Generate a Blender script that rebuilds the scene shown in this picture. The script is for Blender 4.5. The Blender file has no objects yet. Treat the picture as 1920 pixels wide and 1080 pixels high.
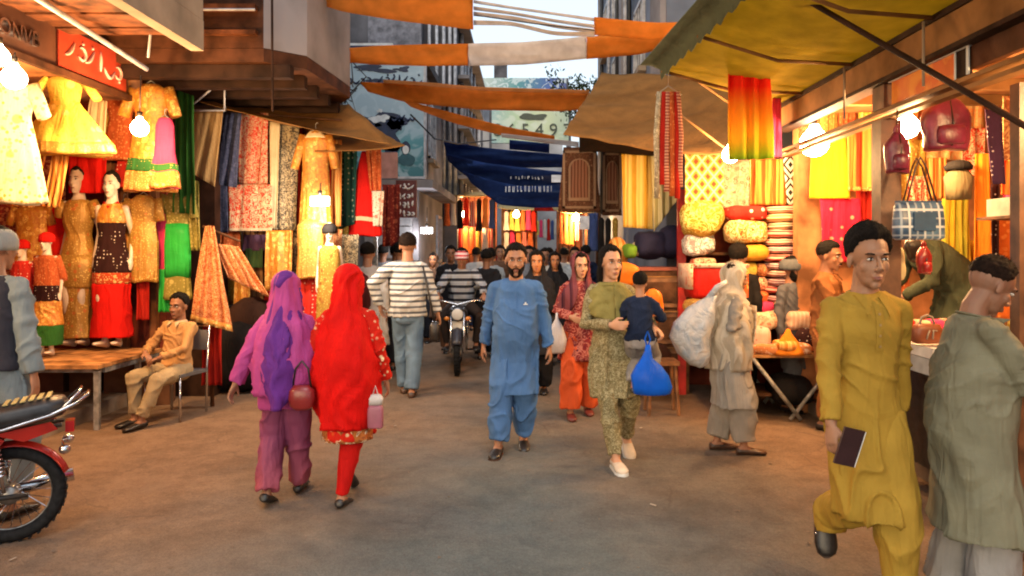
import bpy, bmesh, math, random
import numpy as np
from mathutils import Vector, Matrix

random.seed(7)
PI = math.pi
scene = bpy.context.scene
COL = scene.collection

# ------------------------------------------------------------------ camera
F, CX, CY, EYE = 1400.0, 990.0, 470.0, 1.65
cam_data = bpy.data.cameras.new('camera')
cam = bpy.data.objects.new('camera', cam_data)
COL.objects.link(cam)
cam.location = (0, 0, EYE)
cam.rotation_euler = (math.radians(90), 0, 0)
cam_data.lens = F / 1920 * 36
cam_data.sensor_width = 36
cam_data.shift_x = (960 - CX) / 1920
cam_data.shift_y = (CY - 540) / 1920
cam_data.clip_end = 600
scene.camera = cam

# ------------------------------------------------------------------ sky, sun, exposure
world = bpy.data.worlds.new("World")
scene.world = world
world.use_nodes = True
wt = world.node_tree
for n in list(wt.nodes):
    wt.nodes.remove(n)
sky = wt.nodes.new('ShaderNodeTexSky')
sky.sky_type = 'NISHITA'
sky.sun_disc = False
sky.sun_elevation = math.radians(14)
sky.sun_rotation = math.radians(200)
sky.dust_density = 4.0
sky.air_density = 1.0
bg1 = wt.nodes.new('ShaderNodeBackground')
bg1.inputs['Strength'].default_value = 0.09
bg2 = wt.nodes.new('ShaderNodeBackground')
bg2.inputs['Color'].default_value = (0.80, 0.90, 1.0, 1)
bg2.inputs['Strength'].default_value = 0.72
add = wt.nodes.new('ShaderNodeAddShader')
wo = wt.nodes.new('ShaderNodeOutputWorld')
wt.links.new(sky.outputs[0], bg1.inputs['Color'])
wt.links.new(bg1.outputs[0], add.inputs[0])
wt.links.new(bg2.outputs[0], add.inputs[1])
wt.links.new(add.outputs[0], wo.inputs[0])

sun_d = bpy.data.lights.new('sun', 'SUN')
sun_d.energy = 0.7
sun_d.angle = math.radians(22)
sun_d.color = (1.0, 0.97, 0.93)
sun = bpy.data.objects.new('sun', sun_d)
COL.objects.link(sun)
sun.rotation_euler = (math.radians(28), math.radians(6), 0)

scene.view_settings.view_transform = 'Standard'
scene.view_settings.look = 'None'
scene.view_settings.exposure = 0.32
scene.view_settings.gamma = 1.0
scene.view_settings.use_curve_mapping = False
scene.cycles.max_bounces = 6
scene.cycles.diffuse_bounces = 3
scene.cycles.glossy_bounces = 2
scene.cycles.transmission_bounces = 3
scene.cycles.transparent_max_bounces = 6
scene.cycles.sample_clamp_indirect = 4
scene.cycles.filter_width = 2.0
try:
    scene.cycles.use_denoising = True
    scene.cycles.denoiser = 'OPENIMAGEDENOISE'
except Exception:
    pass


def W(px, py, d):
    """a point of the place from where the photograph shows it and how far off it stands"""
    return np.array([(px - CX) / F * d, d, EYE - (py - CY) / F * d])


# ------------------------------------------------------------------ noise
def _hash(ix, iy, iz, s):
    n = (ix * 374761393 + iy * 668265263 + iz * 2147483647 + s * 1274126177) & 0xffffffff
    n = ((n ^ (n >> 13)) * 1274126177) & 0xffffffff
    n = (n ^ (n >> 16)) & 0xffffffff
    return n / 4294967295.0 * 2 - 1


def vnoise(p, s=0):
    p = np.asarray(p, float)
    i = np.floor(p).astype(np.int64)
    f = p - i
    f = f * f * (3 - 2 * f)
    r = 0
    for dx in (0, 1):
        wx = f[:, 0] if dx else 1 - f[:, 0]
        for dy in (0, 1):
            wy = f[:, 1] if dy else 1 - f[:, 1]
            for dz in (0, 1):
                wz = f[:, 2] if dz else 1 - f[:, 2]
                r = r + wx * wy * wz * _hash(i[:, 0] + dx, i[:, 1] + dy, i[:, 2] + dz, s)
    return r


def fbm(p, s=0, o=2):
    r, a = 0, 1.0
    for k in range(o):
        r = r + a * vnoise(np.asarray(p) * (2 ** k), s + k)
        a *= .5
    return r


# ------------------------------------------------------------------ mesh builder
class MB:
    def __init__(s):
        s.v, s.f, s.n = [], [], 0

    def add(s, V, Fc):
        V = np.asarray(V, float).reshape(-1, 3)
        s.v.append(V)
        k = s.n
        s.f += [tuple(int(i) + k for i in f) for f in Fc]
        s.n += len(V)
        return s

    def box(s, c, d, rz=0.0, rx=0.0, ry=0.0):
        x, y, z = d[0] / 2, d[1] / 2, d[2] / 2
        V = [(a, b, e) for a in (-x, x) for b in (-y, y) for e in (-z, z)]
        R = Matrix.Rotation(rz, 3, 'Z') @ Matrix.Rotation(ry, 3, 'Y') @ Matrix.Rotation(rx, 3, 'X')
        V = [tuple(R @ Vector(q) + Vector(c)) for q in V]
        return s.add(V, [(0, 1, 3, 2), (4, 6, 7, 5), (0, 4, 5, 1), (2, 3, 7, 6), (0, 2, 6, 4), (1, 5, 7, 3)])

    def boxb(s, a, b):
        a, b = np.minimum(a, b), np.maximum(a, b)
        return s.box((a + b) / 2, b - a)

    def loft(s, rings, caps=True, closed=True):
        n = len(rings[0])
        V = np.concatenate([np.asarray(r, float) for r in rings])
        Fc = []
        m = n if closed else n - 1
        for i in range(len(rings) - 1):
            for j in range(m):
                a, b = i * n + j, i * n + (j + 1) % n
                Fc.append((a, b, b + n, a + n))
        if caps:
            k = len(V)
            V = np.concatenate([V, [np.mean(rings[0], 0)], [np.mean(rings[-1], 0)]])
            e = (len(rings) - 1) * n
            for j in range(n):
                Fc.append(((j + 1) % n, j, k))
                Fc.append((e + j, e + (j + 1) % n, k + 1))
        return s.add(V, Fc)

    def tube(s, pts, rad, n=10, caps=True, flat=None, up=None):
        pts = [np.asarray(p, float) for p in pts]
        if not hasattr(rad, '__len__'):
            rad = [rad] * len(pts)
        rings = []
        u = None
        for i, p in enumerate(pts):
            t = pts[min(i + 1, len(pts) - 1)] - pts[max(i - 1, 0)]
            t = t / (np.linalg.norm(t) + 1e-9)
            if u is None:
                ref = np.array(up if up is not None else ((0, 0, 1) if abs(t[2]) < .8 else (0, 1, 0)), float)
                u = np.cross(t, ref)
            else:
                u = u - t * np.dot(u, t)
            u = u / (np.linalg.norm(u) + 1e-9)
            w = np.cross(t, u)
            r = rad[i]
            ru, rw = (r if hasattr(r, '__len__') else (r, r))
            A = np.arange(n) * 2 * PI / n
            rings.append(p + np.outer(np.cos(A) * ru, u) + np.outer(np.sin(A) * rw, w))
        return s.loft(rings, caps)

    def capsule(s, a, b, r0, r1, n=10):
        a, b = np.asarray(a, float), np.asarray(b, float)
        t = b - a
        L = np.linalg.norm(t) + 1e-9
        t = t / L
        pts, rad = [], []
        for k in (90, 60, 30, 0):
            q = math.radians(k)
            pts.append(a - t * r0 * math.sin(q)); rad.append(max(r0 * math.cos(q), r0 * .05))
        for k in (0, 30, 60, 90):
            q = math.radians(k)
            pts.append(b + t * r1 * math.sin(q)); rad.append(max(r1 * math.cos(q), r1 * .05))
        return s.tube(pts, rad, n)

    def ball(s, c, r, n=12, m=8, R=None):
        r = np.array(r if hasattr(r, '__len__') else (r, r, r), float)
        rings = []
        for i in range(m + 1):
            q = -PI / 2 + PI * i / m
            cq = max(math.cos(q), .02)
            A = np.arange(n) * 2 * PI / n
            P = np.stack([np.cos(A) * cq * r[0], np.sin(A) * cq * r[1], np.full(n, math.sin(q) * r[2])], 1)
            if R is not None:
                P = P @ np.array(R).T
            rings.append(P + np.asarray(c))
        return s.loft(rings)

    def sheet(s, P, th=.004, dirn=None):
        """P: (rows, cols, 3) grid of points; closed sheet th thick"""
        P = np.asarray(P, float)
        R_, C_ = P.shape[:2]
        du = np.gradient(P, axis=1); dv = np.gradient(P, axis=0)
        nrm = np.cross(du, dv)
        nrm /= (np.linalg.norm(nrm, axis=2, keepdims=True) + 1e-9)
        A, B = (P + nrm * th / 2).reshape(-1, 3), (P - nrm * th / 2).reshape(-1, 3)
        k = len(A)
        Fc = []
        for i in range(R_ - 1):
            for j in range(C_ - 1):
                a = i * C_ + j
                Fc.append((a, a + 1, a + C_ + 1, a + C_))
                Fc.append((k + a, k + a + C_, k + a + C_ + 1, k + a + 1))
        for j in range(C_ - 1):
            a = j; b = (R_ - 1) * C_ + j
            Fc.append((a, k + a, k + a + 1, a + 1)); Fc.append((b, b + 1, k + b + 1, k + b))
        for i in range(R_ - 1):
            a = i * C_; b = a + C_ - 1
            Fc.append((a, a + C_, k + a + C_, k + a)); Fc.append((b, k + b, k + b + C_, b + C_))
        return s.add(np.concatenate([A, B]), Fc)

    def prism(s, outline, z0, z1, M=None):
        n = len(outline)
        V = [(x, y, z0) for x, y in outline] + [(x, y, z1) for x, y in outline]
        Fc = [tuple(range(n))[::-1], tuple(range(n, 2 * n))]
        Fc += [(i, (i + 1) % n, n + (i + 1) % n, n + i) for i in range(n)]
        if M is not None:
            V = [tuple(M @ Vector(q)) for q in V]
        return s.add(V, Fc)

    def verts(s):
        return np.concatenate(s.v)

    def mesh(s, name='m'):
        me = bpy.data.meshes.new(name)
        me.from_pydata(s.verts().tolist(), [], s.f)
        me.validate()
        bm_ = bmesh.new(); bm_.from_mesh(me)
        bmesh.ops.recalc_face_normals(bm_, faces=bm_.faces)
        bm_.to_mesh(me); bm_.free()
        return me

    def obj(s, name, mat=None, parent=None, smooth=False, loc=None):
        me = s.mesh(name)
        return put(name, me, mat, parent, smooth, loc)


def put(name, me, mat=None, parent=None, smooth=True, loc=None):
    if smooth:
        me.polygons.foreach_set('use_smooth', np.ones(len(me.polygons), bool))
    o = bpy.data.objects.new(name, me)
    COL.objects.link(o)
    if mat is not None:
        me.materials.clear()
        me.materials.append(mat)
    if parent is not None:
        o.parent = parent
    if loc is not None:
        o.location = loc
    return o


def tag(o, label, cat, group=None):
    o['label'] = label; o['category'] = cat
    if group:
        o['group'] = group
    return o


def thing(name, label, cat, loc=(0, 0, 0), rz=0, group=None):
    o = bpy.data.objects.new(name, None)
    o.empty_display_size = .1
    COL.objects.link(o)
    o.location = loc; o.rotation_euler = (0, 0, rz)
    return tag(o, label, cat, group)


def struct(o, kind='structure'):
    o['kind'] = kind
    return o


def dup(o, loc=None, rz=None, label=None, mats=None, parent=None):
    c = o.copy(); COL.objects.link(c)
    if parent is not None:
        c.parent = parent
    if loc is not None:
        c.location = loc
    if rz is not None:
        c.rotation_euler = (0, 0, rz)
    if label:
        c['label'] = label
    for ch in list(o.children):
        dup(ch, parent=c)
    return c


def evaluated(me, mods):
    o = bpy.data.objects.new('work', me)
    COL.objects.link(o)
    for t, kw in mods:
        m = o.modifiers.new('m', t)
        for k, v in kw.items():
            setattr(m, k, v)
    dg = bpy.context.evaluated_depsgraph_get()
    me2 = bpy.data.meshes.new_from_object(o.evaluated_get(dg))
    bpy.data.objects.remove(o)
    bpy.data.meshes.remove(me)
    return me2


def skin_of(mb, voxel, smooth=4, ratio=None, fold=None):
    """one continuous surface round everything in mb; fold(points)->distance along the normal"""
    mods = [('REMESH', dict(mode='VOXEL', voxel_size=voxel))]
    if smooth:
        mods.append(('SMOOTH', dict(iterations=smooth, factor=.5)))
    me = evaluated(mb.mesh(), mods)
    if fold is not None:
        n = len(me.vertices)
        P = np.empty(n * 3); me.vertices.foreach_get('co', P); P = P.reshape(-1, 3)
        N = np.empty(n * 3); me.vertex_normals.foreach_get('vector', N); N = N.reshape(-1, 3)
        P = P + N * fold(P)[:, None]
        me.vertices.foreach_set('co', P.ravel()); me.update()
    if ratio:
        me = evaluated(me, [('DECIMATE', dict(ratio=ratio))])
    return me


def folds(amp=.008, sx=11, sy=11, sz=3.0, seed=0, diag=0.0, warp=.12):
    def f(P):
        Q = P.copy()
        Q[:, 0] += diag * P[:, 2]
        Q = Q + warp * vnoise(P * 4, seed + 9)[:, None]
        n = vnoise(Q * (sx, sy, sz), seed)
        n2 = vnoise(Q * (sx * 2.3, sy * 2.3, sz * 2.0), seed + 3)
        r = np.clip(1 - 2.6 * np.abs(n), 0, 1) ** 1.6
        return amp * (r * 1.25 - .35 + .3 * n2)
    return f
# ------------------------------------------------------------------ materials
MATS = {}


class NT:
    """small helper for building node trees"""
    def __init__(s, name):
        s.m = bpy.data.materials.new(name)
        s.m.use_nodes = True
        s.t = s.m.node_tree
        s.b = s.t.nodes['Principled BSDF']
        s.co = s.t.nodes.new('ShaderNodeTexCoord').outputs['Object']

    def n(s, typ, **kw):
        x = s.t.nodes.new(typ)
        for k, v in kw.items():
            setattr(x, k, v)
        return x

    def set(s, sock, v):
        if hasattr(v, 'links') or isinstance(v, bpy.types.NodeSocket):
            s.t.links.new(v, sock)
        else:
            sock.default_value = v

    def math(s, op, a, b=None, c=None, clamp=False):
        x = s.n('ShaderNodeMath', operation=op, use_clamp=clamp)
        s.set(x.inputs[0], a)
        if b is not None:
            s.set(x.inputs[1], b)
        if c is not None:
            s.set(x.inputs[2], c)
        return x.outputs[0]

    def scaled(s, v):
        x = s.n('ShaderNodeVectorMath', operation='MULTIPLY')
        s.t.links.new(s.co, x.inputs[0])
        x.inputs[1].default_value = v
        return x.outputs[0]

    def noise(s, scale=5, detail=2, vec=None, rough=.5, out='Fac', dist=0.0):
        x = s.n('ShaderNodeTexNoise')
        x.inputs['Scale'].default_value = scale
        x.inputs['Detail'].default_value = detail
        x.inputs['Roughness'].default_value = rough
        x.inputs['Distortion'].default_value = dist
        s.t.links.new(vec or s.co, x.inputs['Vector'])
        return x.outputs[out]

    def warped(s, amt=.05, scale=9):
        a = s.n('ShaderNodeVectorMath', operation='MULTIPLY_ADD')
        s.t.links.new(s.noise(scale, 2, out='Color'), a.inputs[0])
        a.inputs[1].default_value = (amt,) * 3
        s.t.links.new(s.co, a.inputs[2])
        return a.outputs[0]

    def voro(s, scale=5, vec=None, feature='F1', out='Distance', rnd=1.0):
        x = s.n('ShaderNodeTexVoronoi', feature=feature)
        x.inputs['Scale'].default_value = scale
        x.inputs['Randomness'].default_value = rnd
        s.t.links.new(vec or s.co, x.inputs['Vector'])
        return x.outputs[out]

    def xyz(s, vec=None):
        x = s.n('ShaderNodeSeparateXYZ')
        s.t.links.new(vec or s.co, x.inputs[0])
        return x.outputs

    def ramp(s, fac, stops, interp='LINEAR'):
        x = s.n('ShaderNodeValToRGB')
        x.color_ramp.interpolation = interp
        el = x.color_ramp.elements
        while len(el) < len(stops):
            el.new(.5)
        for e, (p, c) in zip(el, stops):
            e.position = p
            e.color = (*c, 1) if hasattr(c, '__len__') else (c, c, c, 1)
        s.t.links.new(fac, x.inputs[0])
        return x.outputs[0]

    def mix(s, fac, a, b, blend='MIX'):
        x = s.n('ShaderNodeMix', data_type='RGBA', blend_type=blend)
        s.set(x.inputs[0], fac)
        for sock, v in ((x.inputs[6], a), (x.inputs[7], b)):
            if isinstance(v, bpy.types.NodeSocket):
                s.t.links.new(v, sock)
            else:
                sock.default_value = (*v, 1)
        return x.outputs[2]

    def out(s, col, rough=.8, bump=None, bs=.3, bd=.01, metal=0, spec=None, sheen=0):
        if isinstance(col, bpy.types.NodeSocket):
            s.t.links.new(col, s.b.inputs['Base Color'])
        else:
            s.b.inputs['Base Color'].default_value = (*col, 1)
        s.set(s.b.inputs['Roughness'], rough)
        s.b.inputs['Metallic'].default_value = metal
        if spec is not None:
            s.b.inputs['Specular IOR Level'].default_value = spec
        if sheen:
            s.b.inputs['Sheen Weight'].default_value = sheen
        if bump is not None:
            x = s.n('ShaderNodeBump')
            x.inputs['Strength'].default_value = bs
            x.inputs['Distance'].default_value = bd
            s.t.links.new(bump, x.inputs['Height'])
            s.t.links.new(x.outputs[0], s.b.inputs['Normal'])
        return s.m


def mat(name, col, rough=.7, metal=0, var=.12, scale=8, bump=.15, spec=None):
    """painted, wooden, metal or plain surface with a little wear"""
    if name in MATS:
        return MATS[name]
    t = NT(name)
    if spec is None and rough > .5 and not metal:
        spec = .12
    f = t.noise(scale, 4)
    c2 = tuple(max(0, c * (1 - 2.2 * var)) for c in col)
    c3 = tuple(min(1, c * (1 + var)) for c in col)
    c = t.ramp(f, [(.3, c2), (.65, c3)])
    b = t.noise(scale * 9, 3)
    MATS[name] = t.out(c, rough, b, bump, .01, metal, spec)
    return MATS[name]


def wrinkle(t, seed=0):
    a = t.noise(8, 2, vec=t.scaled((1.7, 1.7, .32)), dist=.7)
    a = t.math('SUBTRACT', 1.0, t.math('ABSOLUTE', t.math('SUBTRACT', t.math('MULTIPLY', a, 4.0), 2.0)))
    c = t.noise(7, 2, vec=t.scaled((.8, .8, 1.7)), dist=1.5)
    c = t.math('SUBTRACT', 1.0, t.math('ABSOLUTE', t.math('SUBTRACT', t.math('MULTIPLY', c, 4.0), 2.0)))
    b = t.noise(260, 1)
    return t.math('ADD', t.math('ADD', t.math('MULTIPLY', a, .40), t.math('MULTIPLY', c, .10)), t.math('MULTIPLY', b, .05))


def fab(name, c1, c2=None, pat='plain', s=1.0, c3=None, rough=.85, bs=.55, stops=None, thin=0.0, gold=0):
    """woven cloth with a woven, printed or embroidered pattern"""
    key = name
    if key in MATS:
        return MATS[key]
    t = NT(name)
    c2 = c2 or tuple(min(1, c * 1.5 + .03) for c in c1)
    c3 = c3 or c2
    X = t.xyz()
    x, y, z = X
    base = t.mix(t.ramp(t.noise(6, 3), [(.35, 0), (.7, 1)]), tuple(c * .78 for c in c1), c1)
    h = None
    if pat == 'plain':
        col = base
    elif pat == 'paisley':
        n = t.noise(9 * s, 2, dist=2.2)
        f = t.ramp(n, [(.43, 0), (.46, 1), (.52, 1), (.55, 0)])
        v = t.ramp(t.voro(11 * s), [(.18, 1), (.24, 0), (.38, 0), (.42, .8), (.47, 0)])
        col = t.mix(f, base, c2); col = t.mix(v, col, c3); h = f
    elif pat == 'flower':
        v = t.voro(11 * s, rnd=.8, vec=t.warped(.09, 14))
        f = t.ramp(v, [(.12, 1), (.18, 0), (.24, 0), (.28, .8), (.32, .8), (.38, 0)])
        n = t.ramp(t.noise(30 * s, 2), [(.5, 0), (.56, 1)])
        col = t.mix(t.math('MULTIPLY', n, .6), base, c3); col = t.mix(f, col, c2); h = f
    elif pat == 'embroid':
        v = t.voro(26 * s, rnd=.9)
        f = t.ramp(v, [(.25, 1), (.36, 0)])
        g = t.ramp(t.noise(5 * s, 2), [(.42, 0), (.6, 1)])
        col = t.mix(t.math('MULTIPLY', f, t.math('ADD', .35, t.math('MULTIPLY', g, .65))), base, c2)
        w = t.ramp(t.voro(7 * s), [(.2, 1), (.25, 0)])
        col = t.mix(t.math('MULTIPLY', w, .7), col, c3); h = f
    elif pat == 'lattice':
        a = t.math('ABSOLUTE', t.math('SINE', t.math('MULTIPLY', t.math('ADD', x, t.math('MULTIPLY', z, .8)), 26 * s)))
        b = t.math('ABSOLUTE', t.math('SINE', t.math('MULTIPLY', t.math('SUBTRACT', x, t.math('MULTIPLY', z, .8)), 26 * s)))
        m = t.math('MINIMUM', a, b)
        f = t.ramp(m, [(.22, 1), (.3, 0)])
        g = t.ramp(m, [(.78, 0), (.84, 1)])
        col = t.mix(f, base, c2); col = t.mix(g, col, c3); h = f
    elif pat == 'diamond':
        def tri(q, k):
            return t.math('ABSOLUTE', t.math('SUBTRACT', t.math('FRACT', t.math('MULTIPLY', q, k)), .5))
        m = t.math('ADD', tri(x, 3.2 * s), tri(z, 2.4 * s))
        f = t.ramp(t.math('FRACT', t.math('MULTIPLY', m, 4.0)), [(.0, 0), (.42, 0), (.5, 1), (.95, 1)])
        col = t.mix(f, base, c2); h = f
    elif pat in ('hstripe', 'vstripe'):
        q = z if pat == 'hstripe' else x
        q = t.math('ADD', q, t.math('MULTIPLY', t.noise(3, 1), .02))
        fr = t.math('FRACT', t.math('MULTIPLY', q, 12 * s))
        f = t.ramp(fr, [(.0, 0), (.05, 1), (.58, 1), (.64, 0)])
        col = t.mix(f, base, c2)
        fr2 = t.ramp(t.math('FRACT', t.math('MULTIPLY', q, 36 * s)), [(.4, 0), (.5, 1)])
        col = t.mix(t.math('MULTIPLY', fr2, .35 if pat == 'vstripe' else .12), col, c3)
    elif pat == 'dots':
        v = t.voro(14 * s, rnd=.35)
        f = t.ramp(v, [(.17, 1), (.22, 0)])
        col = t.mix(f, base, c2); h = f
    elif pat == 'bands':
        st = stops or [(0, c1), (.5, c2), (1, c3)]
        q = t.math('ADD', z, t.math('MULTIPLY', t.noise(5, 2), .10))
        col = t.ramp(t.math('ADD', t.math('MULTIPLY', q, s), .45, clamp=True), st)
    elif pat == 'steps':
        col = t.ramp(t.math('ADD', t.math('MULTIPLY', z, s), .5, clamp=True), stops, 'CONSTANT')
        e = t.ramp(t.voro(34), [(.2, 1), (.3, 0)])
        col = t.mix(t.math('MULTIPLY', e, .5), col, c2)
    elif pat == 'kilim':
        q = t.math('FRACT', t.math('MULTIPLY', z, 9 * s))
        zig = t.math('ABSOLUTE', t.math('SUBTRACT', t.math('FRACT', t.math('MULTIPLY', x, 7 * s)), .5))
        f = t.ramp(t.math('FRACT', t.math('ADD', q, zig)), [(0, 0), (.3, 0), (.34, 1), (.6, 1), (.64, 0)], 'LINEAR')
        g = t.ramp(t.math('FRACT', t.math('MULTIPLY', z, 4.3 * s)), [(.6, 0), (.65, 1), (.9, 1), (.95, 0)])
        col = t.mix(g, base, c3); col = t.mix(f, col, c2); h = f
    w = wrinkle(t)
    if h is not None:
        w = t.math('ADD', w, t.math('MULTIPLY', h, .12))
    m = t.out(col, rough, w, bs, .022, 0, .10, 0)
    if gold:
        t.b.inputs['Metallic'].default_value = gold
        t.b.inputs['Roughness'].default_value = .45
        t.b.inputs['Specular IOR Level'].default_value = .5
    if thin:
        # thin cloth lets some light through
        tr = t.n('ShaderNodeBsdfTranslucent')
        if isinstance(col, bpy.types.NodeSocket):
            t.t.links.new(col, tr.inputs['Color'])
        mx = t.n('ShaderNodeMixShader')
        mx.inputs[0].default_value = thin
        t.t.links.new(t.b.outputs[0], mx.inputs[1])
        t.t.links.new(tr.outputs[0], mx.inputs[2])
        t.t.links.new(mx.outputs[0], t.t.nodes['Material Output'].inputs[0])
    MATS[key] = m
    return m


def skin(name, col):
    if name in MATS:
        return MATS[name]
    t = NT(name)
    c = t.mix(t.noise(14, 3), tuple(q * .82 for q in col), (min(1, col[0] * 1.18), col[1] * 1.05, col[2]))
    m = t.out(c, .5, t.noise(120, 2), .12, .002, 0, .35)
    t.b.inputs['Subsurface Weight'].default_value = .08
    t.b.inputs['Subsurface Radius'].default_value = (.02, .008, .004)
    MATS[name] = m
    return m


def glow(name, col, e):
    if name in MATS:
        return MATS[name]
    t = NT(name)
    t.b.inputs['Base Color'].default_value = (.9, .9, .9, 1)
    t.b.inputs['Emission Color'].default_value = (*col, 1)
    t.b.inputs['Emission Strength'].default_value = e
    MATS[name] = t.m
    return t.m


HAIR = mat('hair_black', (.008, .006, .005), .8, var=.3, scale=60, bump=.6, spec=.15)
HAIRB = mat('hair_brown', (.016, .008, .005), .8, var=.3, scale=60, bump=.6, spec=.15)
SK1 = skin('skin_tan', (.36, .19, .115))
SK2 = skin('skin_brown', (.26, .125, .07))
SK3 = skin('skin_fair', (.48, .28, .18))
WHT = mat('eye_white', (.62, .58, .54), .3, var=.02)
IRIS = mat('iris_dark', (.012, .008, .006), .2, var=.1)
LIP = mat('lip', (.28, .10, .075), .45, var=.1)
LEATHER = mat('leather_black', (.018, .015, .014), .35, var=.3, scale=20)
LEATHERB = mat('leather_brown', (.06, .028, .016), .4, var=.3, scale=20)
CHROME = mat('chrome', (.6, .6, .62), .18, 1, var=.08, scale=4, bump=.02)
STEEL = mat('painted_steel_grey', (.30, .29, .27), .5, .3, var=.25, scale=14)
WOODP = mat('plank_wood', (.42, .20, .075), .55, var=.3, scale=7, bump=.3)
WOODD = mat('dark_wood', (.085, .038, .018), .6, var=.35, scale=7, bump=.3)
# ------------------------------------------------------------------ people
def A(*v):
    return np.array(v, float)


def unit(v):
    v = np.asarray(v, float)
    return v / (np.linalg.norm(v) + 1e-9)


def ik(a, b, l1, l2, pole):
    a, b = np.asarray(a, float), np.asarray(b, float)
    d = np.linalg.norm(b - a)
    if d > (l1 + l2) * .999:
        b = a + (b - a) / d * (l1 + l2) * .999
        d = (l1 + l2) * .999
    t = (b - a) / d
    k = (l1 * l1 - l2 * l2 + d * d) / (2 * d)
    h = math.sqrt(max(l1 * l1 - k * k, 0))
    p = np.asarray(pole, float)
    p = unit(p - t * np.dot(p, t))
    return a + t * k + p * h, b


def ring(c, rx, ry, n=28, M=None, pw=2.3, rz=0):
    a = np.arange(n) * 2 * PI / n
    ca, sa = np.cos(a), np.sin(a)
    x = np.sign(ca) * np.abs(ca) ** (2 / pw) * rx
    y = np.sign(sa) * np.abs(sa) ** (2 / pw) * ry
    if rz:
        x, y = x * math.cos(rz) - y * math.sin(rz), x * math.sin(rz) + y * math.cos(rz)
    P = np.stack([x + c[0], y + c[1], np.full(n, c[2])], 1)
    if M is not None:
        P = P @ np.array(M.to_3x3()).T + np.array(M.translation)
    return P


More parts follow.
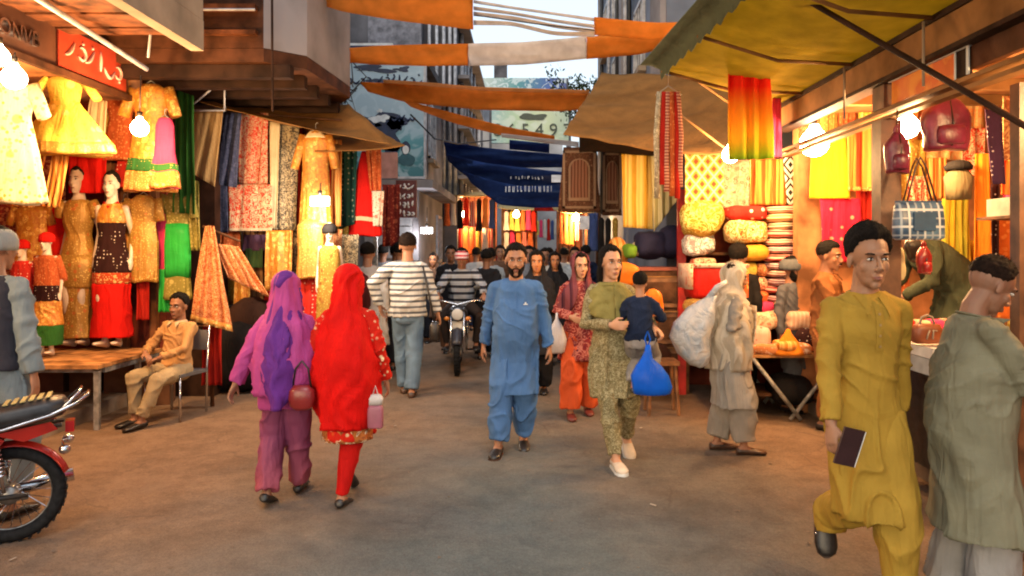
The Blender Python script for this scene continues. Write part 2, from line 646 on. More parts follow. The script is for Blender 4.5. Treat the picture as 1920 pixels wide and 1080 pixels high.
class Figure:
    def __init__(s, label, X, Y, face=0.0, h=1.75, Z=0.0, voxel=.008, skinm=None, female=False, ratio=.35,
                 pelvis=(0, 0, .95), lean=0, twist=0, tilt=0, head=(0, 0, 0), ankR=(-.10, 0, .08), ankL=(.10, 0, .08),
                 toeR=(0, 0), toeL=(0, 0), wrR=None, wrL=None, elR=(-.4, 1, 0), elL=(.4, 1, 0), knR=(0, -1, .1), knL=(0, -1, .1),
                 handR=None, handL=None, bulk=1.0, cat='person', name='person', group=None, seed=1, barefoot=False, face_on=True):
        s.root = thing(name, label, cat, (X, Y, Z), math.radians(face), group)
        s.root.scale = (h / 1.75,) * 3
        s.vox, s.ratio, s.seed, s.female, s.bulk = voxel, ratio, seed, female, bulk
        s.skin = skinm or SK1
        pel = Vector(pelvis)
        s.pel = pel
        s.U = Matrix.Translation(pel) @ Matrix.Rotation(math.radians(twist), 4, 'Z') @ Matrix.Rotation(math.radians(lean), 4, 'X') @ Matrix.Rotation(math.radians(tilt), 4, 'Y')
        sw = .146 if female else .168 * (1 + (bulk - 1) * .5)
        s.sw = sw
        u = lambda x, y, z: np.array(s.U @ Vector((x, y, z)))
        s.u = u
        s.shR, s.shL = u(-sw, 0, .455), u(sw, 0, .455)
        hy, hp, hr = (math.radians(q) for q in head)
        s.H = s.U @ Matrix.Translation((0, -.012, .560)) @ Matrix.Rotation(hy, 4, 'Z') @ Matrix.Rotation(hp, 4, 'X') @ Matrix.Rotation(hr, 4, 'Y') @ Matrix.Translation((0, -.008, .112)) @ Matrix.Scale(1.12, 4)
        s.hipR, s.hipL = A(pel.x - .09, pel.y, pel.z - .03), A(pel.x + .09, pel.y, pel.z - .03)
        s.knR, s.anR = ik(s.hipR, ankR, .435, .42, knR)
        s.knL, s.anL = ik(s.hipL, ankL, .435, .42, knL)
        wrR = wrR if wrR is not None else tuple(s.shR + A(-.06, -.02, -.53))
        wrL = wrL if wrL is not None else tuple(s.shL + A(.06, -.02, -.53))
        s.eR, s.wR = ik(s.shR, wrR, .285, .255, elR)
        s.eL, s.wL = ik(s.shL, wrL, .285, .255, elL)
        s.toe = {'R': toeR, 'L': toeL}
        s.hand = {'R': handR or {}, 'L': handL or {}}
        s.barefoot = barefoot
        s.face_on = face_on
        s.body()

    def h3(s, x, y, z):
        return np.array(s.H @ Vector((x, y, z)))

    def foot_pts(s, side):
        a = s.anR if side == 'R' else s.anL
        yaw, pitch = (math.radians(q) for q in s.toe[side])
        t = A(math.sin(yaw), -math.cos(yaw), 0)
        w = A(math.cos(yaw), math.sin(yaw), 0)
        R = np.array(Matrix.Rotation(pitch, 3, Vector(w)))
        return a, t, w, R

    def foot_loft(s, side, grow=0.0, top=.085, z0=-.078):
        a, t, w, R = s.foot_pts(side)
        prof = [(-.068, .012, .035), (-.06, .028, .06), (-.03, .035, top), (.02, .036, top), (.07, .04, .058), (.12, .046, .046), (.16, .045, .038), (.19, .034, .032), (.205, .012, .022)]
        rings = []
        for q, wd, hh in prof:
            ang = np.arange(14) * 2 * PI / 14
            cx = np.cos(ang) * (wd + grow)
            cz = z0 - grow * .5 + (np.sin(ang) * .5 + .5) ** .8 * (hh + grow)
            P = a + R @ np.zeros(3) + (np.outer(np.full(14, q * (1 + grow * 2)), t) + np.outer(cx, w) + np.outer(cz, A(0, 0, 1))) @ R.T
            rings.append(P)
        return rings

    def body(s):
        b = MB()
        k = s.bulk
        tor = [(-.12, .11, .08), (-.05, .135, .095), (.05, .13, .09), (.15, .12, .09), (.27, .125, .09), (.38, .135, .09), (.43, .11, .08), (.475, .078, .066), (.505, .064, .066)]
        b.loft([ring((0, 0, z), rx, ry, 18, s.U) for z, rx, ry in tor])
        b.tube([s.u(0, .01, .46), s.u(0, .006, .55), s.h3(0, .012, -.03)], [.070, .058, .057], 14)
        for h_, kn, an in ((s.hipR, s.knR, s.anR), (s.hipL, s.knL, s.anL)):
            b.capsule(h_, kn, .070, .050, 12); b.capsule(kn, (kn + an) / 2, .048, .048, 12); b.capsule((kn + an) / 2, an, .05, .034, 12)
        for sh, el, wr in ((s.shR, s.eR, s.wR), (s.shL, s.eL, s.wL)):
            b.capsule(sh - A(0, 0, .022), el, .042, .034, 10); b.capsule(el, wr, .034, .026, 10)
        for side in 'RL':
            b.loft(s.foot_loft(side))
            s.hand_geo(b, side)
        s.head_geo(b)
        me = skin_of(b, s.vox, 3, s.ratio)
        s.bodyo = put('body', me, s.skin, s.root)
        if s.face_on:
            s.face()

    def hand_geo(s, b, side):
        o = s.hand[side]
        wr, el = (s.wR, s.eR) if side == 'R' else (s.wL, s.eL)
        sg = 1 if side == 'R' else -1
        d = unit(o.get('dir', wr - el))
        pn = unit(o.get('palm', (sg, .25, 0)))
        th = unit(np.cross(pn, d)) * (-sg if 'flip' not in o else sg)
        if 'thumb' in o:
            th = unit(o['thumb'])
        pn = unit(pn - d * np.dot(pn, d))
        th = unit(th - d * np.dot(th, d))
        c = o.get('curl', 22)
        b.tube([wr - d * .02, wr + d * .02, wr + d * .055, wr + d * .092], [(.024, .02), (.030, .018), (.041, .016), (.038, .013)], 12, up=pn) if False else None
        P0 = [wr - d * .02, wr + d * .02, wr + d * .055, wr + d * .09]
        rr = [(.023, .019), (.030, .018), (.040, .016), (.038, .012)]
        rings = []
        for p, (ra, rb) in zip(P0, rr):
            a = np.arange(12) * 2 * PI / 12
            rings.append(p + np.outer(np.cos(a) * ra, th) + np.outer(np.sin(a) * rb, pn))
        b.loft(rings)
        for i, (off, L) in enumerate(((.029, .070), (.0095, .078), (-.0105, .072), (-.029, .056))):
            p = wr + d * .084 + th * off
            ang = math.radians(c * .5)
            dd = d
            for kq, fr in enumerate((.45, .31, .26)):
                ax = th
                ct, st = math.cos(ang), math.sin(ang)
                dd = d * ct + pn * st
                q = p + dd * L * fr * 1.12
                b.capsule(p, q, .0092 - kq * .0007, .0085 - kq * .0007, 8)
                p = q
                ang += math.radians(c * (1 + .12 * i))
        p = wr + d * .028 + th * .026 + pn * .004
        d1 = unit(d * .75 + th * .65 + pn * .25)
        q = p + d1 * .042
        b.capsule(p, q, .0145, .0115, 8)
        d2 = unit(d * .9 + th * (.25 - c * .006) + pn * (.25 + c * .008))
        b.capsule(q, q + d2 * .034, .0115, .009, 8)

    def head_geo(s, b):
        R = np.array(s.H.to_3x3())
        f = .94 if s.female else 1.0
        H = s.h3
        b.ball(H(0, .015, .028), (.075 * f, .096 * f, .088), 18, 14, R)
        b.ball(H(0, -.022, -.040), (.0575 * f, .066, .072), 16, 12, R)
        b.ball(H(0, -.035, -.082), (.046 * f, .046, .034), 12, 8, R)
        b.ball(H(0, -.064, -.104), (.022, .02, .018), 10, 8, R)
        b.ball(H(0, -.074, .024), (.050, .018, .013), 12, 8, R)
        for q in (-1, 1):
            b.ball(H(.040 * q, -.054, -.030), (.020, .020, .026), 10, 8, R)
            b.ball(H(.0765 * q * f, .008, -.012), (.008, .018, .031), 10, 8, R)
            b.ball(H(.011 * q, -.098, -.040), (.009, .010, .008), 8, 6, R)
        b.tube([H(0, -.078, .022), H(0, -.094, -.010), H(0, -.108, -.034), H(0, -.094, -.047)], [.008, .0095, .0135, .009], 8)
        b.ball(H(0, -.083, -.068), (.024, .012, .010), 10, 8, R)
        b.ball(H(0, -.081, -.078), (.020, .012, .008), 10, 8, R)

    def face(s):
        R = np.array(s.H.to_3x3())
        for q in (-1, 1):
            m = MB(); m.ball(s.h3(.030 * q, -.0765, .002), (.0135, .010, .0062), 10, 8, R)
            e = m.obj('eye', WHT, s.root, True)
            m = MB(); m.ball(s.h3(.030 * q, -.0835, .002), (.0060, .0045, .0060), 10, 6, R)
            m.obj('iris', IRIS, e, True)
            m = MB()
            pts = [s.h3((.030 + t * .015) * q, -.0850 + abs(t) * .006 + .001, .0085 - t * t * .005) for t in (-1, -.5, 0, .5, 1)]
            m.tube(pts, [.001, .0022, .0026, .0022, .001], 6)
            m.obj('eyelash', HAIR, e, True)
            m = MB()
            pts = [s.h3((.031 + t * .021) * q, -.0905 + abs(t + .3) * .010, .024 - t * t * .004 + t * .0015) for t in (-1, -.5, 0, .5, 1)]
            m.tube(pts, [.002, .0040, .0045, .0036, .0015], 6)
            m.obj('eyebrow', HAIR, s.root, True)
        m = MB()
        for z, r, w in ((-.0685, .0042, .021), (-.0765, .0052, .018)):
            pts = [s.h3(t * w, -.0955 + abs(t) ** 2 * .010, z + (abs(t) * .002 if z < -.07 else -abs(t) ** 2 * .003)) for t in (-1, -.6, 0, .6, 1)]
            m.tube(pts, [.0012, r * .8, r, r * .8, .0012], 6)
        m.obj('lips', LIP, s.root, True)

    # hair as a cap over the skull down to a hairline
    def hair(s, m_=None, thick=.014, front=.42, side=-.05, back=-.55, seed=3, name='hair', top=0.0, bun=False):
        f = .94 if s.female else 1.0
        c = A(0, .015, .028); r = A(.075 * f, .096 * f, .088)
        na, ne = 84, 44
        rows = []
        for i in range(ne + 1):
            el = PI / 2 - (PI * .80) * i / ne
            row = []
            for j in range(na):
                a = 2 * PI * j / na
                row.append((math.sin(a) * math.cos(el), -math.cos(a) * math.cos(el), math.sin(el)))
            rows.append(row)
        D = np.array(rows)
        az = np.abs(np.arctan2(D[..., 0], -D[..., 1]))
        thr = np.interp(az, np.radians([0, 35, 55, 72, 92, 110, 180]), [front, front + .01, front - .12, side - .08, side - .30, back + .08, back])
        nz = vnoise(D.reshape(-1, 3) * 9, seed).reshape(D.shape[:2])
        g = np.clip((D[..., 2] - thr + nz * .10) / .24, 0, 1)
        g = g * g * (3 - 2 * g)
        t = -.012 + g * (thick * (.35 + .75 * np.clip(D[..., 2] * 1.4 + .25, 0, 1)) + .012) + g * nz * .003 + g * top * np.clip(D[..., 2], 0, 1) ** 2
        n2 = vnoise(D.reshape(-1, 3) * (34, 34, 9), seed + 1).reshape(D.shape[:2])
        t = t + g * n2 * .0036
        P = c + D * (r + t[..., None])
        P = P @ np.array(s.H.to_3x3()).T + np.array(s.H.translation)
        m = MB()
        m.loft([P[i] for i in range(ne + 1)])
        # loose tufts that break the outline
        rs = np.random.RandomState(seed + 50)
        ii, jj = np.where(g[1:-1, :] > .55)
        pick = rs.randint(0, len(ii), 520)
        cc = np.array(s.H.translation)
        for q in pick:
            a_ = P[ii[q] + 1, jj[q]]; d_ = P[min(ii[q] + 2, ne), jj[q]] - a_
            nn = unit(a_ - cc)
            fl = unit(unit(d_) + nn * .35 + rs.randn(3) * .45)
            L_ = .010 + .016 * rs.rand()
            sd = unit(np.cross(fl, nn)) * .0016
            m.add([a_ - nn * .001 - sd, a_ - nn * .001 + sd, a_ + fl * L_ + nn * .002], [(0, 1, 2)])
        if bun:
            m.ball(s.h3(0, .115, .02), (.035, .03, .035), 12, 8)
        return m.obj(name, m_ or HAIR, s.root, True)

    def beard(s, m_=None, full=True, seed=5):
        c = A(0, -.024, -.042); r = A(.0600, .068, .075)
        na, ne = 48, 26
        D = []
        for i in range(ne + 1):
            el = math.radians(25) - math.radians(115) * i / ne
            D.append([(math.sin(2 * PI * j / na) * math.cos(el), -math.cos(2 * PI * j / na) * math.cos(el), math.sin(el)) for j in range(na)])
        D = np.array(D)
        az = np.degrees(np.abs(np.arctan2(D[..., 0], -D[..., 1])))
        thr = np.interp(az, [0, 16, 24, 45, 75, 95, 120, 180], [-.62, -.60, -.28, -.22, .35, .42, -.5, -1.2])
        nz = vnoise(D.reshape(-1, 3) * 11, seed).reshape(D.shape[:2])
        g = np.clip((thr - D[..., 2] + nz * .05) / .12, 0, 1)
        t = -.014 + g * (.022 if full else .0165) + g * nz * .003
        t = t + g * np.clip(-D[..., 2] - .6, 0, 1) * (.03 if full else 0)
        P = c + D * (r + t[..., None])
        P = P @ np.array(s.H.to_3x3()).T + np.array(s.H.translation)
        m = MB(); m.loft([P[i] for i in range(ne + 1)])
        for q in (-1, 1):
            pts = [s.h3(.002 * q, -.1010, -.0575), s.h3(.016 * q, -.0975, -.060), s.h3(.030 * q, -.084, -.072)]
            m.tube(pts, [.005, .0058, .004], 6)
        return m.obj('beard', m_ or HAIR, s.root, True)

    def moustache(s, m_=None):
        m = MB()
        for q in (-1, 1):
            pts = [s.h3(.001 * q, -.1005, -.0575), s.h3(.016 * q, -.0970, -.060), s.h3(.028 * q, -.086, -.068)]
            m.tube(pts, [.0042, .005, .002], 6)
        return m.obj('moustache', m_ or HAIR, s.root, True)

    def shoes(s, m_, sides='RL', name='shoe', grow=.006, sole=None, top=.06):
        for side in sides:
            m = MB(); m.loft(s.foot_loft(side, grow, top))
            sh = m.obj(name, m_, s.root, True)
            if sole:
                a, t, w, R = s.foot_pts(side)
                m = MB()
                ol = [(-.075, 0), (-.06, .036), (0, .04), (.08, .046), (.14, .052), (.19, .042), (.213, .01), (.213, -.01), (.19, -.042), (.14, -.052), (.08, -.046), (0, -.04), (-.06, -.036)]
                V = [a + R @ (t * q + w * v + A(0, 0, z)) for z in (-.092, -.070) for q, v in ol]
                n = len(ol)
                m.add(V, [tuple(range(n))[::-1], tuple(range(n, 2 * n))] + [(i, (i + 1) % n, n + (i + 1) % n, n + i) for i in range(n)])
                m.obj('sole', sole, sh)

    # ---- clothes
    def leg_at(s, z):
        out = []
        for h_, k, a in ((s.hipR, s.knR, s.anR), (s.hipL, s.knL, s.anL)):
            if z > k[2]:
                f = (h_[2] - z) / max(h_[2] - k[2], .05); p = h_ + (k - h_) * np.clip(f, 0, 1)
            else:
                f = (k[2] - z) / max(k[2] - a[2], .05); p = k + (a - k) * np.clip(f, 0, 1)
            out.append(p)
        return out

    def tunic(s, m_, hem=.48, flare=1.0, loose=.014, belly=0.0, sleeve=True, name='kameez', cuffR=.01, cuffL=.01, fold=.013, voxel=None,
              sl=(.066, .055, .050, .045), amp2=None, slope=0.0, neck=.068, xtra=None, straight=True, ratio=None):
        b = MB()
        w = s.sw / .185
        k = s.bulk
        L = loose
        up = [(.512, neck, neck - .002), (.49, .088 * w + L * .3, .080 + L * .2), (.468, .135 * w + L * .3, .095 + L * .3), (.435, .170 * w + L * .3, .108 + L * .4), (.34, .176 * w + L * .6, .118 + L * .7),
              (.24, .166 * w * k + L, .118 * k + L + belly * .6), (.13, .166 * w * k + L, .122 * k + L + belly), (.04, .170 * w * k + L, .122 * k + L + belly * .85)]
        rings = [ring((0, -(ry - .1) * .25 if belly else 0, z), rx, ry, 32, s.U) for z, rx, ry in up]
        z = s.pel.z - .05
        while True:
            q = (s.pel.z - z) / max(s.pel.z - hem, .1)
            p1, p2 = s.leg_at(z)
            c = (p1 + p2) / 2
            rx = abs(p1[0] - p2[0]) / 2 + .085 + L * (1 + q * 1.1 * flare)
            ry = abs(p1[1] - p2[1]) / 2 * .9 + .092 + L * (1 + q * .9 * flare)
            bl = max(0, 1 - q * 2.2); bl = bl * bl * (3 - 2 * bl)
            rx = rx * (1 - bl) + bl * max(rx, .170 * w * k + L)
            ry = ry * (1 - bl) + bl * max(ry, .122 * k + L + belly * .85)
            c = c - A(0, max(ry - .15, 0) * .25 * bl if belly else 0, 0)
            if straight:
                c = c * A(1, 1, 0) * (.75) + A(s.pel.x, s.pel.y, 0) * .25
            rings.append(ring((c[0], c[1], z), rx, ry, 32, None, 2.2))
            if z <= hem + 1e-4:
                break
            z = max(z - .07, hem)
        b.loft(rings)
        if sleeve:
            for sh, el, wr, cf in ((s.shR, s.eR, s.wR, cuffR), (s.shL, s.eL, s.wL, cuffL)):
                tc = s.u(0, .0, .42)
                b.capsule(sh + A(0, 0, -.02), sh + (tc - sh) * .45 + A(0, 0, .01), sl[0] * .86, .062, 14)
                d = unit(wr - el)
                end = wr - d * cf
                if cf > .3:      # short sleeve
                    end = sh + (el - sh) * .8
                    b.tube([sh + A(0, 0, -.02), (sh + end) / 2, end], [sl[0] * .85, sl[1], sl[2]], 16)
                else:
                    b.tube([sh + A(0, 0, -.02), sh + (el - sh) * .3, (sh + el) / 2, el, (el + end) / 2, end], [sl[0] * .85, sl[0] * .96, (sl[0] + sl[1]) / 2, sl[1], sl[2], sl[3]], 16)
        if xtra:
            xtra(b)
        v = voxel or max(s.vox * 1.25, .009)
        pz = s.pel.z
        fa, fb = folds(fold, 9, 9, 5, s.seed, 1.1), folds(amp2 or fold * 1.5, 11, 11, 1.1, s.seed + 5)

        def fold_(P):
            g = np.clip((pz + .12 - P[:, 2]) / .25, 0, 1)
            return fa(P) * (1 - g) + fb(P) * g
        me = skin_of(b, v, 3, ratio or s.ratio, fold_)
        return put(name, me, m_, s.root)

    def trousers(s, m_, r=(.125, .105, .095, .075), name='shalwar', low=.06, fold=.009, hipz=.06, voxel=None, hang=None):
        b = MB()
        pz = s.pel.z
        b.loft([ring((s.pel.x, s.pel.y, pz + z), rx, ry, 24) for z, rx, ry in ((hipz + .04, .12, .09), (hipz, .14, .10), (-.05, .155, .105), (-.13, .16, .11), (-.17, .11, .09))])
        for h_, k, a in ((s.hipR, s.knR, s.anR), (s.hipL, s.knL, s.anL)):
            d = unit(a - k)
            e = a - d * (low - .02) if low > .02 else a
            b.tube([h_ + A(0, 0, -.02), (h_ + k) / 2, k, (k + a) / 2, e], [r[0] * .82, (r[0] + r[1]) * .46, r[1], r[2], r[3]], 18)
            if hang and a[2] > .2:
                b.tube([(k + a) / 2 + A(0, 0, .02), e + A(0, -.01, .0), e + A(0, -.035, -hang * .5), e + A(0, -.05, -hang)], [r[2] * .8, r[3] * 1.05, r[3] * 1.1, r[3] * 1.0], 18)
        me = skin_of(b, voxel or max(s.vox * 1.25, .009), 2, s.ratio, folds(fold, 9, 9, 4, s.seed + 11))
        return put(name, me, m_, s.root)

    def wrap(s, m_, rows, name='head_scarf', open_=58, neck=True, seed=0, amp=.006, th=.007, n=54, side=0, back_shift=0):
        """cloth over the head; rows below the chin: (z over the pelvis, rx, ry, y, half-opening in degrees)"""
        f = .94 if s.female else 1.0
        R_ = []
        o0 = math.radians(open_)
        for el in (88, 72, 56, 40, 24, 8, -10):
            e = math.radians(el)
            oo = o0 * min(1, (90 - el) / 48 + .25) if el > 40 else o0
            a = np.linspace(oo, 2 * PI - oo, n) + side
            P = np.stack([np.sin(a) * math.cos(e) * (.089 * f), -np.cos(a) * math.cos(e) * .112 + .012 + back_shift, np.full(n, math.sin(e) * .104 + .030)], 1)
            R_.append(P @ np.array(s.H.to_3x3()).T + np.array(s.H.translation))
        a = np.linspace(o0 * .9, 2 * PI - o0 * .9, n) + side
        P = np.stack([np.sin(a) * .078, -np.cos(a) * .088 + .0, np.full(n, -.075)], 1)
        if neck:
            R_.append(P @ np.array(s.H.to_3x3()).T + np.array(s.H.translation))
        for z, rx, ry, y, op in rows:
            oo = math.radians(op)
            a = np.linspace(oo, 2 * PI - oo, n) + side
            P = np.stack([np.sin(a) * rx, -np.cos(a) * ry + y, np.full(n, z)], 1)
            if z > -.05:
                P = P @ np.array(s.U.to_3x3()).T + np.array(s.U.translation)
            else:
                P = P + np.array(s.pel)
            R_.append(P)
        G = np.array(R_)
        # refine rows
        m = len(G)
        t = np.linspace(0, m - 1, m * 4)
        i = np.clip(t.astype(int), 0, m - 2); fr = (t - i)[:, None, None]
        G = G[i] * (1 - fr) + G[i + 1] * fr
        for _ in range(2):
            G[1:-1] = (G[:-2] + 2 * G[1:-1] + G[2:]) / 4
        c = G.mean(1, keepdims=True)
        dr = G - c; dr /= (np.linalg.norm(dr, axis=2, keepdims=True) + 1e-9)
        flat = G.reshape(-1, 3)
        nz = folds(amp * 1.5, 12, 12, 1.5, s.seed + seed, .3)(flat)
        grow = np.linspace(.5, 1.6, len(G))
        G = G + dr * (nz.reshape(G.shape[:2]) * grow[:, None])[..., None]
        mb = MB(); mb.sheet(G, th)
        return mb.obj(name, m_, s.root, True)

    def collar(s, m_):
        m = MB()
        pts = []
        for k in range(25):
            a = math.radians(18 + 324 * k / 24)
            pts.append((math.sin(a) * .070, -math.cos(a) * .068 + .004))
        G = []
        for z, g in ((.488, 1.10), (.515, 1.0), (.522, 1.02), (.505, 1.14), (.488, 1.2)):
            G.append([s.u(x * g, y * g, z - (.022 if g < 1.1 else .0) * (1 if y < 0 else 0) * abs(y) / .068) for x, y in pts])
        m.sheet(np.array(G), .004)
        for q in (-1, 1):
            V = [s.u(q * .018, -.092, .487), s.u(q * .072, -.072, .500), s.u(q * .060, -.124, .437)]
            T = [v + np.array(s.U.to_3x3() @ Vector((0, -.006, .004))) for v in V]
            m.add(V + T, [(0, 1, 2), (3, 5, 4), (0, 3, 4, 1), (1, 4, 5, 2), (2, 5, 3, 0)])
        return m.obj('collar', m_, s.root)

    def lay(s, garment, pts2, m_, name, th=.004, off=.003, cols=2, parent=None):
        """pts2: rows of (x, z above the pelvis); laid on the front of the garment"""
        from mathutils.bvhtree import BVHTree
        bv = BVHTree.FromPolygons([v.co for v in garment.data.vertices], [p.vertices for p in garment.data.polygons])
        G = []
        for r in pts2:
            row = []
            for x, z in r:
                o = Vector(s.u(x, -.6, z)); d = (s.U.to_3x3() @ Vector((0, 1, 0)))
                h = bv.ray_cast(o, d)
                row.append(np.array((h[0] if h[0] is not None else Vector(s.u(x, -.12, z))) - d * off))
            G.append(row)
        G = np.array(G)
        if len(G) > 4:
            for _ in range(2):
                G[1:-1] = (G[:-2] + 2 * G[1:-1] + G[2:]) / 4
        m = MB(); m.sheet(G, th)
        return m.obj(name, m_, parent or s.root)

    def shirt_front(s, garment, m_, z1=.26, button=None):
        s.lay(garment, [[(x, z) for x in np.linspace(-.017, .017, 4)] for z in np.linspace(.455, z1, 14)], m_, 'placket')
        for k in range(4):
            z = .425 - k * (.425 - z1 - .02) / 3
            s.lay(garment, [[(x, z + q) for x in (-.005, 0, .005)] for q in (-.005, 0, .005)], button or m_, 'button', .003, .007)
        for q in (-1, 1):
            rows = []
            for v in np.linspace(0, 1, 6):
                a, b_ = (.016 * q, .500 - .002), (.074 * q, .505)
                c = (.050 * q, .405)
                rows.append([(a[0] * (1 - v) + c[0] * v + (b_[0] - a[0]) * (1 - v) * u, a[1] * (1 - v) + c[1] * v + (b_[1] - a[1]) * (1 - v) * u) for u in np.linspace(0, 1, 5)])
            s.lay(garment, rows, m_, 'collar_flap', .006, .007)
        m = MB(); pts = [s.u(math.sin(a) * .070, -math.cos(a) * .070 + .002, .512 - .02 * (math.cos(a) + 1) / 2) for a in np.linspace(.2, 2 * PI - .2, 26)]
        m.tube(pts, [(.016, .006)] * 26, 8, up=(0, 0, 1)); m.obj('collar_stand', m_, s.root, True)

    def strip(s, m_, pts, w=.03, th=.004, name='placket', front=-1):
        """a flat band along points on the garment"""
        m = MB()
        P = [np.asarray(p, float) for p in pts]
        m.tube(P, [(w / 2, th)] * len(P), 8, up=(0, front, 0))
        return m.obj(name, m_, s.root, True)

    def gown(s, m_, rings, name='gown', fold=.006, voxel=.011, seed=0, sz=2.5):
        b = MB()
        b.loft([ring((0, 0, z), rx, ry, 30) for z, rx, ry in rings])
        me = skin_of(b, voxel, 2, .5, folds(fold, 10, 10, sz, s.seed + seed))
        return put(name, me, m_, s.root)


def cap_on(f, m_, z0=.045, name='cap', r=1.0, peak=None):
    R = f.H
    mb = MB()
    G = []
    for z, k in ((z0 - .045, 1.05), (z0 - .02, 1.10), (z0 + .015, 1.09), (z0 + .045, .97), (z0 + .066, .74), (z0 + .080, .42), (z0 + .085, .10)):
        G.append(ring((0, .014, z), .083 * k * r, .104 * k * r, 28, R, 2.1))
    mb.loft(G)
    if peak:
        P = [[f.h3(x, -.07 - v * .075 * math.cos(x * 14), z0 - .004 - v * .012) for x in np.linspace(-.065, .065, 9)] for v in (0, .5, 1)]
        mb.sheet(np.array(P), .006)
    return mb.obj(name, m_, f.root, True)
# ------------------------------------------------------------------ the street
t = NT('street_ground')
X = t.xyz()
n1 = t.noise(.55, 5, rough=.6)
n2 = t.noise(6, 5, rough=.65)
n3 = t.noise(70, 3)
brown_mask = t.ramp(t.math('ADD', t.math('ADD', t.math('MULTIPLY', t.math('ABSOLUTE', X[0]), .15), t.math('MULTIPLY', X[1], .055)), t.math('MULTIPLY', n1, .5)), [(.50, 0), (.95, 1)])  # browner towards both sides and farther up the street
base = t.mix(n2, (.070, .086, .090), (.150, .168, .165))
dirt = t.mix(n2, (.120, .075, .048), (.260, .170, .112))
c = t.mix(brown_mask, base, dirt)
st = t.ramp(t.noise(1.6, 5, rough=.7, dist=.5), [(.28, .72), (.55, 1)])
c = t.mix(1.0, c, st, 'MULTIPLY')
c = t.mix(1.0, c, t.ramp(t.noise(38, 4, rough=.8), [(.35, .86), (.65, 1.12)]), 'MULTIPLY')
c = t.mix(1.0, c, t.ramp(t.noise(150, 2), [(.3, .86), (.7, 1.12)]), 'MULTIPLY')
crk = t.ramp(t.voro(.8, feature='DISTANCE_TO_EDGE', vec=t.warped(.25, 3)), [(.0, .5), (.010, 0)])
c = t.mix(t.math('MULTIPLY', crk, t.ramp(t.noise(1.1, 2), [(.45, 0), (.6, .7)])), c, (.05, .04, .035))
sp = t.ramp(t.voro(9, rnd=1), [(.03, 1), (.06, 0)])
c = t.mix(t.math('MULTIPLY', sp, .45), c, (.05, .04, .035))
hb = t.math('ADD', t.math('MULTIPLY', n2, .6), t.math('MULTIPLY', n3, .35))
GROUND = t.out(c, .95, hb, .8, .03, 0, .08)
g = MB()
nx, ny = 60, 90
xs = np.linspace(-1, 1, nx); ys = np.linspace(0, 1, ny)
PX = np.sign(xs) * np.abs(xs) ** 2.2 * 120
PY = -20 + ys ** 2.2 * 220
G = np.array([[(x, y, 0) for x in PX] for y in PY])
flat = G.reshape(-1, 3)
G[..., 2] = (fbm(flat * .5, 4) * .006).reshape(G.shape[:2]) * (np.abs(G[..., 0]) < 20)
V = G.reshape(-1, 3)
g.add(V, [(i * nx + j, i * nx + j + 1, (i + 1) * nx + j + 1, (i + 1) * nx + j) for i in range(ny - 1) for j in range(nx - 1)])
struct(g.obj('ground', GROUND, None, True))
# small litter and grit trodden into the street
rng = np.random.RandomState(3)
m = MB()
for k in range(420):
    y = 3 + 9 * rng.rand() ** 1.3; x = (rng.rand() - .5) * 6.5
    s_ = .006 + .016 * rng.rand() ** 3
    P = rng.randn(6, 3) * s_ * .5; P[:, 2] = np.abs(P[:, 2]) * .5
    m.add(P + (x, y, .004), [(0, 1, 2), (0, 2, 3), (0, 3, 4), (1, 5, 2), (2, 5, 3), (3, 5, 4), (0, 4, 1), (1, 4, 5)])
struct(m.obj('grit', mat('grit', (.17, .13, .10), .9)), 'stuff')
m = MB()
for k in range(7):
    y = 3.2 + 6 * rng.rand(); x = (rng.rand() - .5) * 6
    a = rng.rand() * 6; w, l = .012 + .02 * rng.rand(), .02 + .035 * rng.rand()
    m.box((x, y, .010), (l, w, .002), a, .15, .1)
struct(m.obj('paper_litter', mat('litter_paper', (.32, .28, .24), .8)), 'stuff')

# ---- materials of the buildings
CREAM = mat('cream_plaster', (.30, .24, .18), .8, var=.16, scale=2.2)
LILAC = mat('grey_plaster', (.24, .22, .225), .85, var=.2, scale=1.4)
DGREY = mat('dark_plaster', (.10, .10, .115), .85, var=.25, scale=1.5)
BLUEG = mat('blue_grey_wall', (.16, .185, .24), .8, var=.2, scale=1.2)
BROWN = mat('brown_panel', (.075, .028, .013), .6, var=.3, scale=5)
BROWND = mat('dark_brown_panel', (.030, .014, .009), .65, var=.3, scale=5)
TANB = mat('tan_beam', (.24, .12, .045), .65, var=.25, scale=3)
RUST = mat('rusty_sheet', (.11, .036, .014), .7, 0, var=.35, scale=7)
SHOPW = mat('warm_shop_wall', (.40, .17, .07), .8, var=.3, scale=3)
SHOPD = mat('deep_red_wall', (.17, .035, .02), .8, var=.3, scale=4)
GLASS = mat('window_dark', (.03, .035, .045), .15, var=.2, scale=2)
PIPE = mat('pale_pipe', (.42, .42, .45), .5, .2, var=.2)
BLACKW = mat('black_cable', (.012, .012, .014), .5)


def part(name, m_, parent, *boxes, **kw):
    b = MB()
    for a, e in boxes:
        b.boxb(A(*a), A(*e))
    return b.obj(name, m_, parent)


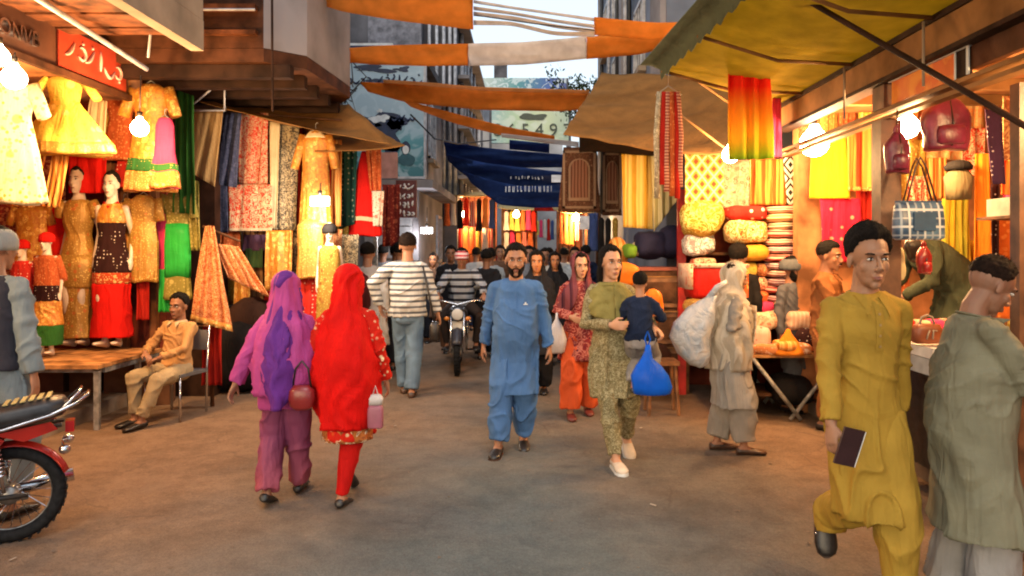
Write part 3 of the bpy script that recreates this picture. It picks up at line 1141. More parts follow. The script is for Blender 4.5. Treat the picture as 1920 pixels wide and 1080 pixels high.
def window(parent, x, y, z, w, h, axis='y', bars=3, lit=None):
    """window on a wall facing -y (axis y) or facing the street (axis x, sign of x decides)"""
    sx = 1 if x < 0 else -1
    d = .05

    def bx(u0, u1, z0, z1, o0, o1):
        if axis == 'y':
            return (A(x + u0, y - o1, z + z0), A(x + u1, y - o0, z + z1))
        return (A(x + sx * o0, y + u0, z + z0), A(x + sx * o1, y + u1, z + z1))
    b = MB()
    for q in ((-w / 2, w / 2, -h / 2, -h / 2 + .06), (-w / 2, w / 2, h / 2 - .06, h / 2), (-w / 2, -w / 2 + .06, -h / 2, h / 2), (w / 2 - .06, w / 2, -h / 2, h / 2)):
        b.boxb(*bx(*q, .003, d))
    f = b.obj('window_frame', PIPE, parent)
    b = MB(); b.boxb(*bx(-w / 2 + .05, w / 2 - .05, -h / 2 + .05, h / 2 - .05, .005, .02)); b.obj('pane', lit or GLASS, f)
    for k in range(bars):
        u = -w / 2 + w * (k + 1) / (bars + 1)
        b = MB(); b.boxb(*bx(u - .012, u + .012, -h / 2 + .06, h / 2 - .06, .022, .045)); b.obj('window_bar', PIPE, f)
    b = MB(); b.boxb(*bx(-w / 2 - .08, w / 2 + .08, -h / 2 - .09, -h / 2 - .01, .003, .12)); b.obj('sill', CREAM, f)
    return f


# ---------------- left side: the dress shop building with its balcony
ba = thing('shop_building', 'dress shop building on the left with a cream balcony and rusty boarded soffit', 'building')
part('wall', SHOPD, ba, ((-6.5, 2, 0), (-6.35, 8.45, 3.25)), ((-6.5, 8.3, 0), (-4.02, 8.45, 3.25)), ((-6.5, 1.9, 0), (-4.1, 2.0, 3.25)))
part('upper_wall', CREAM, ba, ((-6.5, 1.9, 3.42), (-4.15, 8.45, 7.5)))
part('ceiling', SHOPW, ba, ((-6.5, 1.9, 3.25), (-4.0, 8.45, 3.42)))
part('plinth', mat('cement_step', (.22, .17, .13), .85, var=.2, scale=4), ba, ((-6.35, 2.0, 0), (-4.25, 8.3, .14)))
part('balcony_slab', CREAM, ba, ((-4.15, 1.5, 3.56), (-2.9, 6.6, 3.68)))
bf = part('balcony_face', CREAM, ba, ((-2.98, 1.5, 3.69), (-2.88, 6.62, 4.6)), ((-2.985, 1.5, 3.42), (-2.875, 6.62, 3.685)))
part('balcony_return', CREAM, ba, ((-4.15, 6.5, 3.69), (-2.99, 6.62, 4.6)))
for k in range(26):
    y = 1.55 + .19 * k
    part('soffit_board', RUST, ba, ((-4.14, y, 3.535 - (k % 2) * .012), (-2.99, y + .172, 3.557)))
for x in (-4.62, -4.44, -4.12):
    b = MB(); b.boxb(A(x - .035, 8.2, 0), A(x + .035, 8.28, 3.24)); b.obj('door_post', mat('varnished_post', (.17, .065, .025), .4, var=.2), ba)
b = MB(); b.tube([(-3.3, 1.6, 3.9), (-3.62, 3.8, 3.66), (-3.55, 6.95, 3.34)], .022, 8); b.obj('conduit', PIPE, ba, True)
b = MB(); b.tube([W(285, 30, 6.5), W(278, 108, 6.6)], .012, 6); b.obj('hanging_wire', PIPE, ba)

# sign over the dress shop
sg = thing('shop_sign', 'long brown shop sign with worn metal letters and a red panel of script', 'sign')
part('board', mat('sign_brown', (.09, .034, .018), .45, var=.2, scale=3), sg, ((-4.10, 2.0, 3.20), (-3.99, 7.45, 3.58)))
part('sign_trim', BROWN, sg, ((-4.0, 2.0, 3.14), (-3.95, 7.5, 3.195)))
part('red_panel', mat('sign_red', (.38, .045, .02), .35, var=.12, scale=3), sg, ((-3.988, 6.32, 3.215), (-3.972, 7.38, 3.565)))


def text_mesh(s, size, m_, parent, loc, rot, ext=.006, name='lettering'):
    cu = bpy.data.curves.new('txt', 'FONT'); cu.body = s; cu.size = size; cu.extrude = ext; cu.align_x = 'CENTER'
    o = bpy.data.objects.new('txt', cu); COL.objects.link(o)
    me = bpy.data.meshes.new_from_object(o.evaluated_get(bpy.context.evaluated_depsgraph_get()))
    bpy.data.objects.remove(o)
    q = put(name, me, m_, parent, False, loc); q.rotation_euler = rot
    return q


def script_strokes(rng, x0, x1, z0, z1, n, m_, parent, to3, r=.008, name='script_stroke'):
    """flowing calligraphic strokes between x0..x1"""
    b = MB()
    for k in range(n):
        cx = x0 + (x1 - x0) * (k + .5) / n; w = (x1 - x0) / n * .62; h = (z1 - z0)
        kind = rng.randint(4)
        zc = z0 + h * (.35 + .2 * rng.rand())
        if kind == 0:
            pts = [(cx - w + 2 * w * q, zc - math.sin(q * PI) * h * .3) for q in np.linspace(0, 1, 8)]
        elif kind == 1:
            pts = [(cx, z0 + h * (.2 + .7 * q)) for q in np.linspace(0, 1, 5)]
        elif kind == 2:
            pts = [(cx + w * .6 * math.cos(q), zc + h * .22 * math.sin(q)) for q in np.linspace(-2.6, 2.2, 9)]
        else:
            pts = [(cx - w * (1 - q) + w * .5 * q, z0 + h * (.3 + .5 * q * q)) for q in np.linspace(0, 1, 6)]
        b.tube([to3(*p) for p in pts], [r * (.5 + math.sin(PI * i / (len(pts) - 1))) for i in range(len(pts))], 6)
        if rng.rand() < .7:
            b.ball(to3(cx + w * .2, z0 + h * (.08 if rng.rand() < .5 else .88)), r * 1.3, 6, 4)
    return b.obj(name, m_, parent, True)


text_mesh('JASONVB', .17, CHROME, sg, (-3.982, 5.72, 3.30), (PI / 2, 0, PI / 2), .014)
script_strokes(np.random.RandomState(5), 6.42, 7.3, 3.26, 3.52, 6, mat('sign_pink', (.75, .42, .34), .4), sg, lambda a, z: A(-3.966, a, z), .011)

# ---------------- left side: building over the cloth stall, its deep balcony
bb = thing('shop_building', 'brown building beyond the dress shop with a deep boxed balcony over the cloth stall', 'building')
part('wall', BROWND, bb, ((-6.5, 8.46, 0), (-3.55, 8.62, 3.3)), ((-6.5, 8.62, 0), (-3.7, 12.9, 8.0)))
part('stall_back_wall', BROWND, bb, ((-3.54, 9.35, 0), (-2.45, 9.5, 2.95)))
oc = [(-4.4, 7.2), (-2.55, 7.2), (-2.22, 7.5), (-2.12, 8.9), (-2.35, 9.3), (-4.4, 9.3)]
b = MB(); b.prism(oc, 3.47, 3.60); b.obj('balcony_slab', BROWN, bb)
for i in (0, 1, 2, 3):
    p, q = A(*oc[i], 0), A(*oc[i + 1], 0)
    dd = unit(q - p); nn = A(-dd[1], dd[0], 0) * .08
    b = MB()
    b.add([p + (0, 0, 3.605), q + (0, 0, 3.605), q + nn + (0, 0, 3.605), p + nn + (0, 0, 3.605), p + (0, 0, 4.55), q + (0, 0, 4.55), q + nn + (0, 0, 4.55), p + nn + (0, 0, 4.55)],
          [(0, 1, 2, 3), (4, 7, 6, 5), (0, 4, 5, 1), (1, 5, 6, 2), (2, 6, 7, 3), (3, 7, 4, 0)])
    b.obj('parapet_panel', BROWN if i == 0 else LILAC, bb)
for k, y in enumerate((7.34, 7.8, 8.26, 8.72, 9.16)):
    part('balcony_beam', BROWND, bb, ((-4.38, y - .06, 3.34 - .002 * k), (-2.32, y + .06, 3.465)))
part('ledge', RUST, bb, ((-4.4, 7.1, 3.95), (-2.6, 7.195, 4.0)), ((-4.4, 7.12, 3.72), (-2.6, 7.195, 3.76)))
for z in (4.7, 5.5):
    part('upper_ledge', BROWN, bb, ((-6.5, 7.4, z), (-2.9, 8.4, z + .1)))
b = MB(); b.tube([W(378, 18, 7), W(478, 18, 7)], .012, 6); b.obj('rail', PIPE, bb)
b = MB(); b.tube([W(510, -20, 7.15), W(511, 208, 7.15)], .012, 6); b.obj('drop_cable', BROWND, bb)

# canvas sheet under the balcony
CANVAS = fab('tan_canvas', (.30, .145, .045), rough=.9, thin=.25)
TARP = fab('olive_canvas', (.66, .47, .07), rough=.9, thin=.75, bs=.3)


def patch(name, corners, m_, sag=.1, n=26, th=.006, label=None, cat='awning', wob=.02, seed=1, parent=None):
    """stretched cloth between four corners (a b near edge, d c far edge)"""
    a, b_, c_, d_ = (np.asarray(q, float) for q in corners)
    G = []
    for i in range(n):
        v = i / (n - 1)
        row = []
        for j in range(n):
            u = j / (n - 1)
            p = (a * (1 - u) + b_ * u) * (1 - v) + (d_ * (1 - u) + c_ * u) * v
            p = p - A(0, 0, sag * 4 * (u * (1 - u)) ** 1.0 * (.4 + .6 * 4 * v * (1 - v)))
            row.append(p)
        G.append(row)
    G = np.array(G)
    nz = fbm(G.reshape(-1, 3) * (2.2, 5, 2.2), seed).reshape(n, n)
    G[..., 2] += nz * wob
    o_ = G.mean((0, 1))
    mb = MB(); mb.sheet(G - o_, th)
    o = mb.obj(name, m_, parent, True, tuple(o_))
    if label:
        tag(o, label, cat)
    return o


patch('canvas_awning', [W(365, 190, 8.2), W(735, 268, 8.6), W(655, 196, 9.3), W(430, 188, 9.3)], CANVAS, .10, label='tan canvas awning sagging under the brown balcony above the hung cloths')
patch('canvas_awning', [W(590, 285, 8.5), W(760, 272, 8.6), W(690, 232, 9.6), W(580, 215, 9.6)], CANVAS, .06, label='small tan canvas awning reaching towards the blue hoarding', seed=4)

# ---------------- left side: grey building with the blue hoarding
bc = thing('corner_building', 'grey concrete building behind the blue painted hoarding', 'building')
part('wall', LILAC, bc, ((-7, 13.3, 0), (-1.95, 17, 5.0)))
part('cornice', DGREY, bc, ((-7.0, 13.2, 5.0), (-1.8, 17, 5.15)))
part('street_canopy', LILAC, bc, ((-4.2, 12.7, 2.72), (-1.62, 16.9, 2.86)))
sh = part('shutter', mat('shutter_grey', (.24, .23, .23), .5, .4, var=.15), bc, ((-2.9, 13.2, 0), (-2.05, 13.29, 2.4)))
for k in range(11):
    part('shutter_slat', MATS['shutter_grey'], sh, ((-2.88, 13.16, .12 + .2 * k), (-2.07, 13.198, .27 + .2 * k)))
window(bc, -1.95, 15.0, 4.0, .9, 1.1, 'x')
window(bc, -1.95, 16.2, 1.9, .8, 1.0, 'x')

hb_ = thing('hoarding', 'pale blue painted hoarding with dark ink-like drawings and a small portrait', 'billboard')
q0, q1 = W(632, 120, 13.0), W(792, 120, 13.0)
q2, q3 = W(800, 334, 12.6), W(645, 320, 12.6)
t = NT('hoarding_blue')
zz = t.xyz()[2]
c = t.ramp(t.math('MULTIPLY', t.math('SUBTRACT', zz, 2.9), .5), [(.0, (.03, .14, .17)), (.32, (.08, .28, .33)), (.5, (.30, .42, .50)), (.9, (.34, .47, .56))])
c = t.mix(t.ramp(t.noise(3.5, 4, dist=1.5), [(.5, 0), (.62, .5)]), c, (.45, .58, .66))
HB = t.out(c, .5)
zl, zh = 2.93, 4.92
xl, xr = -3.36, -1.80
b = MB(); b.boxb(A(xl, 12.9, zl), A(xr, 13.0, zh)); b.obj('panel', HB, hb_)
b = MB()
for p, q in (((xl - .03, 12.88, zl - .04), (xr + .03, 13.02, zl)), ((xl - .03, 12.88, zh), (xr + .03, 13.02, zh + .04)), ((xr, 12.88, zl), (xr + .035, 13.02, zh)), ((xl - .035, 12.88, zl), (xl, 13.02, zh))):
    b.boxb(A(*p), A(*q))
b.obj('border', PIPE, hb_)
INK = mat('ink_navy', (.012, .025, .07), .5, var=.2)
WH = mat('white_paint', (.62, .66, .68), .5, var=.1)


def blob(cx, cz, rx, rz, y, m_, seed, name='painted_shape', jag=.25, n=40, e=.004, parent=None):
    a = np.arange(n) * 2 * PI / n
    r = 1 + jag * vnoise(np.stack([np.cos(a) * 1.7, np.sin(a) * 1.7, a * 0 + seed], 1), seed)
    M = Matrix(((1, 0, 0, cx), (0, 0, 1, y), (0, 1, 0, cz), (0, 0, 0, 1)))
    b = MB(); b.prism([(math.cos(t_) * rx * k, math.sin(t_) * rz * k) for t_, k in zip(a, r)], -e, 0, M)
    return b.obj(name, m_, parent or hb_)


def hp(px, py):
    w = W(px, py, 12.9); return w[0], w[2]


for px, py, rx, rz, sd in ((712, 250, .33, .24, 3), (690, 228, .20, .10, 5), (745, 232, .18, .13, 8), (726, 275, .16, .12, 9), (668, 255, .10, .13, 14), (700, 130, .3, .05, 13), (715, 152, .22, .04, 15), (752, 130, .12, .06, 16), (660, 300, .09, .06, 18)):
    cx, cz = hp(px, py); blob(cx, cz, rx, rz, 12.897, INK, sd, jag=.75)
for px, py, rx, rz, sd in ((714, 222, .16, .07, 22), (720, 262, .13, .022, 23), (718, 274, .09, .02, 24), (712, 208, .05, .03, 25)):
    cx, cz = hp(px, py); blob(cx, cz, rx, rz, 12.891, WH, sd, jag=.6)
cx, cz = hp(761, 300); blob(cx, cz, .15, .11, 12.897, mat('ink_teal', (.02, .09, .12), .5), 30, 'portrait_coat', .2)
cx, cz = hp(761, 278); blob(cx, cz, .085, .115, 12.893, INK, 31, 'portrait_hair', .15)
cx, cz = hp(761, 281); blob(cx, cz, .055, .075, 12.888, WH, 32, 'portrait_face', .08)
script_strokes(np.random.RandomState(2), hp(735, 0)[0], hp(778, 0)[0], hp(0, 228)[1], hp(0, 212)[1], 5, INK, hb_, lambda a, z: A(a, 12.893, z), .014)
script_strokes(np.random.RandomState(3), hp(650, 0)[0], hp(790, 0)[0], hp(0, 160)[1], hp(0, 138)[1], 12, INK, hb_, lambda a, z: A(a, 12.893, z), .014)
script_strokes(np.random.RandomState(9), hp(650, 0)[0], hp(668, 0)[0], hp(0, 246)[1], hp(0, 196)[1], 2, INK, hb_, lambda a, z: A(a, 12.893, z), .016)
# striped lettering board above it
lb = thing('name_board', 'blue and white striped name board above the pale blue hoarding', 'sign')
b = MB(); b.boxb(A(-3.4, 12.95, 4.97), A(-2.35, 13.05, 5.25)); b.obj('board', WH, lb)
for k in range(3):
    b = MB(); b.boxb(A(-3.38, 12.94 - .002, 5.0 + k * .085), A(-2.37, 12.949, 5.035 + k * .085)); b.obj('blue_bar', INK, lb)
# pink sign, and the script sign under
ps = thing('small_sign', 'blank dusty pink sign box beside the red dress', 'sign')
b = MB(); b.boxb(W(714, 334, 11), W(746, 287, 11.08)); b.obj('panel', mat('sign_dusty_pink', (.42, .24, .22), .6), ps)
b = MB(); b.boxb(A(-2.3, 11.08, 0.2), A(-2.24, 11.14, 3.0)); b.obj('post', STEEL, ps)
ms = thing('menu_sign', 'maroon hanging board covered with white script near the grey shutter', 'sign')
a0, a1 = W(742, 408, 11.2), W(781, 338, 11.2)
b = MB(); b.boxb(a0, a1 + A(0, .06, 0)); b.obj('panel', mat('sign_maroon', (.10, .02, .02), .5), ms)
for k in range(4):
    zt = a1[2] - .05 - k * .13
    script_strokes(np.random.RandomState(20 + k), a0[0] + .03, a1[0] - .03, zt - .10, zt, 4, WH, ms, lambda a, z: A(a, 11.192, z), .012)

# ---------------- left side: tall dark building with pipes
bd = thing('tall_building', 'tall dark grey building with pale downpipes and barred windows', 'building')
part('wall', DGREY, bd, ((-8, 17.1, 0), (-1.62, 24, 7.45)))
part('parapet', LILAC, bd, ((-8, 17.0, 7.45), (-1.55, 24, 7.62)))
part('bay', mat('bay_grey', (.20, .20, .23), .7, var=.2), bd, ((-3.6, 16.8, 5.9), (-2.4, 17.09, 7.0)))
for x in (-4.6, -4.42, -4.2, -2.25, -2.08, -1.92, -1.78, -1.66):
    b = MB(); b.tube([(x, 17.02, 2.9), (x, 17.02, 7.3)], .04, 8); b.obj('downpipe', PIPE, bd, True)
for y in (17.6, 18.4, 19.3, 20.4, 21.6, 23.0):
    b = MB(); b.tube([(-1.57, y, 2.9), (-1.57, y, 7.3)], .05, 8); b.obj('downpipe', PIPE, bd, True)
for z in (4.4, 6.4):
    for x in (-5.4, -3.0):
        window(bd, x, 17.1, z if x < -4 else z - .1, .9, .9)
    for y in (18.0, 20.0, 22.3):
        window(bd, -1.62, y, z - .3, .8, 1.1, 'x')
for k in range(4):
    part('ledge', LILAC, bd, ((-1.61, 17.1, 3.3 + 1.15 * k), (-1.35, 23.9, 3.38 + 1.15 * k)))

# far left terraces along the street
be = thing('street_building', 'low grey terrace farther up the left side behind the navy banner', 'building')
part('wall', LILAC, be, ((-9, 24.2, 0), (-2.4, 40, 6.2)))
part('cornice', DGREY, be, ((-9, 24.1, 6.2), (-2.25, 40, 6.35)))
for y in (26, 28.5, 31, 34):
    window(be, -2.4, y, 4.5, 1, 1.2, 'x')

# far building that closes the street
bf_ = thing('street_building', 'pale building closing the far end of the street carrying a number sign', 'building')
part('wall', mat('far_wall', (.36, .36, .38), .8, var=.2, scale=.8), bf_, ((-6, 41, 0), (1.9, 47, 8.6)))
part('tower', DGREY, bf_, ((-1.85, 40.6, 8.6), (-1.15, 41.4, 12.6)))
part('tower_base', BLUEG, bf_, ((-2.5, 40.5, 8.5), (-.6, 41.5, 9.3)))
for x in (-5, -3.9, -2.8):
    window(bf_, x, 41, 6.8, .7, 1.5)
s1 = thing('roof_sign', 'blue and green printed sign along the roof of the far building', 'sign')
a0, a1 = W(905, 172, 39), W(1062, 146, 39)
t = NT('roof_sign_print')
c = t.ramp(t.math('MULTIPLY', t.math('ADD', t.xyz()[0], 2.6), .2), [(.1, (.35, .45, .45)), (.4, (.05, .22, .25)), (.75, (.03, .08, .30)), (.95, (.05, .07, .2))])
c = t.mix(t.ramp(t.noise(2.2, 3, dist=2), [(.52, 0), (.56, .7)]), c, (.5, .6, .65))
b = MB(); b.boxb(a0, a1 + A(0, .2, 0)); b.obj('panel', t.out(c, .5), s1)
b = MB(); b.boxb(A(a1[0], 39.05, 0), A(a1[0] + .12, 39.2, a1[2])); b.boxb(A(a0[0] - .12, 39.05, 0), A(a0[0], 39.2, a1[2])); b.obj('post', DGREY, s1)
s2 = thing('number_sign', 'pale green sign with large dark digits high across the far street', 'sign')
a0, a1 = W(922, 268, 34), W(1066, 205, 34)
t = NT('number_sign_print')
c = t.ramp(t.math('MULTIPLY', t.math('ADD', t.xyz()[0], 1.7), .29), [(.0, (.22, .36, .38)), (.35, (.34, .46, .30)), (.7, (.45, .52, .34)), (1, (.30, .38, .30))])
c = t.mix(t.ramp(t.noise(1.7, 3, dist=1), [(.5, 0), (.6, .6)]), c, (.5, .56, .5))
b = MB(); b.boxb(a0, a1 + A(0, .2, 0)); b.obj('panel', t.out(c, .5), s2)
text_mesh('8 6 5 4 9 7', .82, mat('digit_dark', (.03, .045, .03), .5), s2, (W(992, 260, 33.97)[0] + .15, 33.97, W(0, 255, 33.97)[2]), (PI / 2, 0, 0), .02, 'digits')
b = blob(W(1002, 0, 33.9)[0], W(0, 218, 33.9)[2], .5, .13, 33.97, mat('digit_dark', (0, 0, 0)), 77, 'emblem', .6, parent=s2)
b = MB(); b.boxb(A(a1[0], 34.05, 0), A(a1[0] + .12, 34.2, a1[2])); b.boxb(A(a0[0] - .12, 34.05, 0), A(a0[0], 34.2, a1[2])); b.obj('post', DGREY, s2)

# ---------------- right side: tall blue-grey building
bg_ = thing('tall_building', 'tall blue-grey building above the tan canopy on the other side of the street', 'building')
part('wall', BLUEG, bg_, ((1.78, 9.6, 0), (8, 18.2, 11)))
part('pilaster', LILAC, bg_, ((1.70, 9.6, 3.0), (1.775, 10.4, 11)), ((1.70, 13.6, 3.0), (1.775, 14.0, 11)), ((1.70, 17.8, 3.0), (1.775, 18.2, 11)))
for y in (11.8, 15.0, 16.7):
    for z in (5.0, 6.6):
        window(bg_, 1.78, y, z, 1.0, 1.1, 'x')
for k, y in enumerate((12.7, 13.2, 14.4, 15.9, 17.4)):
    b = MB(); b.tube([(1.72, y, 2.5), (1.72, y, 10)], .04, 8); b.obj('downpipe', PIPE if k % 2 else BLACKW, bg_, True)
bh = thing('street_building', 'grey terrace farther up the right side beyond the blue-grey building', 'building')
part('wall', LILAC, bh, ((2.6, 18.4, 0), (9, 40, 4.2)))
part('cornice', DGREY, bh, ((2.45, 18.3, 4.2), (9, 40, 4.35)))
for y in (20, 23, 27):
    window(bh, 2.6, y, 3.2, 1, 1, 'x')

# ---------------- right side: the bag and cloth shop
br = thing('shop_building', 'open-fronted bag and bedding shop on the right with a tan fascia beam', 'building')
part('wall', SHOPW, br, ((5.6, 1.5, 0), (5.75, 7.75, 3.1)), ((2.75, 7.6, 0), (5.6, 7.75, 3.1)), ((2.9, 1.4, 0), (5.6, 1.5, 3.1)))
part('ceiling', SHOPW, br, ((2.5, 1.4, 3.02), (5.75, 7.75, 3.16)))
part('upper_wall', CREAM, br, ((2.9, 1.4, 3.17), (6, 9.5, 7.5)))
part('plinth', MATS['cement_step'], br, ((2.85, 1.5, 0), (5.6, 7.6, .14)))
part('fascia_beam', TANB, br, ((2.40, 1.5, 2.82), (2.50, 7.2, 3.0)))
part('fascia_rail', BROWND, br, ((2.385, 1.5, 3.003), (2.51, 7.2, 3.04)), ((2.385, 1.5, 2.79), (2.51, 7.2, 2.817)))
part('sign_band', BROWN, br, ((2.46, 1.5, 2.66), (2.50, 4.15, 2.787)))
part('moulding', TANB, br, ((2.44, 1.5, 2.60), (2.52, 7.2, 2.625)), ((2.45, 1.5, 2.55), (2.52, 7.2, 2.575)))
part('pillar', mat('brown_post', (.13, .06, .03), .5, var=.25), br, ((2.42, 5.12, 0), (2.56, 5.26, 2.548)), ((2.43, 5.10, 2.627), (2.58, 5.27, 2.786)))
part('pillar', MATS['brown_post'], br, ((2.62, 3.98, 0), (2.70, 4.06, 2.548)))
for k in range(8):
    y = 2.2 + .62 * k
    part('ceiling_joist', TANB, br, ((2.6, y, 2.93), (5.5, y + .07, 3.017)))
ob = thing('poster', 'orange poster in a thin white frame fixed along the shop fascia', 'poster')
t = NT('orange_poster')
c = t.mix(t.ramp(t.noise(4, 4, dist=1.5), [(.45, 0), (.6, 1)]), (.62, .13, .02), (.75, .28, .04))
b = MB(); b.boxb(A(2.455, 4.28, 2.635), A(2.475, 5.04, 2.785)); b.obj('print', t.out(c, .5), ob)
b = MB(); b.boxb(A(2.45, 4.16, 2.635), A(2.478, 4.275, 2.785)); b.obj('dark_panel', BROWND, ob)
for p, q in (((2.44, 4.14, 2.786), (2.48, 5.06, 2.80)), ((2.44, 4.14, 2.63), (2.449, 4.16, 2.785)), ((2.444, 4.272, 2.63), (2.45, 4.284, 2.785))):
    b = MB(); b.boxb(A(*p), A(*q)); b.obj('frame_strip', WH, ob)

# stall beyond it, under the tan canopy
bs_ = thing('market_stall', 'bedding stall with red uprights under the tan canopy', 'stall')
part('back_panel', SHOPD, bs_, ((1.95, 9.2, .0), (4.4, 9.3, 2.75)))
part('side_panel', SHOPW, bs_, ((4.3, 7.8, 0), (4.4, 9.19, 2.75)))
REDP = mat('red_upright', (.42, .02, .015), .45, var=.15)
for x in (1.72, 2.38, 3.05):
    part('upright', REDP, bs_, ((x, 8.55, 0), (x + .09, 8.63, 2.35)))
part('shelf', WOODD, bs_, ((1.82, 8.4, 1.02), (3.6, 9.18, 1.06)), ((1.82, 8.4, 1.6), (3.6, 9.18, 1.63)), ((1.82, 8.4, .5), (3.6, 9.18, .53)))
patch('canopy', [W(1056, 252, 8.3), W(1395, 292, 7.6), W(1560, 128, 8.2), W(1128, 138, 10.2)], CANVAS, .10, 30, label='tan canvas canopy stretched on ropes over the bedding stall', cat='canopy', wob=.03, seed=8)
dk = patch('shade_sheet', [W(1086, 246, 8.7), W(1372, 262, 8.5), W(1372, 290, 8.75), W(1086, 286, 8.95)], fab('under_canopy_shade', (.02, .012, .008)), .03, 14, label='dark sheet added for the shade beneath the tan canopy', cat='cloth')  # dark sheet added in place of the shade under the canopy

# olive tarpaulin over the bag shop
tarp = thing('tarpaulin', 'olive yellow tarpaulin stretched over the bag shop with a ragged grey-green edge', 'tarpaulin')
c0, c1, c2, c3 = A(1.48, 2.2, 3.28), A(2.46, 2.2, 3.06), A(2.46, 7.2, 3.05), A(1.14, 6.45, 3.22)
patch('sheet', [c0, c1, c2, c3], TARP, .05, 34, parent=tarp, wob=.018)
rng = np.random.RandomState(8)
rows = []
for k in range(60):
    v = k / 59
    p = c0 * (1 - v) + c3 * v
    jag = .05 + .035 * ((k * 7) % 3) / 2 + .02 * rng.rand()
    rows.append([p + A(-.17, 0, .035), p + A(-.08, 0, .03), p + A(.0, 0, -.004), p + A(.012, 0, -jag)])
b = MB(); b.sheet(np.array(rows), .006); b.obj('valance', fab('grey_green_edge', (.14, .17, .11), thin=.15), tarp, True)
for y in (3.2, 4.3, 5.4, 6.4):
    b = MB()
    pts = [c0 * (1 - v) + c3 * v for v in [(y - 2.2) / 4.25]]
    e = A(2.42, y + .1, 3.02)
    mid = (pts[0] + e) / 2 - A(0, 0, .09)
    b.tube([pts[0] - A(0, 0, .03), mid, e], .014, 8); b.obj('cross_rod', TANB, tarp, True)
for y in (4.3, 5.4):
    b = MB(); b.tube([A(2.33, y + .1, 3.0), A(2.33, y + .1, 2.62)], .009, 6); b.obj('tie', CREAM, tarp, True)
b = MB(); b.tube([A(1.62, 4.6, 3.25), W(1925, 238, 3.72), W(2050, 300, 3.5)], .017, 10)
tag(b.obj('support_pole', BROWND, None, True), 'dark slanting pole from the tarpaulin edge down across the bag shop front', 'pole')
b = MB(); b.tube([W(1225, 95, 7.4), W(1385, 205, 7.6)], .012, 8)
tag(b.obj('stay_rope', TANB, None, True), 'pale stay rope running below the olive tarpaulin to the tie-dyed scarf', 'rope')
b = MB(); b.tube([W(1262, 205, 7.5), W(1362, 280, 7.7)], .012, 8)
tag(b.obj('stay_rope', TANB, None, True), 'short slanting rope beside the bunch of beaded scarves', 'rope')

# ---------------- banners slung across the street
ORG = fab('orange_bunting', (.80, .33, .07), rough=.9, thin=.62, bs=.25)
WHB = fab('white_bunting', (.82, .78, .76), rough=.9, thin=.62, bs=.25)
NAVY = fab('navy_bunting', (.035, .075, .26), rough=.9, thin=.45, bs=.3)


def banner_panel(top, bot, d, m_, parent, name, seed=0, n=40, rows=7, tilt=.25, amp=.03):
    tx, bxx = np.array(top, float), np.array(bot, float)
    G = []
    for i in range(rows):
        v = i / (rows - 1)
        r = []
        for j in range(n):
            u = j / (n - 1)
            xt = tx[0, 0] + (tx[-1, 0] - tx[0, 0]) * u; xb = bxx[0, 0] + (bxx[-1, 0] - bxx[0, 0]) * u
            yt = np.interp(xt, tx[:, 0], tx[:, 1]); yb = np.interp(xb, bxx[:, 0], bxx[:, 1])
            r.append(W(xt + (xb - xt) * v, yt + (yb - yt) * v, d + tilt * (v - .5)))
        G.append(r)
    G = np.array(G)
    for _ in range(3):
        G[:, 1:-1] = (G[:, :-2] + 2 * G[:, 1:-1] + G[:, 2:]) / 4
    nz = fbm(G.reshape(-1, 3) * (.9, 1, 12), seed).reshape(rows, n)
    G[..., 1] += nz * amp * 2
    G[..., 2] += nz * amp * .3
    b = MB(); b.sheet(G, .004)
    return b.obj(name, m_, parent, True)


b1 = thing('street_banner', 'nearest and widest orange banner with a gathered white middle slung across the street', 'banner', group='banners slung across the street')
banner_panel([(500, -60), (640, -40), (887, -14)], [(548, -8), (640, 22), (760, 40), (887, 54)], 8, ORG, b1, 'orange_panel', 1)
for k, (y0, y1, y2, y3, hh) in enumerate(((0, 12, 24, 34, 6), (12, 22, 36, 46, 7), (22, 30, 46, 55, 8), (38, 40, 60, 60, 9))):
    banner_panel([(888, y0), (960, y1), (1040, y2), (1115, y3)], [(888, y0 + hh), (960, y1 + hh * .8), (1040, y2 + hh * .8), (1115, y3 + hh)], 8 + .05 * k, WHB, b1, 'white_strip', 5 + k, 24, 4, .1, .01)
b = MB(); b.tube([W(888, 28, 7.95), W(1000, 44, 7.95), W(1115, 57, 7.95)], .007, 6); b.obj('cord', BLACKW, b1)
banner_panel([(1114, 32), (1230, 42), (1360, 40)], [(1114, 66), (1230, 76), (1360, 48)], 8.05, ORG, b1, 'orange_panel', 2)
b2 = thing('street_banner', 'second orange banner with a white middle sagging over the street', 'banner', group='banners slung across the street')
banner_panel([(624, 93), (700, 86), (800, 83), (878, 82)], [(640, 116), (700, 121), (800, 124), (878, 123)], 9, ORG, b2, 'orange_panel', 3)
banner_panel([(878, 82), (980, 78), (1100, 68)], [(878, 123), (980, 122), (1100, 110)], 9, WHB, b2, 'white_panel', 4)
banner_panel([(1100, 68), (1180, 64), (1330, 60)], [(1100, 110), (1200, 102), (1330, 68)], 9, ORG, b2, 'orange_panel', 7)
b3 = thing('street_banner', 'third orange banner with a paler folded top edge above the navy banner', 'banner', group='banners slung across the street')
banner_panel([(676, 154), (760, 158), (900, 170), (1105, 176)], [(690, 172), (760, 192), (900, 206), (1060, 209), (1100, 204)], 10.5, ORG, b3, 'orange_panel', 5)
banner_panel([(720, 150), (800, 154), (900, 163), (1105, 169)], [(720, 158), (800, 164), (900, 174), (1105, 181)], 10.4, fab('pale_bunting', (.80, .45, .22), thin=.6), b3, 'pale_panel', 6)
b4 = thing('street_banner', 'narrow twisted orange banner dropping towards the tan canopy with a pale end', 'banner', group='banners slung across the street')
banner_panel([(752, 186), (850, 212), (950, 238), (1040, 255)], [(770, 200), (850, 231), (950, 256), (1040, 268)], 11, ORG, b4, 'orange_panel', 9)
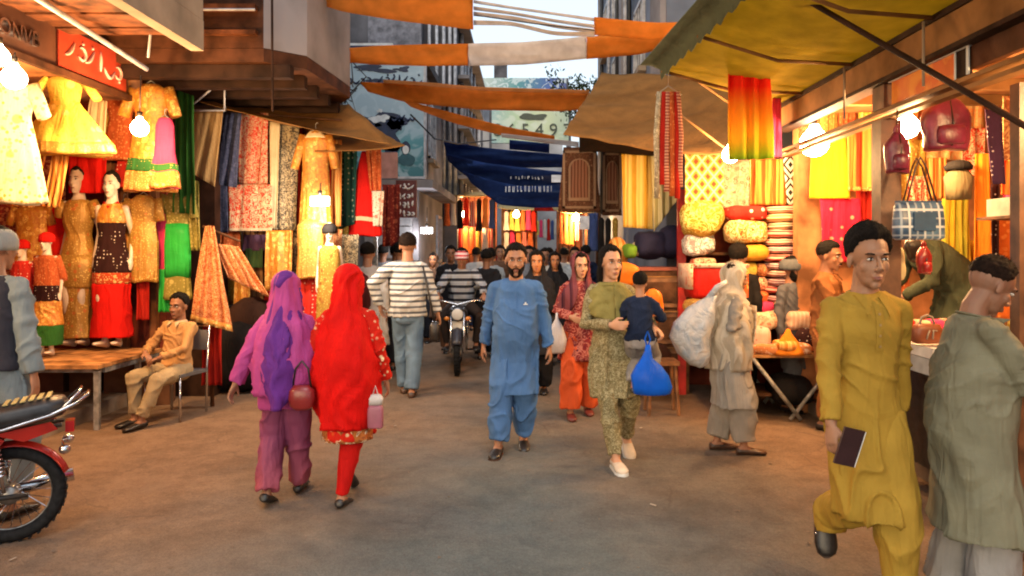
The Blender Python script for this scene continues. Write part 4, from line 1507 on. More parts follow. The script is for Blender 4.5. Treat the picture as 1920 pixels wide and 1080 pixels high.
banner_panel([(940, 250), (1000, 257), (1085, 266)], [(940, 257), (1000, 265), (1085, 276)], 10.9, WHB, b4, 'white_panel', 10)
b5 = thing('street_banner', 'navy blue banner with rows of small white letters hanging low over the street', 'banner', group='banners slung across the street')
banner_panel([(832, 262), (900, 276), (960, 282), (1060, 290)], [(836, 292), (900, 310), (960, 315), (1060, 314)], 15.2, NAVY, b5, 'navy_panel', 12, rows=9, tilt=.4, amp=.05)
banner_panel([(836, 288), (900, 304), (960, 312), (1060, 323)], [(842, 304), (890, 344), (960, 356), (1056, 349)], 15.0, NAVY, b5, 'navy_panel', 22, rows=9, tilt=.4, amp=.06)
banner_panel([(868, 322), (930, 340), (980, 350), (1056, 346)], [(884, 344), (936, 384), (1000, 390), (1050, 388)], 14.8, NAVY, b5, 'navy_panel', 32, rows=9, tilt=.4, amp=.05)
banner_panel([(955, 262), (1000, 266), (1030, 270)], [(955, 280), (1000, 284), (1030, 287)], 15.3, NAVY, b5, 'navy_flap', 13)
rng = np.random.RandomState(4)
for row, (x0, x1, y, hh) in enumerate(((958, 1020, 333, .045), (948, 1040, 354, .11))):
    b = MB(); px = x0
    while px < x1:
        w = 2 + 4 * rng.rand()
        p = W(px, y + rng.randn() * .5, 14.42)
        ww = w / F * 15 * .6
        b.box(p, (ww * .35, .01, hh)); 
        if rng.rand() < .6:
            b.box(p + A(ww * .4, 0, hh * .38 * (1 if rng.rand() < .5 else -1)), (ww * .8, .01, .025))
        if rng.rand() < .5:
            b.box(p + A(ww * .75, 0, 0), (ww * .3, .01, hh))
        px += w + 3
    b.obj('letter_row', mat('letter_white', (.75, .78, .82), .5), b5)
b = MB(); b.boxb(W(1034, 342, 14.46), W(1056, 328, 14.42)); b.obj('white_patch', MATS['letter_white'], b5)

# cables between the houses
for i, (pts, r) in enumerate((
        ([W(588, 20, 9), W(612, 75, 9.3), W(628, 110, 9.6), W(655, 165, 10)], .02),
        ([W(640, 90, 9.5), W(650, 140, 10), W(640, 190, 9.6), W(633, 238, 9.4)], .018),
        ([W(770, 215, 12), W(815, 260, 13), W(860, 270, 14), W(930, 262, 15)], .014))):
    b = MB(); b.tube(pts, r, 6)
    tag(b.obj('cable', BLACKW, None, True), ('black cable hanging down the edge of the grey balcony', 'black cable looping beside the blue hoarding', 'thin black cable running from the hoarding to the navy banner')[i], 'cable')
jb = thing('cable_tangle', 'tangle of black cables and clips beside the painted hoarding', 'cable')
rng = np.random.RandomState(12)
for k in range(7):
    c = W(648, 160, 10)
    pts = [c + A(*(rng.randn(3) * (.10, .08, .22))) for _ in range(5)]
    b = MB(); b.tube(pts, .010, 5); b.obj('cable_loop', BLACKW, jb, True)

# a tree showing over the canopy
tr = thing('street_tree', 'small dark-leaved tree peeking above the tan canopy', 'tree', (2.0, 21, 0))
b = MB(); b.tube([(0, 0, 0), (.05, 0, 2.5), (-.1, 0, 4.2), (-.3, 0, 5.6)], [.14, .11, .08, .03], 8); b.obj('trunk', WOODD, tr, True)
b = MB()
rng = np.random.RandomState(6)
LC = [(rng.rand(3) - .5) * (1.7, 1.4, 1.3) + (-.45, 0, 5.9) for _ in range(26)]
for c in LC:
    for k in range(42):
        p = c + rng.randn(3) * .16
        d1 = unit(rng.randn(3)) * .07; d2 = unit(np.cross(d1, rng.randn(3))) * .03
        b.add([p - d1, p + d2, p + d1, p - d2], [(0, 1, 2, 3)])
o = b.obj('crown', mat('leaf_dark', (.03, .05, .02), .6, var=.3), tr)
b = MB()
for c in LC[::2]:
    b.tube([(-.2, 0, 5.0), (A(-.2, 0, 5.0) + c) / 2, c], [.03, .02, .008], 5)
b.obj('branch', WOODD, tr)
# ------------------------------------------------------------------ lamps
def lamp(name, label, px, py, d, power, r=.07, kind='bulb', col=(1.0, .56, .22), cord=.3, em=45):
    p = W(px, py, d)
    o = thing(name, label, 'lamp', tuple(p), 0, 'lit lamps in the shops')
    b = MB()
    if kind == 'tube':
        b.boxb(A(-.10, -.02, -.05), A(.10, .02, .05))
    else:
        b.loft([ring((0, 0, z * r), q * r, q * r, 18) for z, q in ((-1.0, .10), (-.92, .42), (-.7, .74), (-.35, .95), (0, 1), (.35, .93), (.7, .70), (1.0, .42), (1.3, .30))])
    b.obj('bulb', glow('lamp_glow_%s' % kind, (1.0, .80, .50) if kind != 'tube' else (.95, .95, 1.0), em if kind != 'tube' else 6), o, True)
    b = MB(); b.tube([(0, 0, r * 1.25), (0, 0, r * 1.3 + .05)], [.022, .026], 10); b.obj('socket', LEATHER, o, True)
    b = MB(); b.tube([(0, 0, r + .05), (.01, 0, r + .05 + cord)], .006, 6); b.obj('cord', BLACKW, o, True)
    l = bpy.data.lights.new('lamp_light', 'POINT')
    l.energy = power * 1.4; l.color = col; l.shadow_soft_size = r + .02
    lo = bpy.data.objects.new('lamp_light', l); COL.objects.link(lo); lo.parent = o; lo.location = (0, -.10 - r, -.12)
    return o


LAMPS = 1
lamp('hanging_lamp', 'bare bulb at the top of the white floral kameez', 26, 146, 5.7, 60, .085, cord=.06)
lamp('hanging_lamp', 'bulb under the brown shop sign at the very edge of the dress shop', -2, 106, 5.5, 70, .07, cord=.02)
lamp('hanging_lamp', 'bulb glowing beside the pink hung dress and the door posts', 262, 240, 6.75, 105, .075, cord=.35)
lamp('hanging_lamp', 'large round globe lamp in front of the yellow cloth', 1527, 268, 6.8, 110, .125, cord=.28)
lamp('hanging_lamp', 'bulb hanging between the maroon pouch and the maroon backpack', 1700, 238, 5.5, 95, .085, cord=.0)
lamp('hanging_lamp', 'bulb under the tie-dyed scarf before the lattice cloth', 1370, 290, 7.6, 95, .085, cord=.2)
lamp('wall_lamp', 'small white box lamp clipped between the gold kurtas', 600, 377, 8.15, 60, .05, 'tube', (1, .8, .6), .1)
lamp('wall_lamp', 'white strip lamp glowing under the grey street canopy', 800, 432, 13, 30, .05, 'tube', (.95, .95, 1), .3)
# unseen bulbs added to warm the near street, as if the shops continued
lamp('hanging_lamp', 'unseen bulb added to the dress shop nearest the viewer beyond the picture edge', -560, 100, 3.6, 75, .08, cord=.1)
lamp('hanging_lamp', 'unseen bulb added to the bag shop nearest the viewer beyond the picture edge', 2150, 130, 3.6, 75, .08, cord=.1)
# stalls up the street
lamp('hanging_lamp', 'far bulb over the crowded clothes stall on the left of the street', 872, 402, 17.5, 120, .08, cord=.3)
lamp('hanging_lamp', 'far bulb over the yellow garments under the navy banner', 968, 402, 23, 160, .10, cord=.3)
lamp('hanging_lamp', 'far bulb over the orange garments near the arched rugs', 1080, 408, 16, 110, .08, cord=.3)


# ------------------------------------------------------------------ hung cloths
def cloth(label, q, d, m_, folds_=5, amp=.018, name='hanging_cloth', cat='cloth', th=.006, rows=18, cols=30, group=None, seed=None,
          rod=False, hem=None, jag=.0, gather=0):
    """q: four photograph corners tl tr br bl; d: one distance or four"""
    if len(q) == 4 and not hasattr(q[0], '__len__'):
        x0, y0, x1, y1 = q
        q = [(x0, y0), (x1, y0), (x1, y1), (x0, y1)]
    ds = d if hasattr(d, '__len__') else [d] * 4
    tl, tr_, br_, bl = [W(p[0], p[1], dd) for p, dd in zip(q, ds)]
    seed = seed if seed is not None else int(abs(q[0][0] * 7 + q[0][1] * 3))
    rs = np.random.RandomState(seed)
    ph = rs.rand() * 6
    G = np.zeros((rows, cols, 3))
    nrm = unit(np.cross(tr_ - tl, bl - tl))
    if nrm[1] > 0:
        nrm = -nrm
    for i in range(rows):
        v = i / (rows - 1)
        for j in range(cols):
            u = j / (cols - 1)
            uu = u + .12 / folds_ * math.sin(2 * PI * folds_ * u * .5 + ph + v * 1.3)
            uu = (uu - .5) * (1 - gather * math.sin(PI * min(v * 1.3, 1)) * .5) + .5
            p = (tl * (1 - uu) + tr_ * uu) * (1 - v) + (bl * (1 - uu) + br_ * uu) * v
            w = math.sin(2 * PI * folds_ * u + ph + .8 * math.sin(v * 2.2 + ph)) * amp * (.45 + .75 * v)
            w += math.sin(2 * PI * folds_ * 2.3 * u + ph * 2 + v * 2) * amp * .3
            p = p + nrm * w
            if v == 1:
                p = p + A(0, 0, jag * math.sin(u * 30 + ph))
            G[i, j] = p
    n_ = vnoise(G.reshape(-1, 3) * (6, 6, 3), seed).reshape(rows, cols)
    G += nrm * (n_ * amp * .6)[..., None]
    c = (tl + tr_ + br_ + bl) / 4
    mb = MB(); mb.sheet(G - c, th)
    o = mb.obj(name, m_, None, True, tuple(c))
    tag(o, label, cat, group)
    if rod:
        a, b_ = G[0, 0] - c, G[0, -1] - c
        e = unit(b_ - a) * .03
        m = MB(); m.tube([a - e + A(0, 0, .012), b_ + e + A(0, 0, .012)], .010, 8); m.obj('rod', STEEL, o, True)
    if hem is not None:
        k = max(2, int(rows * .16))
        m = MB(); m.sheet(G[-k:] - c + nrm * .006, th * .7); m.obj('hem_band', hem, o, True)
    return o


def dress(label, px, y0, y1, d, m_, prof, sleeves=None, name='hanging_dress', cat='dress', pleat=14, pamp=.05, band=None, flat=.42, hanger=True, tilt=0, seed=0, group=None):
    """garment hung between the heights y0..y1; prof: (t, half width in m)"""
    p0, p1 = W(px, y0, d), W(px, y1, d)
    Ht = p0[2] - p1[2]
    o = thing(name, label, cat, tuple(p1), math.radians(tilt), group)
    ts = np.linspace(0, 1, 30)
    pt = np.array(prof)
    n = 64

    def ringat(t_, grow=0):
        w = np.interp(t_, pt[:, 0], pt[:, 1]) + grow
        a = np.arange(n) * 2 * PI / n
        k = pamp * np.clip((t_ - .25) / .75, 0, 1)
        r = 1 + k * np.sin(a * pleat + seed + .9 * np.sin(t_ * 4 + a * 2)) + k * .5 * np.sin(a * pleat * .37 + seed)
        dep = max(.035, w * flat)
        return np.stack([np.cos(a) * w * r, np.sin(a) * dep * r, np.full(n, Ht * (1 - t_)) + .012 * np.sin(a * 3 + seed) * t_], 1)
    b = MB(); b.loft([ringat(q) for q in ts]); b.obj('dress_body', m_, o, True)
    if band is not None:
        for (t0, t1, bm) in band:
            b = MB(); b.loft([ringat(q, .006) for q in np.linspace(t0, t1, 6)]); b.obj('border_band', bm, o, True)
    if sleeves:
        L, ang, r = sleeves
        sw = pt[1 if len(pt) > 1 else 0, 1]
        for q in (-1, 1):
            a = A(q * sw * .86, 0, Ht * .955)
            dv = A(q * math.sin(math.radians(ang)), -.1, -math.cos(math.radians(ang)))
            b = MB(); b.tube([a, a + dv * L * .5 + A(0, 0, .01), a + dv * L], [(r, r * .6), (r * .9, r * .6), (r * .85, r * .6)], 12)
            b.obj('sleeve', m_, o, True)
    if hanger:
        b = MB()
        b.tube([(-pt[0, 1] * .9, 0, Ht * .985), (0, 0, Ht + .035), (pt[0, 1] * .9, 0, Ht * .985)], .006, 6)
        b.tube([(0, 0, Ht + .035), (0, 0, Ht + .08), (.015, 0, Ht + .10), (.025, 0, Ht + .085)], .004, 6)
        b.obj('hanger', STEEL, o, True)
    return o


# fabrics
GOLD = fab('gold_brocade', (.50, .26, .05), (.80, .55, .15), 'embroid', 1.6, (.65, .16, .04), rough=.5, gold=.25)
GOLD2 = fab('amber_kurta', (.56, .24, .03), (.85, .55, .14), 'flower', 1.3, (.4, .10, .02), gold=.15)
GOLD3 = fab('mustard_brocade', (.38, .22, .04), (.60, .45, .12), 'embroid', 1.2, (.25, .08, .02))
WFL = fab('white_floral', (.70, .62, .42), (.45, .36, .06), 'embroid', .8, (.35, .28, .04))
YEL = fab('yellow_embroid', (.72, .48, .08), (.40, .34, .04), 'embroid', .9, (.85, .65, .2))
ORC = fab('orange_cloth', (.62, .22, .04), (.75, .40, .12), 'vstripe', 1.2, (.5, .12, .02))
REDC = fab('bright_red', (.62, .012, .008))
REDF = fab('red_floral', (.55, .03, .02), (.80, .45, .30), 'dots', 1.5, (.7, .3, .2))
CRM = fab('cream_cloth', (.66, .52, .30))
PAIS = fab('red_paisley', (.62, .40, .24), (.50, .03, .02), 'paisley', 1.7, (.45, .06, .02))
PAIS2 = fab('red_cream_paisley', (.66, .48, .30), (.52, .03, .015), 'paisley', 1.5, (.60, .05, .02))
DPAIS = fab('dark_gold_paisley', (.09, .075, .06), (.46, .38, .24), 'paisley', 1.6, (.5, .42, .26))
BEIG = fab('beige_woven', (.42, .28, .13), (.34, .21, .09), 'lattice', 2.6, (.36, .24, .1))
NAVC = fab('navy_damask', (.045, .055, .11), (.085, .095, .17), 'flower', 1.3, (.07, .08, .14))
GRN = fab('dark_green', (.03, .13, .025))
BGRN = fab('bright_green_silk', (.03, .40, .06), rough=.35)
PINK = fab('hot_pink', (.72, .05, .14))
KHIM = fab('olive_gold', (.30, .25, .06), (.55, .45, .15), 'embroid', 1.2)
BLK = fab('black_cloth', (.014, .012, .012))
BLKD = fab('black_beaded', (.03, .010, .010), (.7, .6, .5), 'dots', 2.0)
TEAL = fab('dark_teal', (.018, .07, .055), (.3, .3, .2), 'dots', 1.1)
RUSTC = fab('rust_embroid', (.48, .10, .03), (.70, .28, .10), 'embroid', 1.2, (.6, .15, .05))
ORS = fab('orange_paisley_shawl', (.52, .17, .05), (.75, .42, .20), 'paisley', 2.2, (.4, .04, .02))
SILV = fab('silver_print', (.42, .36, .26), (.72, .64, .46), 'flower', 1.8, (.2, .16, .1))
REDT = fab('plain_dark_red', (.42, .02, .012))
GRBAND = fab('green_band', (.03, .12, .03), (.6, .4, .1), 'dots', 3)
ORBAND = fab('orange_band', (.62, .20, .05), (.8, .5, .2), 'embroid', 2)

# dress shop, hung high
dress('long white kameez with yellow floral hem hanging by the edge of the dress shop', 20, 152, 382, 6.4, WFL, [(0, .10), (.06, .21), (.3, .17), (.6, .24), (1, .30)], (.3, 25, .07), seed=1)
dress('bright yellow flared frock with gold hem hung under the brown sign', 122, 140, 290, 6.9, YEL, [(0, .09), (.08, .17), (.35, .13), (.6, .27), (.9, .42), (1, .43)], (.26, 40, .06), band=[(.86, 1.0, GOLD)], pamp=.07, seed=2)
cloth('orange tapering trousers panel hung below the yellow frock', [(62, 282), (88, 286), (62, 390), (18, 386)], 7.0, ORC, 4, name='hanging_cloth')
cloth('orange and cream striped cloth hung straight below the yellow frock', [(98, 286), (130, 288), (112, 390), (84, 388)], 7.0, ORC, 3)
cloth('small cream cloth pinned high above the red cloth', [(168, 184), (203, 190), (198, 292), (152, 288)], 7.6, CRM, 3)
cloth('plain scarlet cloth behind the two mannequin heads', (128, 288, 204, 362), 7.95, REDC, 3)
cloth('deep orange shawl hung across the inside corner of the dress shop', (128, 168, 205, 250), 8.1, RUSTC, 4)
cloth('dark red embroidered curtain on the dress shop back wall near the mannequins', (-40, 300, 125, 560), 8.2, fab('wine_embroid', (.20, .02, .015), (.5, .2, .08), 'flower', 1.2), 6)
dress('gold blouse over a wide green and orange banded skirt hung by the bulb', 283, 158, 358, 7.5, GOLD2, [(0, .08), (.08, .19), (.3, .15), (.55, .19), (.85, .24), (1, .26)], (.30, 20, .07), band=[(.70, .82, GRBAND), (.83, 1.0, ORBAND)], seed=3)
dress('small hot pink frock hung in front of the gold and green outfit', 309, 222, 352, 7.35, PINK, [(0, .06), (.1, .09), (.5, .10), (.7, .13), (1, .15)], None, band=[(.66, .76, GRBAND), (.77, 1.0, ORBAND)], seed=4)
cloth('long dark green cloth hung beside the beige sheet', [(330, 168), (364, 180), (366, 402), (326, 398)], 8.0, GRN, 3)
cloth('pale olive scarf trailing below the dark green cloth', [(340, 330), (372, 340), (378, 470), (352, 470)], 8.05, KHIM, 3)
cloth('plain beige woven sheet hung from a wire frame', [(368, 208), (421, 208), (402, 350), (349, 318)], 8.3, BEIG, 2, .012, rod=True)
cloth('navy damask cloth hanging beside the beige sheet', [(420, 210), (455, 212), (444, 352), (400, 345)], 8.6, NAVC, 2)
cloth('lower navy damask cloth under the beige sheet', (376, 346, 425, 436), 8.65, NAVC, 2)
cloth('red and cream paisley length hung from the stall rail', [(452, 210), (506, 212), (503, 350), (448, 350)], 8.8, PAIS, 2, .014)
cloth('square red and cream paisley shawl with a plain border hung low', (425, 346, 506, 433), 8.75, PAIS2, 2, .010, hem=fab('cream_hem', (.66, .5, .34)))
cloth('dark gold paisley length with a pale collar edge', [(508, 226), (560, 230), (556, 432), (510, 430)], 8.9, DPAIS, 3, .014)
cloth('narrow pale facing draped over the dark gold paisley length', [(506, 228), (524, 230), (520, 428), (506, 428)], 8.84, CRM, 1, .008)
dress('amber kurta with white neck trim hung on a hanger', 592, 246, 425, 8.6, GOLD2, [(0, .06), (.1, .16), (.4, .15), (1, .19)], (.4, 14, .055), seed=5, band=[(.0, .07, CRM)])
cloth('yellow amber cloth panel hung below the dark paisley length', (500, 432, 550, 545), 8.7, GOLD2, 2)
dress('long amber embroidered kurta below the small white lamp', 583, 412, 522, 8.55, GOLD, [(0, .10), (.1, .16), (.6, .15), (1, .17)], None, seed=6)
cloth('red dotted cloth hanging low between the amber kurta and the red veiled woman', (556, 518, 612, 640), 8.6, REDF, 3)
cloth('narrow brown striped scarf hanging next to the amber kurta', (622, 262, 640, 424), 8.8, ORC, 2)
cloth('dark teal sequinned cloth hanging by the red dress', [(632, 270), (668, 268), (664, 420), (636, 430)], 9.2, TEAL, 2)
dress('scarlet pointed dress with a pale curved trim hanging from the rail', 684, 284, 442, 9.3, REDC, [(0, .04), (.25, .11), (.6, .19), (1, .21)], None, band=[(.78, .83, CRM)], pamp=.03, seed=7)
cloth('rust embroidered cloth hung over the scarlet dress', [(682, 258), (713, 262), (714, 360), (694, 358)], 9.25, RUSTC, 2)
cloth('white embroidered strip hanging under the rust cloth', (698, 358, 719, 424), 9.2, fab('white_embroid', (.6, .52, .42), (.4, .08, .04), 'embroid', 1.4), 1)
cloth('dark maroon patterned cloth hanging behind the scarlet dress', (716, 346, 748, 462), 10.4, fab('maroon_pat', (.16, .02, .015), (.4, .1, .05), 'embroid', 1), 2)
cloth('small orange red cloth over the stall rail near the standing shawl', (398, 428, 448, 478), 8.9, RUSTC, 2)
cloth('violet folded cloth on the dark stall shelf', (455, 440, 500, 470), 9.1, fab('violet_dull', (.16, .08, .15)), 2)
cloth('round green cloth bundle end on the dark stall shelf', (462, 466, 494, 502), 9.1, fab('green_dull', (.08, .16, .06)), 2)
b = MB(); b.tube([W(352, 207, 8.25), W(422, 207, 8.25)], .010, 8); b.tube([W(350, 205, 8.25), W(405, 160, 7.9)], .010, 8); b.tube([W(421, 207, 8.25), W(421, 155, 8.1)], .010, 8)
tag(b.obj('wire_stand', PIPE, None, True), 'thin white wire frame that carries the beige sheet', 'stand')
b = MB(); b.tube([W(420, 208, 8.75), W(640, 226, 8.95)], .014, 8); b.tube([W(620, 262, 9.1), W(716, 258, 9.25)], .012, 8)
tag(b.obj('hanging_rail', WOODD, None, True), 'wooden rail that carries the paisley and amber cloths under the canvas', 'rail')
bk_ = [RUSTC, GOLD3, DPAIS, PAIS, REDT, GOLD2, KHIM]
for k in range(7):
    cloth('%s cloth in the back row hung right under the canvas awning' % ('rust', 'mustard', 'dark paisley', 'red paisley', 'dark red', 'amber', 'olive gold')[k], (366 + k * 40, 214 + k * 3, 366 + k * 40 + 46, 440 - (k % 3) * 12), 9.25 + .02 * (k % 2), bk_[k], 3)
for k, (x0, y0, x1, y1, m_, n_) in enumerate(((440, 500, 470, 600, GOLD2, 'amber'), (505, 545, 540, 640, RUSTC, 'rust'), (538, 520, 560, 600, KHIM, 'olive gold'), (610, 430, 640, 560, ORS, 'orange paisley'), (640, 440, 672, 520, DPAIS, 'dark paisley'), (600, 300, 626, 410, REDT, 'dark red'))):
    cloth('%s remnant hung low among the goods of the cloth stall' % n_, (x0, y0, x1, y1), 8.95 - .03 * k, m_, 2)
for k, (px, y0, y1, dd, m_, n_, w_) in enumerate(((226, 170, 300, 8.0, RUSTC, 'rust', .15), (190, 206, 300, 8.05, GOLD3, 'mustard brocade', .13), (238, 262, 352, 8.1, REDF, 'red dotted', .12), (60, 384, 500, 8.1, GOLD2, 'amber', .2), (110, 380, 520, 8.15, REDC, 'scarlet', .17), (232, 380, 520, 8.15, ORC, 'orange striped', .13), (300, 400, 520, 8.2, PINK, 'hot pink', .12), (372, 446, 600, 8.8, GOLD2, 'amber flowered', .15))):
    dress('%s dress in the back row of the dress shop%s' % (n_, (' left of the posts', ', beside the posts', ' under the bulb', ' by the child mannequins', ' between the two tall mannequins', ' right of the scarlet skirt', ' beside the green silk', ' at the cloth stall side')[k]), px, y0, y1, dd, m_, [(0, w_ * .4), (.1, w_), (.4, w_ * .8), (1, w_ * 1.35)], (.2, 18, .05), seed=k, pleat=10)
# wall of cloth deeper in the stall
st_cols = [RUSTC, GOLD3, fab('brown_shawl', (.16, .06, .03), (.4, .2, .08), 'vstripe'), REDT, DPAIS, fab('deep_orange', (.40, .12, .03))]
st_lab = ['rust', 'mustard', 'brown striped', 'dark red', 'dark paisley', 'deep orange']
for k in range(6):
    cloth('%s cloth lining the dark back of the cloth stall' % st_lab[k], (372 + k * 42, 430, 372 + k * 42 + 38, 600 - (k % 2) * 30), 9.2, st_cols[k], 2)

# shawls on the stand by the seated boy
cloth('orange paisley shawl with a bright border draped tall over a stand', [(386, 424), (402, 424), (436, 622), (356, 600)], [7.9, 7.9, 7.7, 7.7], ORS, 4, .030, hem=fab('yellow_border', (.62, .32, .08), (.8, .6, .3), 'embroid', 2))
cloth('orange paisley shawl pulled out sideways over dark goods', [(402, 456), (446, 462), (502, 556), (424, 520)], [7.9, 8.1, 8.3, 8.0], ORS, 4, .030)
cloth('long dark red cloth hanging under the standing shawl', (380, 596, 416, 722), 7.85, REDT, 3, .02)
b = MB(); b.tube([W(398, 730, 7.9) * A(1, 1, 0), W(396, 424, 7.9)], .022, 8); b.tube([W(380, 424, 7.9), W(450, 452, 8.1)], .014, 8)
tag(b.obj('display_stand', WOODD, None, True), 'dark stand under the orange paisley shawls', 'stand')

# dark heaps of goods low on the left
def heap(label, px, py0, py1, w, d, m_, seed, name='goods_bundle', cat='bundle', dep=.45):
    top, bot = W(px, py0, d), W(px, py1, d)
    h = top[2] - bot[2]
    mb = MB()
    R_ = []
    for k in range(12):
        t_ = k / 11
        s_ = (1 - abs(2 * t_ - 1) ** 3.2) ** .5 if 0 < k < 11 else .25
        R_.append(ring((0, 0, h * t_), w / 2 * s_, dep / 2 * s_, 28, None, 3))
    mb.loft(R_)
    P = mb.v[0]
    P += unit_rows(P - P.mean(0)) * (fbm(P * 6, seed) * .03)[:, None]
    o = mb.obj(name, m_, None, True, tuple(bot))
    return tag(o, label, cat)


def unit_rows(P):
    return P / (np.linalg.norm(P, axis=1, keepdims=True) + 1e-9)


heap('dark cloth bundle on the ground behind the red hanging cloth', 440, 600, 735, .75, 8.7, BLK, 3)
heap('brown cloth bundle on the ground beside the purple veiled woman', 470, 560, 680, .6, 8.9, fab('dark_brown_cloth', (.05, .022, .014)), 5)
heap('dark bundle under the stall behind the two women', 610, 590, 722, .9, 9.0, BLK, 7)
heap('maroon sack on the stall floor near the white shirted man', 655, 500, 600, .5, 9.1, fab('maroon_sack', (.10, .02, .02)), 9)

# ------------------------------------------------------------------ display table of the dress shop
tb = thing('display_table', 'low wooden display table on grey metal legs under the mannequins', 'table', (-4.55, 7.5, 0))
for k in range(5):
    y = -.56 + k * .245
    b = MB(); b.box((0, y, .585 + .002 * (k % 2)), (1.25, .235, .035)); b.obj('plank', WOODP, tb)
b = MB(); b.box((.60, 0.05, .54), (.03, 1.2, .045)); b.box((-.6, .05, .54), (.03, 1.2, .045)); b.box((0, -.55, .54), (1.16, .03, .045)); b.obj('apron', STEEL, tb)
for x in (-.58, .58):
    for y in (-.62, .1, .66):
        b = MB(); b.box((x, y, .27), (.045, .045, .54), .1); b.obj('leg', STEEL, tb)
for k in range(4):
    b = MB(); b.box((0, 0, .25), (.30, .30, .5), .08 * k); b.box((0, 0, .506), (.06, .29, .004), .08 * k)
    tag(b.obj('packed_box', mat('box_brown', (.12, .055, .03), .8), None, loc=(-5.1 + .36 * k, 8.1, 0)), '%s of four dark packed boxes under the display table, counted from the shop side' % ('first', 'second', 'third', 'fourth')[k], 'box', 'packed boxes under the display table')

# ------------------------------------------------------------------ right side goods
TIE = fab('tie_dye', (.6, .02, .01), pat='bands', s=.80, stops=[(.0, (.05, .30, .03)), (.16, (.22, .42, .02)), (.34, (.80, .46, .03)), (.52, (.72, .26, .02)), (.66, (.68, .03, .012)), (1, (.62, .02, .01))], thin=.3, c2=(.7, .3, .05), c3=(.1, .3, .03))
cloth('long scarf dyed red, yellow and green hanging from the tarpaulin', [(1366, 118), (1442, 118), (1446, 298), (1368, 300)], 6.2, TIE, 3, .03, rod=True, name='hanging_scarf', cat='scarf')
fr = cloth('crimson cloth in a pale frame behind the tie-dyed scarf', (1446, 182, 1467, 294), 6.9, PINK, 1, .006)
cloth('orange red shawl hung below the tie-dyed scarf', (1405, 298, 1470, 384), 7.3, fab('orange_red', (.62, .08, .015), (.7, .3, .06), 'vstripe', .8, (.6, .05, .01)), 3)
cloth('white lattice patterned olive sheet lit by the bulb', (1280, 278, 1352, 384), 8.3, fab('lattice_sheet', (.42, .32, .06), (.78, .72, .42), 'lattice', .9, (.25, .06, .03)), 2, .012)
cloth('white and red flowered sheet beside the lattice sheet', (1350, 300, 1408, 390), 8.35, fab('white_red_floral', (.66, .42, .30), (.55, .05, .02), 'flower', 1.1, (.6, .2, .1)), 2)
cloth('black and white diamond patterned rug hung in the bedding stall', (1470, 286, 1532, 384), 8.0, fab('bw_diamond', (.03, .025, .02), (.72, .68, .58), 'diamond', 1.4), 1, .008, name='hanging_rug', cat='rug')
cloth('flat bright yellow cloth hung beside the globe lamp', (1524, 250, 1586, 372), 7.4, fab('bright_yellow', (.78, .42, .02)), 1, .010)
cloth('scarlet cloth with a pale edge next to the yellow cloth', (1586, 232, 1650, 358), 7.3, fab('scarlet_edge', (.66, .04, .012), (.75, .25, .05), 'vstripe', .5, (.6, .05, .01)), 3, hem=ORBAND)
cloth('crimson embroidered cloth hung under the yellow cloth', (1536, 372, 1612, 492), 7.45, fab('crimson_emb', (.70, .02, .06), (.85, .25, .15), 'dots', .7), 2, .012)
cloth('dark maroon curtain beside the crimson embroidered cloth', (1608, 356, 1648, 520), 7.5, REDT, 2)
cloth('amber striped cloth hung behind the blue checked bag', (1652, 262, 1740, 460), 7.0, GOLD3, 4)
cloth('yellow draped cloth with olive fold by the green clad man', [(1770, 372), (1820, 370), (1822, 600), (1764, 560)], 6.4, fab('yellow_olive', (.62, .40, .03), (.3, .28, .03), 'vstripe', .5, (.6, .42, .05)), 4, .03)
cloth('wide mustard cloth hanging behind the green clad man', (1752, 450, 1832, 640), 6.9, fab('dark_mustard', (.50, .26, .03)), 4)
cloth('orange strap-like scarf hanging in the bag shop', (1827, 288, 1856, 515), 5.6, fab('orange_plain', (.72, .22, .02)), 1, .008, name='hanging_scarf', cat='scarf')
cloth('dark purple scarf with white beads hanging in the bag shop', [(1850, 205), (1874, 210), (1886, 345), (1864, 345)], 5.0, fab('purple_bead', (.06, .025, .06), (.6, .5, .5), 'dots', 2.2), 1, .008, name='hanging_scarf', cat='scarf')
cloth('red beaded braid hanging beside the orange scarf', (1857, 345, 1874, 520), 5.4, BLKD, 1, .006, name='hanging_scarf', cat='scarf')
cloth('orange red cloth hung at the far inside edge of the bag shop', (1872, 300, 1960, 365), 5.3, fab('orange_red', (0, 0, 0)), 3)
cloth('deep orange sheet behind the grey clad man', (1868, 410, 1990, 600), 5.8, fab('orange_deep2', (.55, .12, .02), (.65, .25, .06), 'embroid', .8), 4)
cloth('patterned brown shawl hanging at the top of the bag shop', (1880, 180, 1960, 300), 5.2, fab('brown_pat', (.35, .12, .05), (.6, .35, .15), 'paisley', 1.2), 3)
cloth('cream and orange flowered sheet high on the bag shop wall', (1740, 168, 1850, 300), 7.0, fab('cream_orange', (.62, .40, .18), (.65, .2, .05), 'flower', .9), 4)
cloth('rust cloth hung above the maroon pouch', (1655, 165, 1735, 262), 7.2, fab('deep_orange', (0, 0, 0)), 3)
EX = [('scarlet', REDC), ('amber', GOLD2), ('orange striped', ORC), ('rust', RUSTC), ('yellow', YEL), ('red paisley', PAIS2), ('gold brocade', GOLD), ('pink', PINK), ('orange paisley', ORS), ('cream', CRM)]
